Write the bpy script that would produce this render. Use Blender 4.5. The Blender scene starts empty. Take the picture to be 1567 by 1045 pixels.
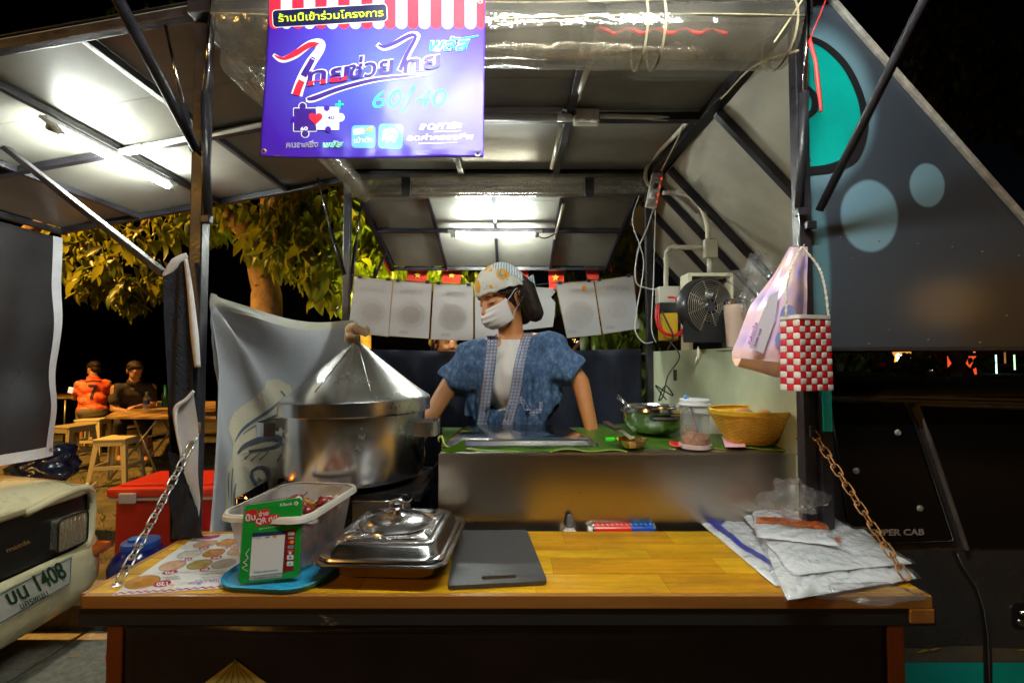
import bpy, bmesh, math, random
from mathutils import Vector, Matrix, Euler, noise
from mathutils.bvhtree import BVHTree
from mathutils.geometry import tessellate_polygon
R = math.radians; PI = math.pi
SC = bpy.context.scene; COL = SC.collection
random.seed(7)
V = Vector
# ---------------------------------------------------------------- camera, night sky, exposure
FPX = 700.0; PITCH = R(2.2)                      # heights are measured from the camera: the lens is at z = 0, the road at -1.45
cam_d = bpy.data.cameras.new('camera'); cam = bpy.data.objects.new('camera', cam_d); COL.objects.link(cam)
cam.location = (0, 0, 0); cam.rotation_euler = (PI/2 + PITCH, 0, 0)
cam_d.sensor_width = 36; cam_d.lens = 36*FPX/1567; cam_d.clip_start = .02; cam_d.clip_end = 600
SC.camera = cam
W = bpy.data.worlds.new('World'); SC.world = W; W.use_nodes = True
wn = W.node_tree; bg = wn.nodes['Background']
sky = wn.nodes.new('ShaderNodeTexSky'); sky.sky_type = 'NISHITA'; sky.sun_disc = False
sky.sun_elevation = R(-6); sky.sun_rotation = R(40)
wn.links.new(sky.outputs[0], bg.inputs[0]); bg.inputs[1].default_value = .03
SC.view_settings.view_transform = 'Standard'; SC.view_settings.look = 'None'; SC.view_settings.gamma = 1
SC.view_settings.exposure = 1.2
SC.render.engine = 'CYCLES'
SC.cycles.use_denoising = True; SC.cycles.max_bounces = 10; SC.cycles.transparent_max_bounces = 24
SC.cycles.sample_clamp_indirect = 6; SC.cycles.caustics_reflective = False; SC.cycles.caustics_refractive = False

def lamp(name, kind, loc, power, color, size=.1, aim=None, spot=None):
    d = bpy.data.lights.new(name, kind); d.energy = power; d.color = color
    if kind == 'SPOT': d.spot_size = R(spot or 90); d.spot_blend = .6; d.shadow_soft_size = size
    elif kind == 'AREA': d.size = size
    else: d.shadow_soft_size = size
    o = bpy.data.objects.new(name, d); COL.objects.link(o); o.location = loc
    if aim is not None: o.rotation_euler = (V(aim) - V(loc)).to_track_quat('-Z', 'Y').to_euler()
    return o
# sodium street lamps of the riverside road (outside the frame), the lamp in the trees behind the stall
lamp('street_lamp_light', 'POINT', (7.0, -4.9, .9), 34, (1, .50, .10), .4)
lamp('street_lamp_light', 'POINT', (-4.7, .55, .30), 11, (1, .52, .10), .10)
lamp('street_lamp_light', 'POINT', (-3.7, -2.5, 1.7), 80, (1, .50, .10), .16)
lamp('street_lamp_light', 'SPOT', (-6.2, 3.6, 3.4), 950, (1, .50, .10), .12, aim=(-4.2, 5.4, -1.1), spot=95)
lamp('tree_lamp_light', 'SPOT', (-.75, 3.45, -.25), 330, (1, .80, .10), .08, aim=(-1.0, 4.6, 1.0), spot=100)
lamp('tree_lamp_light', 'SPOT', (-2.35, 2.95, -.55), 70, (1, .58, .10), .1, aim=(-1.95, 3.9, .7), spot=95)

# ---------------------------------------------------------------- where a pixel of the photograph lies in the place
def ray(px, py):
    a = (px - 783.5)/FPX; b = (522.5 - py)/FPX
    c, s = math.cos(PITCH), math.sin(PITCH)
    return V((a, c - b*s, s + b*c))
def P(px, py, Y): d = ray(px, py); return d*(Y/d.y)
def onX(px, py, X): d = ray(px, py); return d*(X/d.x)
def onZ(px, py, Z): d = ray(px, py); return d*(Z/d.z)
# ---------------------------------------------------------------- objects
def link(name, me, mat=None, parent=None):
    o = bpy.data.objects.new(name, me); COL.objects.link(o)
    if mat is not None and not me.materials:
        for m in (mat if isinstance(mat, (list, tuple)) else [mat]): me.materials.append(m)
    if parent is not None: o.parent = parent
    return o
def tag(o, label=None, cat=None, group=None, kind=None):
    if label: o['label'] = label
    if cat: o['category'] = cat
    if group: o['group'] = group
    if kind: o['kind'] = kind
    return o
def thing(name, label, cat, loc=(0, 0, 0), rz=0, group=None):
    o = bpy.data.objects.new(name, None); COL.objects.link(o); o.empty_display_size = .05
    o.location = loc; o.rotation_euler = (0, 0, rz)
    return tag(o, label, cat, group)
def copy_tree(o, parent=None):
    c = o.copy(); COL.objects.link(c); c.parent = parent
    for ch in list(o.children): copy_tree(ch, c)
    return c
_done = set()
def localise(root):
    """parts were modelled in place: hang them on a root that stands at the thing's base"""
    _done.add(root.name)
    for ch in root.children:
        ch.location = ch.location - root.location
def mesh(name, vs, fs, mat, parent=None, smooth=False, uv=None, sharp=None):
    me = bpy.data.meshes.new(name); me.from_pydata([tuple(v) for v in vs], [], fs); me.update()
    if uv:
        l = me.uv_layers.new(name='UVMap')
        for lp in me.loops: l.data[lp.index].uv = uv[lp.vertex_index]
    if smooth:
        for p in me.polygons: p.use_smooth = True
    o = link(name, me, mat, parent)
    return o
def from_bm(name, bm, mat, parent=None, smooth=False):
    me = bpy.data.meshes.new(name); bm.to_mesh(me); bm.free()
    if smooth:
        for p in me.polygons: p.use_smooth = True
    return link(name, me, mat, parent)
def bm_box(bm, c, s, rot=None, bevel=0):
    r = bmesh.ops.create_cube(bm, size=1)
    vs = r['verts']
    for v in vs: v.co = V((v.co.x*s[0], v.co.y*s[1], v.co.z*s[2]))
    if bevel:
        es = list({e for v in vs for e in v.link_edges})
        b = bmesh.ops.bevel(bm, geom=es, offset=bevel, segments=2, affect='EDGES', profile=.6)
        vs = list({v for f in b['faces'] for v in f.verts} | {v for v in vs if v.is_valid})
        # collect everything connected
        seen = set(vs); st = list(vs)
        while st:
            v = st.pop()
            for e in v.link_edges:
                w = e.other_vert(v)
                if w not in seen: seen.add(w); st.append(w)
        vs = list(seen)
    m = Matrix.Translation(V(c)) @ (rot.to_4x4() if rot is not None else Matrix())
    for v in vs: v.co = m @ v.co
    return vs
def box(name, c, s, mat, parent=None, rot=None, bevel=0, smooth=False):
    bm = bmesh.new(); bm_box(bm, c, s, rot, bevel)
    return from_bm(name, bm, mat, parent, smooth)
def frame_of(d, up=V((0, 0, 1))):
    d = d.normalized()
    if abs(d.dot(up)) > .99: up = V((0, 1, 0))
    x = d.cross(up).normalized(); z = x.cross(d).normalized()
    return Matrix((x, d, z)).transposed()
def beam(name, p0, p1, w, h, mat, parent=None, up=V((0, 0, 1)), bevel=0):
    p0, p1 = V(p0), V(p1); d = p1 - p0
    return box(name, (p0 + p1)/2, (w, d.length, h), mat, parent, frame_of(d, V(up)), bevel)
def resample(pts, n):
    pts = [V(p) for p in pts]
    out = []
    m = len(pts)
    for i in range(m - 1):
        p0 = pts[max(i-1, 0)]; p1 = pts[i]; p2 = pts[i+1]; p3 = pts[min(i+2, m-1)]
        for k in range(n):
            t = k/n
            out.append(.5*((2*p1) + (p2-p0)*t + (2*p0-5*p1+4*p2-p3)*t*t + (-p0+3*p1-3*p2+p3)*t**3))
    out.append(pts[-1]); return out
def tube_geo(pts, r, n=8, cap=True):
    pts = [V(p) for p in pts]; vs = []; fs = []; m = len(pts)
    rr = r if isinstance(r, (list, tuple)) else [r]*m
    prev = None
    for i, p in enumerate(pts):
        t = (pts[min(i+1, m-1)] - pts[max(i-1, 0)])
        if t.length < 1e-9: t = V((0, 0, 1))
        t.normalize()
        if prev is None:
            u = t.orthogonal().normalized()
        else:
            u = prev - t*prev.dot(t)
            u = u.normalized() if u.length > 1e-6 else t.orthogonal().normalized()
        prev = u; w = t.cross(u)
        for k in range(n):
            a = 2*PI*k/n
            vs.append(p + (u*math.cos(a) + w*math.sin(a))*rr[i])
    for i in range(m-1):
        for k in range(n):
            a = i*n + k; b = i*n + (k+1) % n
            fs.append((a, b, b+n, a+n))
    if cap:
        fs.append(tuple(range(n-1, -1, -1))); fs.append(tuple(range((m-1)*n, m*n)))
    return vs, fs
def tube(name, pts, r, mat, parent=None, n=8, curve=0, smooth=True):
    if curve:
        if isinstance(r, (list, tuple)):
            rr = []
            for i in range(len(r)-1): rr += [r[i] + (r[i+1]-r[i])*k/curve for k in range(curve)]
            r = rr + [r[-1]]
        pts = resample(pts, curve)
    vs, fs = tube_geo(pts, r, n)
    o = mesh(name, vs, fs, mat, parent, smooth)
    return o
def merge(geos):
    V_, F_ = [], []
    for vs, fs in geos:
        b = len(V_); V_ += list(vs); F_ += [tuple(i+b for i in f) for f in fs]
    return V_, F_
def lathe(name, prof, mat, parent=None, c=(0, 0, 0), n=48, sx=1, sy=1, smooth=True, rot=None, a0=0, wob=None):
    vs, fs = [], []; c = V(c)
    for r, z in prof:
        for k in range(n):
            a = 2*PI*k/n + a0; q = r*(1 + (wob(a, z) if wob else 0))
            p = V((q*math.cos(a)*sx, q*math.sin(a)*sy, z))
            vs.append(c + (rot @ p if rot is not None else p))
    for i in range(len(prof)-1):
        for k in range(n):
            a = i*n+k; b = i*n+(k+1) % n
            fs.append((a, b, b+n, a+n))
    o = mesh(name, vs, fs, mat, parent, smooth)
    bm = bmesh.new(); bm.from_mesh(o.data); bmesh.ops.remove_doubles(bm, verts=bm.verts, dist=1e-6)
    bmesh.ops.recalc_face_normals(bm, faces=bm.faces); bm.to_mesh(o.data); bm.free()
    if smooth:
        for p in o.data.polygons: p.use_smooth = True
        shade_angle(o)
    return o
def shade_angle(o, deg=35):
    me = o.data; bm = bmesh.new(); bm.from_mesh(me)
    for e in bm.edges:
        e.smooth = not (len(e.link_faces) == 2 and e.calc_face_angle(0) > R(deg))
    for f in bm.faces: f.smooth = True
    bm.to_mesh(me); bm.free()
def grid(name, fn, nu, nv, mat, parent=None, smooth=True, thick=0, closed=False):
    """sheet from fn(u, v) -> point, with uv; thick gives it a back"""
    vs, uv, fs = [], [], []
    for j in range(nv+1):
        for i in range(nu+1):
            u, v = i/nu, j/nv; vs.append(fn(u, v)); uv.append((u, v))
    for j in range(nv):
        for i in range(nu):
            a = j*(nu+1)+i; fs.append((a, a+1, a+nu+2, a+nu+1))
    o = mesh(name, vs, fs, mat, parent, smooth, uv)
    if thick:
        m = o.modifiers.new('thickness', 'SOLIDIFY'); m.thickness = thick; m.offset = 0
    return o
def prism(name, poly, fn0, fn1, mat, parent=None, smooth=False):
    """closed solid: the polygon poly[(u,v)] placed by fn0 (front) and fn1 (back)"""
    n = len(poly); vs = [fn0(*p) for p in poly] + [fn1(*p) for p in poly]
    tri = tessellate_polygon([[V((p[0], p[1], 0)) for p in poly]])
    fs = [tuple(t) for t in tri] + [tuple(i+n for i in reversed(t)) for t in tri]
    fs += [(i, (i+1) % n, (i+1) % n+n, i+n) for i in range(n)]
    o = mesh(name, vs, fs, mat, parent, smooth)
    bm = bmesh.new(); bm.from_mesh(o.data); bmesh.ops.recalc_face_normals(bm, faces=bm.faces); bm.to_mesh(o.data); bm.free()
    return o
def decal(name, polys, place, mat, parent=None, maxlen=None):
    """flat print: polygons in 2-D, each triangulated and laid on a surface by place(u, v)"""
    bm = bmesh.new()
    for poly in polys:
        tri = tessellate_polygon([[V((p[0], p[1], 0)) for p in poly]])
        vv = [bm.verts.new((p[0], p[1], 0)) for p in poly]
        for t in tri:
            try: bm.faces.new([vv[i] for i in t])
            except ValueError: pass
    if maxlen:
        for _ in range(4):
            es = [e for e in bm.edges if e.calc_length() > maxlen]
            if not es: break
            bmesh.ops.subdivide_edges(bm, edges=es, cuts=1, use_grid_fill=False)
            bmesh.ops.triangulate(bm, faces=bm.faces)
    uvl = bm.loops.layers.uv.new('UVMap')
    for f in bm.faces:
        for l in f.loops: l[uvl].uv = (l.vert.co.x*.01, l.vert.co.y*.01)
    for v in bm.verts: v.co = place(v.co.x, v.co.y)
    return from_bm(name, bm, mat, parent)
_tc = {}
def text_geo(s, bold=0):
    k = (s, bold)
    if k in _tc: return _tc[k]
    cu = bpy.data.curves.new('t', 'FONT'); cu.body = s; cu.size = 1; cu.offset = bold; cu.resolution_u = 3
    o = bpy.data.objects.new('t', cu); COL.objects.link(o)
    bpy.context.view_layer.update()
    me = bpy.data.meshes.new_from_object(o.evaluated_get(bpy.context.evaluated_depsgraph_get()))
    vs = [(v.co.x, v.co.y) for v in me.vertices]; fs = [tuple(p.vertices) for p in me.polygons]
    bpy.data.objects.remove(o); bpy.data.curves.remove(cu); bpy.data.meshes.remove(me)
    _tc[k] = (vs, fs); return _tc[k]
def lettering(name, s, a, b, h, place, mat, parent=None, bold=0, shear=0, flip=1):
    """one line of writing: baseline from a to b in the 2-D space of place, cap height h (in that space, upwards = -v)"""
    vs, fs = text_geo(s, bold)
    if not vs: return None
    x0 = min(v[0] for v in vs); x1 = max(v[0] for v in vs)
    ax, ay = a; bx, by = b; L = math.hypot(bx-ax, by-ay); ux, uy = (bx-ax)/L, (by-ay)/L
    nx, ny = uy*flip, -ux*flip
    out = []
    for x, y in vs:
        t = (x - x0)/(x1 - x0)*L; w = y/.73*h; t += shear*w
        out.append(place(ax + ux*t + nx*w, ay + uy*t + ny*w))
    return mesh(name, out, fs, mat, parent)
def ribbon(pts, widths, n=5):
    """brush stroke as a polygon in 2-D"""
    pp = resample([V((p[0], p[1], 0)) for p in pts], n)
    w = []
    for i in range(len(widths)-1): w += [widths[i] + (widths[i+1]-widths[i])*k/n for k in range(n)]
    w.append(widths[-1]); L, Rr = [], []
    for i, p in enumerate(pp):
        t = (pp[min(i+1, len(pp)-1)] - pp[max(i-1, 0)]).normalized(); q = V((-t.y, t.x, 0))*w[i]*.5
        L.append((p.x+q.x, p.y+q.y)); Rr.append((p.x-q.x, p.y-q.y))
    return L + Rr[::-1]
def quads(pts, widths, n=5):
    r = ribbon(pts, widths, n); m = len(r)//2
    return [[r[i], r[i+1], r[2*m-2-i], r[2*m-1-i]] for i in range(m-1)]
def circ(cx, cy, rx, ry=None, n=24, a0=0):
    ry = ry or rx
    return [(cx + rx*math.cos(a0+2*PI*k/n), cy + ry*math.sin(a0+2*PI*k/n)) for k in range(n)]
def rrect(x0, y0, x1, y1, r, n=5):
    o = []
    for cx, cy, a in ((x1-r, y0+r, -PI/2), (x1-r, y1-r, 0), (x0+r, y1-r, PI/2), (x0+r, y0+r, PI)):
        for k in range(n+1):
            b = a + PI/2*k/n; o.append((cx + r*math.cos(b), cy + r*math.sin(b)))
    return o
# ---------------------------------------------------------------- organic solids
def ell_geo(c, r, rot=None, n=14, m=10):
    vs, fs = [], []; c = V(c)
    for j in range(m+1):
        t = PI*j/m
        for i in range(n):
            a = 2*PI*i/n
            p = V((r[0]*math.sin(t)*math.cos(a), r[1]*math.sin(t)*math.sin(a), r[2]*math.cos(t)))
            vs.append(c + (rot @ p if rot is not None else p))
    for j in range(m):
        for i in range(n):
            a = j*n+i; b = j*n+(i+1) % n
            fs.append((a, b, b+n, a+n))
    bm = bmesh.new(); bv = [bm.verts.new(v) for v in vs]
    for f in fs: bm.faces.new([bv[i] for i in f])
    bmesh.ops.remove_doubles(bm, verts=bm.verts, dist=1e-6)
    bm.verts.index_update()
    o = ([v.co.copy() for v in bm.verts], [tuple(v.index for v in f.verts) for f in bm.faces]); bm.free(); return o
def cap_geo(p0, p1, r0, r1, n=12, flat=1.0, up=None):
    p0, p1 = V(p0), V(p1); F = frame_of(p1-p0, V(up) if up else V((0, 0, 1))); L = (p1-p0).length
    rings = []
    for k in range(5):
        a = PI/2*(1-k/4); rings.append((-r0*math.sin(a), r0*math.cos(a)))
    for k in range(5):
        a = PI/2*k/4; rings.append((L + r1*math.sin(a), r1*math.cos(a)))
    vs, fs = [], []
    for y, r in rings:
        r = max(r, 1e-4)
        for i in range(n):
            a = 2*PI*i/n; vs.append(p0 + F @ V((r*math.cos(a), y, r*flat*math.sin(a))))
    for j in range(len(rings)-1):
        for i in range(n):
            a = j*n+i; b = j*n+(i+1) % n; fs.append((a, b, b+n, a+n))
    fs.append(tuple(range(n-1, -1, -1))); fs.append(tuple(range((len(rings)-1)*n, len(rings)*n)))
    return vs, fs
def blob(name, geos, mat, parent=None, voxel=.008, smooth=4, post=None, cut=()):
    """one continuous skin over overlapping solids"""
    vs, fs = merge(geos)
    me = bpy.data.meshes.new(name); me.from_pydata([tuple(v) for v in vs], [], fs)
    bm = bmesh.new(); bm.from_mesh(me); bmesh.ops.recalc_face_normals(bm, faces=bm.faces); bm.to_mesh(me); bm.free()
    o = bpy.data.objects.new(name, me); COL.objects.link(o)
    m = o.modifiers.new('r', 'REMESH'); m.mode = 'VOXEL'; m.voxel_size = voxel
    if smooth:
        s = o.modifiers.new('s', 'SMOOTH'); s.factor = .5; s.iterations = smooth
    bpy.context.view_layer.update()
    me2 = bpy.data.meshes.new_from_object(o.evaluated_get(bpy.context.evaluated_depsgraph_get()))
    bpy.data.objects.remove(o); bpy.data.meshes.remove(me)
    me2.name = name
    bm = bmesh.new(); bm.from_mesh(me2)
    for co, no in cut:
        bmesh.ops.bisect_plane(bm, geom=bm.verts[:] + bm.edges[:] + bm.faces[:], plane_co=co, plane_no=no, clear_outer=True)
    bm.normal_update()
    if post:
        nn = [(v, v.normal.copy()) for v in bm.verts]
        for v, n_ in nn: v.co = post(v.co.copy(), n_)
    bm.to_mesh(me2); bm.free()
    for p in me2.polygons: p.use_smooth = True
    return link(name, me2, mat, parent)
def bvh_of(o):
    me = o.data; return BVHTree.FromPolygons([v.co.copy() for v in me.vertices], [tuple(p.vertices) for p in me.polygons])
def fbm(p, s=1, oct=3): return noise.fractal(V(p)*s, 1, 2, oct)
# ---------------------------------------------------------------- materials
def M(name, col, rough=.5, metal=0, var=0, vs=6, bump=0, bs=60, spec=.5, coat=0, emis=None, es=0, col2=None, rvar=0, sss=0, stretch=None, aniso=0, trans=0, sheen=0):
    m = bpy.data.materials.new(name); m.use_nodes = True; nt = m.node_tree; N = nt.nodes; L = nt.links
    b = N['Principled BSDF']
    b.inputs['Base Color'].default_value = (*col, 1); b.inputs['Roughness'].default_value = rough
    b.inputs['Metallic'].default_value = metal; b.inputs['Specular IOR Level'].default_value = spec
    b.inputs['Coat Weight'].default_value = coat; b.inputs['Coat Roughness'].default_value = .12
    if trans: b.inputs['Transmission Weight'].default_value = trans
    if sheen: b.inputs['Sheen Weight'].default_value = sheen
    if sss: b.inputs['Subsurface Weight'].default_value = sss; b.inputs['Subsurface Radius'].default_value = (.012, .005, .003)
    if aniso: b.inputs['Anisotropic'].default_value = aniso
    if emis: b.inputs['Emission Color'].default_value = (*emis, 1); b.inputs['Emission Strength'].default_value = es
    tc = None
    def coord():
        nonlocal tc
        if tc is None:
            t = N.new('ShaderNodeTexCoord'); mp = N.new('ShaderNodeMapping'); L.new(t.outputs['Object'], mp.inputs[0])
            if stretch: mp.inputs['Scale'].default_value = stretch
            tc = mp
        return tc.outputs[0]
    if var or rvar or col2:
        n = N.new('ShaderNodeTexNoise'); n.inputs['Scale'].default_value = vs; n.inputs['Detail'].default_value = 6; n.inputs['Roughness'].default_value = .65
        L.new(coord(), n.inputs['Vector'])
        if var or col2:
            r = N.new('ShaderNodeValToRGB'); c2 = col2 or tuple(min(1, c*(1+var)) for c in col); c1 = col if col2 else tuple(c*(1-var) for c in col)
            r.color_ramp.elements[0].position = .36; r.color_ramp.elements[1].position = .64
            r.color_ramp.elements[0].color = (*c1, 1); r.color_ramp.elements[1].color = (*c2, 1)
            L.new(n.outputs[0], r.inputs[0]); L.new(r.outputs[0], b.inputs['Base Color'])
        if rvar:
            mr = N.new('ShaderNodeMapRange'); mr.inputs[1].default_value = .3; mr.inputs[2].default_value = .7
            mr.inputs[3].default_value = max(0.02, rough-rvar); mr.inputs[4].default_value = rough+rvar
            L.new(n.outputs[0], mr.inputs[0]); L.new(mr.outputs[0], b.inputs['Roughness'])
    if bump:
        n2 = N.new('ShaderNodeTexNoise'); n2.inputs['Scale'].default_value = bs; n2.inputs['Detail'].default_value = 5
        L.new(coord(), n2.inputs['Vector'])
        bp = N.new('ShaderNodeBump'); bp.inputs['Strength'].default_value = bump; bp.inputs['Distance'].default_value = .01
        L.new(n2.outputs[0], bp.inputs['Height']); L.new(bp.outputs[0], b.inputs['Normal'])
    return m
def film(name, tint, haze=.15, rough=.1, bump=.4, bs=25, ior=1.5, body=None):
    """thin clear plastic: mostly see-through, a milky share, a glossy skin"""
    m = bpy.data.materials.new(name); m.use_nodes = True; nt = m.node_tree; N = nt.nodes; L = nt.links
    N.remove(N['Principled BSDF']); out = N['Material Output']
    tr = N.new('ShaderNodeBsdfTransparent'); tr.inputs[0].default_value = (*tint, 1)
    di = N.new('ShaderNodeBsdfDiffuse'); di.inputs[0].default_value = (*(body or (.8, .8, .82)), 1)
    tl = N.new('ShaderNodeBsdfTranslucent'); tl.inputs[0].default_value = (*(body or (.8, .8, .82)), 1)
    mm = N.new('ShaderNodeMixShader'); mm.inputs[0].default_value = .4; L.new(di.outputs[0], mm.inputs[1]); L.new(tl.outputs[0], mm.inputs[2])
    gl = N.new('ShaderNodeBsdfGlossy'); gl.inputs['Roughness'].default_value = rough
    mx = N.new('ShaderNodeMixShader'); mx2 = N.new('ShaderNodeMixShader')
    tc = N.new('ShaderNodeTexCoord'); n = N.new('ShaderNodeTexNoise'); n.inputs['Scale'].default_value = bs; n.inputs['Detail'].default_value = 4
    L.new(tc.outputs['Object'], n.inputs['Vector'])
    n3 = N.new('ShaderNodeTexNoise'); n3.inputs['Scale'].default_value = 9; n3.inputs['Detail'].default_value = 5; L.new(tc.outputs['Object'], n3.inputs['Vector'])
    mr = N.new('ShaderNodeMapRange'); mr.inputs[1].default_value = .35; mr.inputs[2].default_value = .7; mr.inputs[3].default_value = haze*.5; mr.inputs[4].default_value = min(1, haze*1.7)
    L.new(n3.outputs[0], mr.inputs[0]); L.new(mr.outputs[0], mx.inputs[0])
    bp = N.new('ShaderNodeBump'); bp.inputs['Strength'].default_value = bump; bp.inputs['Distance'].default_value = .02; L.new(n.outputs[0], bp.inputs['Height'])
    lw = N.new('ShaderNodeLayerWeight'); lw.inputs[0].default_value = .5; L.new(bp.outputs[0], lw.inputs[1])
    pw = N.new('ShaderNodeMath'); pw.operation = 'POWER'; pw.inputs[1].default_value = 4; L.new(lw.outputs['Facing'], pw.inputs[0])
    fr = N.new('ShaderNodeMath'); fr.operation = 'MULTIPLY_ADD'; fr.inputs[1].default_value = .62; fr.inputs[2].default_value = .07*(ior-.5); L.new(pw.outputs[0], fr.inputs[0])
    L.new(bp.outputs[0], gl.inputs['Normal'])
    L.new(tr.outputs[0], mx.inputs[1]); L.new(mm.outputs[0], mx.inputs[2])
    L.new(fr.outputs[0], mx2.inputs[0]); L.new(mx.outputs[0], mx2.inputs[1]); L.new(gl.outputs[0], mx2.inputs[2])
    L.new(mx2.outputs[0], out.inputs[0]); return m
def emit(name, col, s):
    m = bpy.data.materials.new(name); m.use_nodes = True; N = m.node_tree.nodes; b = N['Principled BSDF']
    b.inputs['Base Color'].default_value = (*col, 1); b.inputs['Emission Color'].default_value = (*col, 1); b.inputs['Emission Strength'].default_value = s; return m
def nodes_of(m): return m.node_tree.nodes, m.node_tree.links, m.node_tree.nodes['Principled BSDF']
def grime(m, s=3, lo=.55, stretch=(1, 1, 1)):
    N, L, b = nodes_of(m); src = b.inputs['Base Color'].links[0].from_socket
    tc = N.new('ShaderNodeTexCoord'); mp = N.new('ShaderNodeMapping'); mp.inputs['Scale'].default_value = stretch; L.new(tc.outputs['Object'], mp.inputs[0]); n = N.new('ShaderNodeTexNoise'); n.inputs['Scale'].default_value = s; n.inputs['Detail'].default_value = 9; n.inputs['Roughness'].default_value = .75; L.new(mp.outputs[0], n.inputs['Vector'])
    r = N.new('ShaderNodeMapRange'); r.inputs[1].default_value = .42; r.inputs[2].default_value = .60; r.inputs[3].default_value = 1; r.inputs[4].default_value = lo; L.new(n.outputs[0], r.inputs[0])
    mx = N.new('ShaderNodeVectorMath'); mx.operation = 'SCALE'; L.new(src, mx.inputs[0]); L.new(r.outputs[0], mx.inputs['Scale']); L.new(mx.outputs[0], b.inputs['Base Color']); return m
def ramp_mat(name, kind, scale, stops, rough=.5, coord='UV', stretch=(1, 1, 1), interp='LINEAR', metal=0, bump=0, **kw):
    m = M(name, (.5, .5, .5), rough, metal, **kw); N, L, b = nodes_of(m)
    tc = N.new('ShaderNodeTexCoord'); mp = N.new('ShaderNodeMapping'); mp.inputs['Scale'].default_value = stretch
    L.new(tc.outputs[coord], mp.inputs[0])
    if kind == 'VORONOI': t = N.new('ShaderNodeTexVoronoi'); t.inputs['Randomness'].default_value = 0
    elif kind == 'VRAND': t = N.new('ShaderNodeTexVoronoi')
    elif kind == 'WAVE': t = N.new('ShaderNodeTexWave'); t.inputs['Distortion'].default_value = 3; t.inputs['Detail'].default_value = 3
    else: t = N.new('ShaderNodeTexNoise'); t.inputs['Detail'].default_value = 8; t.inputs['Roughness'].default_value = .7
    t.inputs['Scale'].default_value = scale; L.new(mp.outputs[0], t.inputs['Vector'])
    r = N.new('ShaderNodeValToRGB'); r.color_ramp.interpolation = interp
    e = r.color_ramp.elements
    while len(e) < len(stops): e.new(.5)
    for i, (p, c) in enumerate(stops): e[i].position = p; e[i].color = (*c, 1)
    o = t.outputs['Distance'] if kind in ('VORONOI', 'VRAND') else t.outputs[0]
    L.new(o, r.inputs[0]); L.new(r.outputs[0], b.inputs['Base Color'])
    if bump:
        bp = N.new('ShaderNodeBump'); bp.inputs['Strength'].default_value = bump; bp.inputs['Distance'].default_value = .005
        L.new(o, bp.inputs['Height']); L.new(bp.outputs[0], b.inputs['Normal'])
    return m
BLACKM = M('black_painted_steel', (.022, .020, .026), .38, 0, var=.5, vs=9, bump=.15, bs=90, rvar=.12)
STEEL = M('stainless_steel', (.62, .61, .60), .17, 1, rvar=.06, vs=5, bump=.03, bs=8)
BRUSHED = M('brushed_stainless_sheet', (.52, .45, .37), .31, 1, rvar=.05, vs=2)
GALV = M('galvanised_chain', (.55, .54, .52), .3, 1, rvar=.1, vs=40)
RUST = M('rusty_chain', (.36, .17, .06), .6, .6, var=.5, vs=60)
SCREW = M('zinc_screw', (.5, .48, .44), .35, 1)
CEIL = M('grey_roof_sheet', (.31, .295, .250), .42, 0, var=.16, vs=3.5, bump=.06, bs=7, rvar=.1, coat=.15)
PLY = M('beige_lining_board', (.47, .44, .35), .48, 0, var=.18, vs=2.6, bump=.05, bs=9, rvar=.1, coat=.1)
PVC = M('cream_plastic_conduit', (.78, .72, .58), .38, 0, var=.06, vs=20)
WHITEPL = M('white_plastic', (.8, .79, .76), .35)
TUBE = emit('lit_fluorescent_tube', (.92, 1.0, .92), 122)
TUBEEND = M('tube_end_cap', (.75, .75, .72), .4)
CLEAR = film('clear_rolled_plastic', (.90, .87, .82), .15, .14, .5, 14, 2.2, (.55, .50, .42))
CLEAR2 = film('clear_plastic_bag', (.98, .98, .99), .06, .07, .8, 26, 1.6)
MILK = film('milky_plastic_tub', (.86, .82, .80), .50, .22, .05, 8, 1.42, (.80, .74, .72))
JARPL = film('cloudy_jar_plastic', (.94, .95, .97), .20, .2, .05, 8, 1.42, (.72, .76, .82))
TARPB = M('black_tarpaulin', (.016, .014, .017), .36, 0, var=.4, vs=6, bump=.12, bs=30, rvar=.1)
CLOTHB = M('black_cloth', (.010, .010, .018), .85, 0, var=.4, vs=14, bump=.2, bs=250)
CLOTHB2 = M('dark_blue_curtain_cloth', (.010, .012, .026), .9, 0, var=.5, vs=8, bump=.15, bs=200)
WHEDGE = M('white_banner_hem', (.72, .70, .74), .5, var=.08, vs=12)
SKIN = M('skin', (.52, .21, .072), .47, 0, var=.10, vs=14, sss=.10, bump=.03, bs=300)
SKIN2 = M('skin_tanned', (.40, .20, .11), .5, 0, var=.1, vs=14, sss=.08)
HAIR = M('black_hair', (.020, .011, .008), .5, 0, spec=.25, var=.6, vs=30, bump=.6, bs=70, stretch=(3, 3, .25))
def denim():
    return ramp_mat('washed_indigo_cloth', 'NOISE', 55, [(.30, (.018, .040, .100)), (.48, (.042, .090, .19)), (.60, (.09, .155, .28)), (.76, (.32, .40, .53))], .85, 'Object', (1, 1, .7), bump=.25)

def translucent(m, k, col):
    N, L, b = nodes_of(m); out = N['Material Output']; tl = N.new('ShaderNodeBsdfTranslucent'); tl.inputs[0].default_value = (*col, 1); mx = N.new('ShaderNodeMixShader'); mx.inputs[0].default_value = k
    L.new(b.outputs[0], mx.inputs[1]); L.new(tl.outputs[0], mx.inputs[2]); L.new(mx.outputs[0], out.inputs[0]); return m
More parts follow.
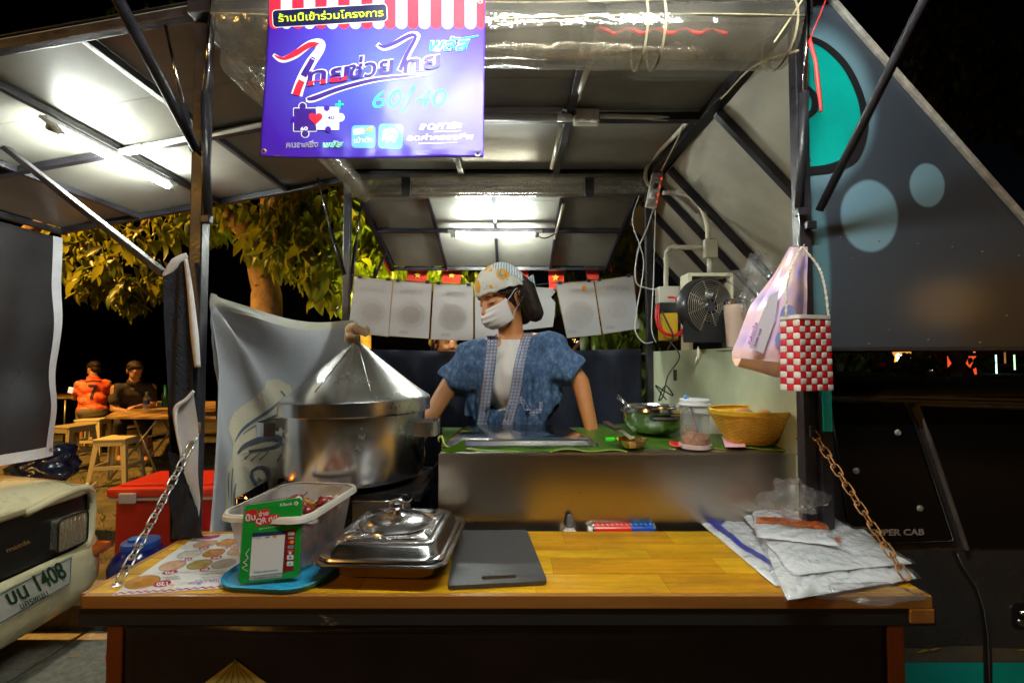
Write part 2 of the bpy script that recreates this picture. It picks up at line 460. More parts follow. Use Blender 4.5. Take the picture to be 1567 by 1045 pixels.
# ================================================================ SETTING
ROADM = ramp_mat('worn_street_concrete', 'NOISE', 3.0, [(.3, (.05, .045, .04)), (.7, (.12, .11, .09))], .85, 'Object', bump=.5)
GRASSM = ramp_mat('trodden_dirt_and_grass', 'NOISE', 5, [(.3, (.035, .045, .018)), (.5, (.10, .085, .045)), (.7, (.20, .15, .085))], .95, 'Object', bump=.6)
KERBM = M('kerb_concrete', (.20, .17, .13), .85, var=.35, vs=9, bump=.3)
box('road', (0, -18, -1.55), (90, 41.0, .2), ROADM)['kind'] = 'structure'
box('kerb', (0, 2.57, -1.40), (90, .14, .31), KERBM, bevel=.01)['kind'] = 'structure'
gr = grid('sidewalk', lambda u, v: V((-60 + 130*u, 2.64 + 60*v**2, -1.27 + .02*fbm((u*60, v*50, 0)))), 90, 90, GRASSM); gr['kind'] = 'structure'
tag(box('river', (0, 160, -1.9), (500, 200, .2), M('dark_river_water', (.004, .005, .007), .12)), kind='structure')
# pale slab patch beside the stall lit by the street lamp
PAT = M('pale_paving_slab', (.34, .31, .24), .8, var=.25, vs=30, bump=.5, bs=160)
for i, (cx, cy) in enumerate(((-2.02, 2.27), (-2.02, 1.83), (-1.56, 2.27), (-1.56, 1.83), (-2.48, 2.27), (-2.02, 1.39), (-1.56, 1.39))):
    box('paving_slab', (cx, cy, -1.443), (.44, .425, .012), PAT, bevel=.004)['kind'] = 'structure'
# grass tufts: nobody could count them
def tufts():
    rnd = random.Random(4); vs, fs = [], []
    for _ in range(9000):
        x = rnd.uniform(-6.5, -1.0); y = 2.66 + abs(rnd.gauss(0, 2.4))
        if fbm((x*1.6, y*1.6, 3)) < -.02: continue
        a = rnd.uniform(0, 6.3); h = rnd.uniform(.015, .045); b = len(vs)
        dx, dy = math.cos(a)*.004, math.sin(a)*.004; z = -1.262
        vs += [V((x-dx, y-dy, z)), V((x+dx, y+dy, z)), V((x+rnd.uniform(-.02, .02), y+rnd.uniform(-.02, .02), z+h))]; fs.append((b, b+1, b+2))
    o = mesh('grass', vs, fs, M('short_grass', (.05, .09, .02), .7, var=.4, vs=3)); tag(o, kind='stuff')
tufts()

# ================================================================ FOOD STALL ON THE PICKUP BED
stall = thing('food_stall', 'black steel framed street food stall with open roof flaps and folded down wooden counter', 'food stall', (0, 1.8, -1.0))
FW = .034
ZR = .955
def post(x, y, z0, z1, w=FW): return box('post', (x, y, (z0+z1)/2), (w, w, z1-z0), BLACKM, stall, bevel=.003)
LF = (-.862, 1.25); RF = (.80, 1.25); LB = (-.872, 2.4); RB = (.722, 2.4)
for (x, y) in (LF, RF, LB, RB): post(x, y, -1.0, ZR)
# main roof: sheets between bars
ys = [1.20, 1.55, 1.76, 2.32]; xs = [-.86, -.26, .225, .79]
def sheet(name, a, b, c, d, t, mat, parent):   # 4 corners, thickness upwards
    vs = [V(a), V(b), V(c), V(d)]; n = (vs[1]-vs[0]).cross(vs[2]-vs[0]).normalized()
    if n.z < 0: n = -n
    vs += [v + n*t for v in vs]
    return mesh(name, vs, [(0, 1, 2, 3), (7, 6, 5, 4), (0, 4, 5, 1), (1, 5, 6, 2), (2, 6, 7, 3), (3, 7, 4, 0)], mat, parent)
for i in range(3):
    for j in range(3):
        x0, x1, y0, y1 = xs[i]+.001, xs[i+1]-.001, ys[j]+.0015, ys[j+1]-.0015
        dz = random.uniform(-.002, .002)
        sheet('roof_sheet', (x0, y0, ZR+.02+dz), (x1, y0, ZR+.02+dz), (x1, y1, ZR+.02), (x0, y1, ZR+.02), .004, CEIL, stall)
def bar(p0, p1, w=.03, h=.03, name='roof_bar', parent=None): return beam(name, p0, p1, w, h, BLACKM, parent or stall, bevel=.002)
for x in xs[1:3]: bar((x, 1.2, ZR), (x, 2.34, ZR))
bar((-.86, 1.2, ZR-.003), (-.872, 2.42, ZR-.003), .036, .034); bar((.79, 1.2, ZR-.003), (.722, 2.42, ZR-.003), .05, .036)
for y in (1.215, 1.77, 2.335): bar((-.845, y, ZR-.004), (.775, y, ZR-.004), .034, .032)
bar((-.85, 2.415, .905), (.70, 2.415, .905), .03, .04)
# left side flap, raised
def lf(x, y, d=0): return V((x, y, .96 - .185*(-x-.87) + d))
left_flap = sheet('side_flap', lf(-.885, 1.22, .022), lf(-2.40, 1.22, .022), lf(-2.40, 2.42, .022), lf(-.885, 2.42, .022), .003, BLACKM, stall)
lxs = [-.89, -1.20, -1.56, -1.98, -2.39]; lys = [1.225, 1.55, 1.80, 2.415]
for i in range(4):
    for j in range(3):
        x0, x1, y0, y1 = lxs[i]-.001, lxs[i+1]+.001, lys[j]+.0012, lys[j+1]-.0012
        sheet('lining_sheet', lf(x0, y0, .016), lf(x1, y0, .016), lf(x1, y1, .016), lf(x0, y1, .016), .004, CEIL, left_flap)
for x in lxs[1:4]: bar(lf(x, 1.22), lf(x, 2.42), .022, .024, 'flap_bar', left_flap)
for y in (1.232, 1.805, 2.405): bar(lf(-.885, y, -.002), lf(-2.40, y, -.002), .026, .026, 'flap_bar', left_flap)
bar(lf(-2.395, 1.22, -.003), lf(-2.395, 2.42, -.003), .028, .028, 'flap_bar', left_flap)
# rear flap, sloping down beyond the rear beam
def rf(x, y, d=0): return V((x, y, .90 - .3377*(y-2.42) + d))
rear_flap = sheet('rear_flap', rf(-.82, 2.44, .02), rf(.69, 2.44, .02), rf(.66, 3.2, .02), rf(-.84, 3.2, .02), .003, BLACKM, stall)
rxs = [-.82, -.46, -.10, .27, .68]; rys = [2.445, 2.52, 2.765, 3.195]
for i in range(4):
    for j in range(3):
        x0, x1, y0, y1 = rxs[i]+.001, rxs[i+1]-.001, rys[j]+.001, rys[j+1]-.001
        sheet('lining_sheet', rf(x0, y0, .014), rf(x1, y0, .014), rf(x1, y1, .014), rf(x0, y1, .014), .004, CEIL, rear_flap)
for x in rxs[1:4]: bar(rf(x, 2.44), rf(x, 3.2), .02, .022, 'flap_bar', rear_flap)
for y in (2.445, 2.765, 3.2): bar(rf(-.83, y, -.002), rf(.68, y, -.002), .024, .024, 'flap_bar', rear_flap)
bar(rf(-.825, 2.44, -.003), rf(-.845, 3.21, -.003), .03, .028, 'flap_bar', rear_flap); bar(rf(.685, 2.44, -.003), rf(.665, 3.21, -.003), .03, .028, 'flap_bar', rear_flap)
# front flap, raised above the customer (overhead, carries a lit tube)
def ff(x, y, d=0): return V((x, y, 1.0 + .16*(1.2-y) + d))
front_flap = sheet('front_flap', ff(-.85, 1.17, .02), ff(.80, 1.17, .02), ff(.80, .42, .02), ff(-.85, .42, .02), .004, CEIL, stall)
for x in (-.84, -.3, .25, .79): bar(ff(x, 1.17), ff(x, .42), .024, .024, 'flap_bar', front_flap)
for y in (.43, .8, 1.165): bar(ff(-.85, y, -.002), ff(.80, y, -.002), .024, .026, 'flap_bar', front_flap)
# wedge over the cab: sloping board with bars, floor shelf, painted side sheet
def wd(x, y, d=0): return V((x + d*.74, y, .95 - 1.1*(x-.775) + d*.67))
wedge = sheet('cab_wedge', wd(.78, 1.262), wd(1.60, 1.262), wd(1.60, 3.16), wd(.78, 3.16), .004, PLY, stall)
for y in (1.69, 2.21, 2.42, 2.68, 3.10): bar(wd(.785, y, -.016), wd(1.59, y, -.016), .03, .028, 'wedge_bar', wedge)
sheet('wedge_floor', (.80, 1.262, .03), (1.62, 1.262, .03), (1.62, 3.16, .03), (.74, 3.16, .03), .004, M('dark_shelf_sheet', (.10, .10, .09), .5, var=.3), wedge)
GP = M('dark_airbrushed_sheet', (.05, .05, .055), .44, .25, coat=.12, bump=.12, bs=4)
def airbrush():
    N, L, b = nodes_of(GP)
    tc = N.new('ShaderNodeTexCoord'); base = N.new('ShaderNodeRGB'); base.outputs[0].default_value = (.058, .072, .098, 1)
    nz = N.new('ShaderNodeTexNoise'); nz.inputs['Scale'].default_value = 5; nz.inputs['Detail'].default_value = 6; L.new(tc.outputs['Object'], nz.inputs['Vector'])
    cur = base.outputs[0]
    for (px, py, rx, ry, soft, col) in ((1243, 165, 96, 128, .30, (.20, .36, .46)), (1330, 330, 44, 57, .12, (.24, .42, .55)), (1419, 284, 27, 34, .12, (.24, .42, .55)), (1252, 420, 18, 120, .5, (.12, .26, .32)), (1550, 500, 80, 90, .9, (.075, .055, .04))):  # last ellipse only turns the sheet browner towards the lower right
        c = P(px, py, 1.245); sx = rx/FPX*1.245; sz = ry/FPX*1.245
        mp = N.new('ShaderNodeMapping'); mp.vector_type = 'TEXTURE'; mp.inputs['Location'].default_value = (c.x, 0, c.z); mp.inputs['Scale'].default_value = (sx, 1e3, sz)
        L.new(tc.outputs['Object'], mp.inputs[0]); ln = N.new('ShaderNodeVectorMath'); ln.operation = 'LENGTH'; L.new(mp.outputs[0], ln.inputs[0])
        ad = N.new('ShaderNodeMath'); ad.operation = 'MULTIPLY_ADD'; L.new(nz.outputs[0], ad.inputs[0]); ad.inputs[1].default_value = .16; L.new(ln.outputs['Value'], ad.inputs[2])
        mr = N.new('ShaderNodeMapRange'); mr.interpolation_type = 'SMOOTHSTEP'; mr.inputs[1].default_value = 1.08-soft*.5; mr.inputs[2].default_value = 1.08+soft*.5; mr.inputs[3].default_value = .93; mr.inputs[4].default_value = 0
        L.new(ad.outputs[0], mr.inputs[0]); mx = N.new('ShaderNodeMix'); mx.data_type = 'RGBA'; L.new(mr.outputs[0], mx.inputs[0]); L.new(cur, mx.inputs[6]); mx.inputs[7].default_value = (*col, 1); cur = mx.outputs[2]
    L.new(cur, b.inputs['Base Color'])
airbrush()
YS = 1.245
side = prism('wedge_side', [(1231, -60), (1226, 531), (1735, 531), (1262, -8), (1240, -60)], lambda a, b: P(a, b, YS), lambda a, b: P(a, b, YS)+V((0, .012, 0)), GP, wedge)
TEAL = M('teal_spray_paint', (.0, .42, .37), .4, var=.08, vs=9, coat=.2); BLKP = M('black_spray_paint', (.01, .01, .013), .5)
decal('painted_eye', [[(1232, 60), (1262, 74), (1290, 100), (1308, 132), (1318, 165), (1319, 200), (1304, 236), (1270, 256), (1234, 262)]], lambda a, b: P(a, b, YS-.0015), TEAL, wedge)
decal('eye_outline', quads([(1230, 56), (1262, 70), (1290, 96), (1309, 128), (1321, 165), (1322, 203), (1305, 241), (1272, 257), (1234, 262)], [9, 10, 11, 11, 11, 12, 17, 13, 12]), lambda a, b: P(a, b, YS-.003), BLKP, wedge)
decal('eye_outline', quads([(1234, 135), (1246, 148), (1246, 168), (1234, 180)], [9, 11, 11, 7]), lambda a, b: P(a, b, YS-.003), BLKP, wedge)
beam('wedge_rim', P(1262, -8, 1.238)+V((.004, 0, .004)), P(1735, 531, 1.238)+V((.004, 0, .004)), .014, .014, M('scuffed_white_rim', (.42, .38, .34), .5, var=.3, vs=30), wedge, bevel=.003)
beam('wedge_sill', P(1238, 534, 1.238), P(1735, 534, 1.238), .014, .011, BLACKM, wedge, bevel=.002)
for i, (px, py) in enumerate(((1286, 363), (1345, 369), (1405, 373), (1457, 378), (1503, 385), (1240, 246), (1305, 396), (1360, 505), (1421, 520), (1541, 483), (1559, 391), (1270, 527), (1500, 524), (1330, 526))):
    lathe('screw', [(0, .0022), (.0022, .0016), (.003, 0)], RUST if i % 2 else SCREW, wedge, P(px, py, YS), 8, rot=Matrix.Rotation(PI/2, 3, 'X'))
# green side wall
GREEN = M('pale_green_painted_sheet', (.42, .46, .31), .5, 0, var=.16, vs=3, bump=.06, bs=12, rvar=.08)
sw = box('side_wall', (0, 0, 0), (.012, 1.16, 1.0), GREEN, stall)
sw.location = (.785, 1.825, -.46); sw.rotation_euler = (0, 0, R(4.4))
DIRT = M('grey_scuff_marks', (.10, .10, .08), .7)
ws = decal('scuff', [circ(1232+random.uniform(-7, 7), 690+random.uniform(-25, 70), random.uniform(1, 4), random.uniform(.6, 1.5), 7) for _ in range(14)], lambda a, b: P(a, b, 1.262) + V((-.012, 0, 0)), DIRT, stall)
post(.835, 1.236, -.62, .03, .030)
box('corner_strip', (.832, 1.214, -.09), (.022, .006, .20), TEAL, stall)
# bed body under the stall and the vendor's floor
box('stall_base', (-.02, 1.86, -.84), (1.64, 1.15, .50), BLACKM, stall, bevel=.01)
# ---- gas struts and prop poles
def strut(a, m, b, ra=.006, rb=.011):
    o = tube('gas_strut', [m, b], rb, BLACKM, stall, 10); tube('strut_rod', [a, V(m)+(V(b)-V(m))*.02], ra, M('chromed_rod', (.6, .6, .62), .15, 1), o, 8); return o
strut((.795, 1.19, .98), P(1231, 142, 1.2), P(1223, 318, 1.225)); strut((-.80, 1.19, .98), P(313, 142, 1.2), P(318, 330, 1.225))
strut(P(249, 20, 1.24), P(280, 160, 1.24), P(296, 232, 1.245), .0045, .009)
strut(P(485, 268, 2.36), P(505, 350, 2.38), P(527, 420, 2.385), .006, .010); strut(P(553, 312, 2.5), P(545, 370, 2.44), P(535, 450, 2.42), .006, .010)
tube('prop_pole', [P(1254, 322, 1.2), P(1415, 0, .93), (.80, .62, ff(.8, .62).z)], .0105, BLACKM, stall, 12)
tube('prop_pole', [P(302, 230, 1.225), P(181, 0, .99), (-.86, .62, ff(-.8, .62).z)], .0135, BLACKM, stall, 12)
beam('prop_pole', P(252, 420, 1.27), P(-10, 212, 1.72), .020, .020, BLACKM, stall, bevel=.003)
beam('prop_pole', P(590, 388, 2.9), P(572, 428, 2.44), .012, .012, BLACKM, stall)
for (px, py, y) in ((306, 226, 1.23), (316, 336, 1.22), (1226, 325, 1.22), (1240, 345, 1.22)):
    box('hinge_bracket', P(px, py, y), (.026, .018, .022), BLACKM, stall, bevel=.003)
# ---- counter board
ctr = thing('serving_counter', 'varnished yellow wooden counter board hanging on two chains in front of the stall', 'counter', (0, 1.1, -.5))
WOODS = []
for i, (c1, c2) in enumerate((((.78, .39, .008), (.60, .26, .005)), ((.84, .46, .012), (.70, .34, .007)), ((.72, .33, .007), (.52, .20, .004)))):
    m = ramp_mat('varnished_wood', 'NOISE', 2.2, [(.32, c2), (.62, c1)], .36, 'Object', (1.2, 34, 12), coat=.12, bump=.05); grime(m, 5, .62, (.6, 2.5, 1))
    WOODS.append(m)
ZB = -.476
rows = [.952, 1.035, 1.118, 1.162, 1.202, 1.287]
EDGEW = ramp_mat('counter_edge_wood', 'NOISE', 2, [(.25, (.26, .10, .02)), (.75, (.40, .17, .035))], .4, 'Object', (1, 4, 14), coat=.2, bump=.08)
for j in range(5):
    x = -.866 + (.0 if j % 2 else -.0); k = random.randrange(3); first = True
    while x < .845:
        L_ = random.uniform(.22, .42); x1 = min(x+L_, .846)
        if .846 - x1 < .08: x1 = .846
        g = .0034 if j in (1, 3) else .0008
        box('stave', ((x+x1)/2, (rows[j]+rows[j+1])/2, ZB-.011+random.uniform(-.0004, .0004)), (x1-x-.0006, rows[j+1]-rows[j]-g, .022), WOODS[k], ctr, bevel=.0006)
        k = (k+random.choice((1, 2))) % 3; x = x1
box('edge_strip', (-.01, .9455, ZB-.0125), (1.712, .012, .0255), EDGEW, ctr, bevel=.0015)
box('end_strip', (-.872, 1.12, ZB-.0125), (.011, .34, .0255), EDGEW, ctr, bevel=.0015)
FR = ramp_mat('chipped_black_paint', 'NOISE', 9, [(.0, (.018, .016, .018)), (.665, (.02, .018, .02)), (.69, (.22, .16, .10)), (1, (.3, .2, .13))], .5, 'Object', (1, 1, 2.5))
box('frame_rail', (-.01, .955, ZB-.043), (1.73, .025, .035), FR, ctr, bevel=.002)
box('frame_rail', (-.01, 1.275, ZB-.042), (1.70, .025, .035), BLACKM, ctr, bevel=.002)
for x in (-.86, .845): box('frame_rail', (x, 1.11, ZB-.044), (.025, .30, .033), BLACKM, ctr)
box('end_block', (.825, .964, ZB-.040), (.05, .05, .03), EDGEW, ctr, bevel=.003)
SKM = M('dark_tarpaulin_print', (.020, .013, .017), .34, 0, bump=.10, bs=40, var=.3, vs=3)
def skirt_p(px, py, off=0):
    p = P(px, py, .975); fold = math.exp(-((py-(960+.012*(px-500)))/5.0)**2)*math.exp(-((px-560)/330)**2)
    p.y += -.022*fold + .004*math.sin(px*.012) + .003*fbm((px*.01, py*.01, 0)) - off; return p
sk = grid('counter_skirt', lambda u, v: skirt_p(190 + u*1163, 934 + v*330), 120, 60, SKM, thick=.001)
tag(sk, 'dark tarpaulin skirt with gold diamond print hanging below the counter', 'tarpaulin')
GOLD = ramp_mat('gold_print', 'WAVE', .8, [(.3, (.30, .22, .03)), (.8, (.42, .33, .07))], .5, 'Object')
decal('printed_diamond', [[(363, 1006), (440, 1064), (363, 1150), (286, 1064)]], lambda a, b: skirt_p(a, b, .0025), GOLD, sk, 20)
decal('diamond_line', sum([quads([(363, 1008), (363+d, 1064)], [.6, 2.2], 2) for d in (-50, -30, -10, 10, 30, 50)], []), lambda a, b: skirt_p(a, b, .004), M('dark_gold_line', (.12, .09, .02), .6), sk)
decal('diamond_tip', [[(363, 1004), (367, 1009), (359, 1009)]], lambda a, b: skirt_p(a, b, .005), M('green_print', (.0, .3, .06), .5), sk)
ORW = ramp_mat('orange_brown_wood', 'NOISE', 1.2, [(.3, (.20, .055, .012)), (.8, (.34, .10, .02))], .6, 'Object', (8, 8, 1), bump=.2)
for (a, b) in ((170, 195), (1352, 1377)):
    p0 = P(a, 944, .99); p1 = P(b, 944, .99)
    box('support_leg', ((p0.x+p1.x)/2, .995, -.995), (p1.x-p0.x, .03, .91), ORW, ctr, bevel=.003)
# ---- chains
def chain(name, a, b, n, r, mat, label, sag=.0):
    a, b = V(a), V(b); t = thing(name, label, 'chain', b)
    bm = bmesh.new()
    L_ = (b-a).length/n*1.38; hw = L_*.27
    pts = []
    for k in range(16):
        an = 2*PI*k/16; x = hw*math.cos(an); y = (L_/2-hw)*(1 if math.sin(an) > 0 else -1) + hw*math.sin(an)
        if abs(math.sin(an)) < 1e-6: y = 0
        pts.append(V((x, y, 0)))
    vs, fs = tube_geo(pts + [pts[0]], r, 6, cap=False)
    me = bpy.data.meshes.new('link'); me.from_pydata([tuple(v) for v in vs], [], fs); me.materials.append(mat)
    for p in me.polygons: p.use_smooth = True
    F = frame_of(b-a)
    for i in range(n):
        u = (i+.5)/n; p = a.lerp(b, u) + V((0, 0, -sag*4*u*(1-u)))
        d = (b-a) + V((0, 0, -sag*4*(1-2*u)))
        o = bpy.data.objects.new('link', me); COL.objects.link(o); o.parent = t
        o.matrix_local = Matrix.Translation(p - b) @ frame_of(d).to_4x4() @ Matrix.Rotation(PI/2*(i % 2)+.35+random.uniform(-.15, .15), 4, 'Y')
    return t
chain('chain', P(300, 664, 1.235), P(183, 886, .975), 15, .0022, GALV, 'shiny steel chain running from the left post down to the counter corner', .008)
chain('chain', P(1244, 660, 1.22), P(1388, 884, .985), 15, .0020, RUST, 'rusty brown chain running down past the pickup window to the counter', .004)
lathe('chain_bolt', [(0, .006), (.006, .005), (.009, .001), (.012, 0)], SCREW, ctr, (-.835, .985, ZB+.001), 12)
box('chain_plate', P(302, 655, 1.23), (.012, .012, .03), RUST, stall, bevel=.002); box('chain_plate', P(1243, 660, 1.213), (.012, .008, .03), BLACKM, stall, bevel=.002)

# ================================================================ electrical fittings
def conduit(pts, label, r=.011, curve=6, straps=()):
    o = thing('conduit', label, 'pipe', pts[0]); tube('pipe', pts, r, PVC, o, 12, curve=curve)
    for s in straps: lathe('coupling', [(r*1.02, -.014), (r*1.25, -.013), (r*1.25, .013), (r*1.02, .014)], PVC, o, s[0], 14, rot=frame_of(V(s[1])).to_3x3() @ Matrix.Rotation(-PI/2, 3, 'X'))
    localise(o); return o
zc = ZR-.035
conduit([P(905, 90, 1.38), P(877, 165, 1.72)], 'cream conduit along the roof bar just above the junction box', .0105, 0, ((P(884, 148, 1.66), P(877, 165, 1.72)-P(905, 90, 1.38)),))
conduit([P(858, 196, 1.8), P(844, 257, 2.22)], 'short pale conduit along the roof bar below the junction box', .009, 0)
conduit([P(918, 178, 1.75), P(1012, 181, 1.76), P(1050, 184, 1.78), P(1040, 200, 1.86), P(995, 248, 2.25), P(988, 275, 2.3), P(1002, 292, 2.3)], 'cream conduit crossing under the roof from junction box to power strip', .0095, 5)
jb = thing('junction_box', 'cream square junction box where the conduits meet under the roof', 'junction box', P(897, 180, 1.74))
box('box_body', P(897, 180, 1.74), (.098, .03, .058), PVC, jb, bevel=.006); lathe('box_lid', [(0, .003), (.018, .003), (.02, 0)], PVC, jb, P(899, 176, 1.722), 20, rot=Matrix.Rotation(PI/2, 3, 'X'))
tube('gland', [P(880, 172, 1.72), P(874, 176, 1.715)], .009, BLACKM, jb); localise(jb)
ulamp = thing('tube_lamp', 'unlit fluorescent batten partly hidden behind the blue banner', 'lamp', P(800, 182, 1.72))
tube('tube', [P(640, 178, 1.73), P(870, 180, 1.73)], .014, M('unlit_tube_glass', (.62, .6, .54), .2), ulamp, 12); box('batten', P(750, 171, 1.75), (.56, .035, .018), PVC, ulamp, bevel=.003)
tube('lamp_socket', [P(853, 180, 1.73), P(876, 180, 1.73)], .0165, TUBEEND, ulamp, 12); localise(ulamp)
# lit lamps
def tubelamp(a, b, label, up=.022):
    a, b = V(a), V(b); t = thing('tube_lamp', label, 'lamp', (a+b)/2)
    d = (b-a).normalized()
    tube('lit_tube', [a+d*.02, b-d*.02], .0125, TUBE, t, 14); tube('lamp_socket', [a-d*.012, a+d*.02], .015, TUBEEND, t, 12); tube('lamp_socket', [b-d*.02, b+d*.012], .015, TUBEEND, t, 12)
    beam('batten', a + V((0, 0, up))-d*.03, b + V((0, 0, up))+d*.03, .022, .016, WHITEPL, t, bevel=.003); localise(t); return t
tubelamp(lf(-1.565, 1.53, -.045), lf(-1.565, 2.07, -.045), 'lit white fluorescent tube under the raised left flap')
tubelamp(P(693, 360, 2.70), P(822, 360, 2.70), 'lit white fluorescent tube under the rear flap above the vendor')
tubelamp(ff(-.42, .60, -.05), ff(.62, .60, -.05), 'lit white fluorescent tube under the overhead front flap')
beam('lamp_bracket', P(66, 180, 1.5), P(94, 203, 1.5), .03, .012, PVC, stall, bevel=.002)
conduit([P(184, 232, 1.78), P(400, 191, 1.79), P(455, 181, 1.8)], 'cream conduit along the crossbar of the left flap', .0105, 2, ((P(214, 226, 1.78), P(400, 191, 1.79)-P(184, 232, 1.78)),))
conduit([rf(.285, 2.5, -.02), rf(.262, 2.78, -.04)], 'pale conduit on the right rear flap bar beside the lit tube', .009, 0)
tube('lamp_cable', [P(822, 361, 2.7), P(834, 365, 2.7), P(850, 358, 2.72)], .004, BLACKM, stall, 6, curve=4)
tag(bpy.data.objects['lamp_cable'])
# power strip
ps = thing('power_strip', 'white multi socket power strip hanging on the rear right post', 'power strip', P(1000, 291, 2.3))
rs = Matrix.Rotation(R(12), 3, 'Y')
box('strip_body', P(1001, 291, 2.28), (.055, .03, .185), M('ivory_strip_plastic', (.72, .66, .58), .35), ps, rs, bevel=.006)
for k, py in enumerate((274, 286, 298, 309)):
    p = P(1003 - (py-291)*.2, py, 2.262); box('socket', p, (.028, .004, .020), M('socket_face', (.55, .5, .45), .4), ps, rs, bevel=.003)
    box('switch', p + V((.019, -.002, 0)), (.006, .004, .011), M('red_switch', (.7, .03, .02), .3, emis=(1, .05, .02), es=.6), ps, rs)
box('plug', P(1003, 285, 2.245), (.02, .03, .02), BLACKM, ps, rs, bevel=.003); box('plug', P(998, 300, 2.245), (.02, .03, .022), WHITEPL, ps, rs, bevel=.003); localise(ps)
# wall conduits and boxes right
conduit([P(1014, 295, 2.3), P(1050, 298, 2.28), P(1072, 316, 2.25), P(1082, 345, 2.2), P(1083, 366, 2.2)], 'curved cream conduit arching down from power strip to the wall box', .0115, 6)
conduit([P(1078, 379, 2.2), P(1030, 379, 2.24), P(1022, 384, 2.24), P(1020, 392, 2.25), P(1019, 442, 2.26)], 'cream conduit with an elbow left of the wall box', .0118, 4, ((P(1020, 398, 2.25), V((0, 0, 1))), (P(1034, 379, 2.24), V((1, 0, 0)))))
conduit([P(1086, 396, 2.2), P(1086, 418, 2.2)], 'short upright cream conduit directly under the wall box', .0125, 0)
wb = box('junction_box', P(1087, 381, 2.18), (.062, .03, .09), PVC, bevel=.006); tag(wb, 'small upright cream wall box above the black fan', 'junction box')
cables = [([(1000, 320, 2.28), (990, 350, 2.28), (976, 385, 2.28), (973, 430, 2.28), (990, 441, 2.28), (1015, 444, 2.3)], .0035, 'white', 'white cable hanging from the power strip along the rear right post'),
          ([(1003, 321, 2.27), (1002, 360, 2.27), (1000, 430, 2.27), (997, 500, 2.27), (1004, 524, 2.25)], .0028, 'white', 'thin cream cable hanging straight down beside the rear right post'),
          ([(978, 300, 2.3), (968, 340, 2.3), (985, 400, 2.3), (975, 470, 2.3), (972, 505, 2.28), (985, 524, 2.28), (1000, 523, 2.28)], .0028, 'white', 'loose white cable looping below the menu cards on the right'),
          ([(1222, 78, 1.19), (1152, 103, 1.35), (1105, 150, 1.6), (1080, 165, 1.75), (1052, 178, 1.77), (1036, 215, 1.9), (1012, 262, 2.2)], .0032, 'cream', 'cream cable looping from the clear roll to the power strip'),
          ([(1228, 0, 1.13), (1210, 28, 1.14), (1185, 65, 1.12)], .0025, 'cream', 'thin yellowish cord dangling in front of the clear roll'),
          ([(1022, 520, 2.0), (1040, 545, 1.95), (1022, 575, 1.9), (1015, 605, 1.88), (1008, 612, 1.87), (1018, 590, 1.88), (1030, 605, 1.87), (1016, 598, 1.87), (1003, 590, 1.87), (1020, 612, 1.87)], .0028, 'black', 'tangled black power lead with inline switch hanging on the green wall')]
CC = {'white': M('white_cable', (.7, .68, .64), .4), 'cream': M('cream_cable', (.62, .52, .33), .45), 'black': M('black_cable', (.015, .015, .015), .4)}
for pts, r, c, lab in cables:
    o = tube('cable', [P(*p) for p in pts], r, CC[c], None, 6, curve=6); tag(o, lab, 'cable')
box('inline_switch', P(1033, 574, 1.86), (.014, .01, .045), CC['black'], o, bevel=.004)
# ================================================================ clear plastic blinds
def roll(name, a, b, r, label, seed, flat=1.0, mat=CLEAR, taper=None):
    a, b = V(a), V(b); F = frame_of(b-a); t = thing(name, label, 'plastic blind', (a+b)/2)
    def fn(rad, k):
        def g(u, v):
            an = 2*PI*v; q = rad*(1 + .10*noise.noise(V((u*6+k, math.cos(an)*.8, math.sin(an)*.8+seed))) + .05*noise.noise(V((u*22, math.cos(an)*2, math.sin(an)*2+k))))
            if taper: q *= taper(u)
            return a.lerp(b, u) + F @ V((q*math.cos(an), 0, q*flat*math.sin(an)))
        return g
    grid('clear_sheet', fn(r, seed), 90, 28, mat, t); grid('inner_sheet', fn(r*.72, seed+3), 70, 20, mat, t)
    return t
t = roll('rolled_blind', P(352, 54, 1.225), P(1203, 56, 1.215), .080, 'wide rolled up clear plastic blind tied along the front roof edge', 2)
HEM = M('stitched_hem', (.42, .35, .22), .5, var=.3, vs=40)
ra, rb_ = P(352, 54, 1.225), P(1203, 56, 1.215)
tube('hem_seam', [ra.lerp(rb_, u) + V((0, -.079*math.cos(.7), .079*math.sin(.7)+.006*math.sin(u*9))) for u in [i/30 for i in range(31)]], .0022, HEM, t, 5)
tube('hem_seam', [ra.lerp(rb_, u) + V((0, -.081*math.cos(-.1), .081*math.sin(-.1)+.008*math.sin(u*7+2))) for u in [i/30 for i in range(31)]], .0018, HEM, t, 5)
REDR = M('red_plastic_ribbon', (.75, .04, .04), .4)
tube('wound_ribbon', [ra.lerp(rb_, .65+u*.23) + V((0, -.045, -.02+.008*math.sin(u*30))) for u in [i/20 for i in range(21)]], [.001+.006*abs(math.sin(i*.7)) for i in range(21)], REDR, t, 6)
for u in (.735, .765, .985): grid('roll_strap', lambda a_, b_, u=u: ra.lerp(rb_, u+.004*a_) + V((0, -.0845*math.cos(2*PI*b_), .0845*math.sin(2*PI*b_))), 1, 28, HEM, t)
localise(t)
t = roll('rolled_blind', P(532, 284, 2.34), P(985, 283, 2.34), .060, 'rolled up clear plastic blind along the rear roof beam', 5)
for px in (621, 902): box('strap', P(px, 286, 2.272), (.046, .012, .095), M('black_strap', (.015, .015, .016), .5), t, bevel=.004)
localise(t)
t = roll('rolled_blind', P(372, 88, 1.27), P(560, 300, 2.42), .052, 'rolled clear plastic blind running back along the left roof edge', 9, taper=lambda u: 1.25-.55*u); localise(t)
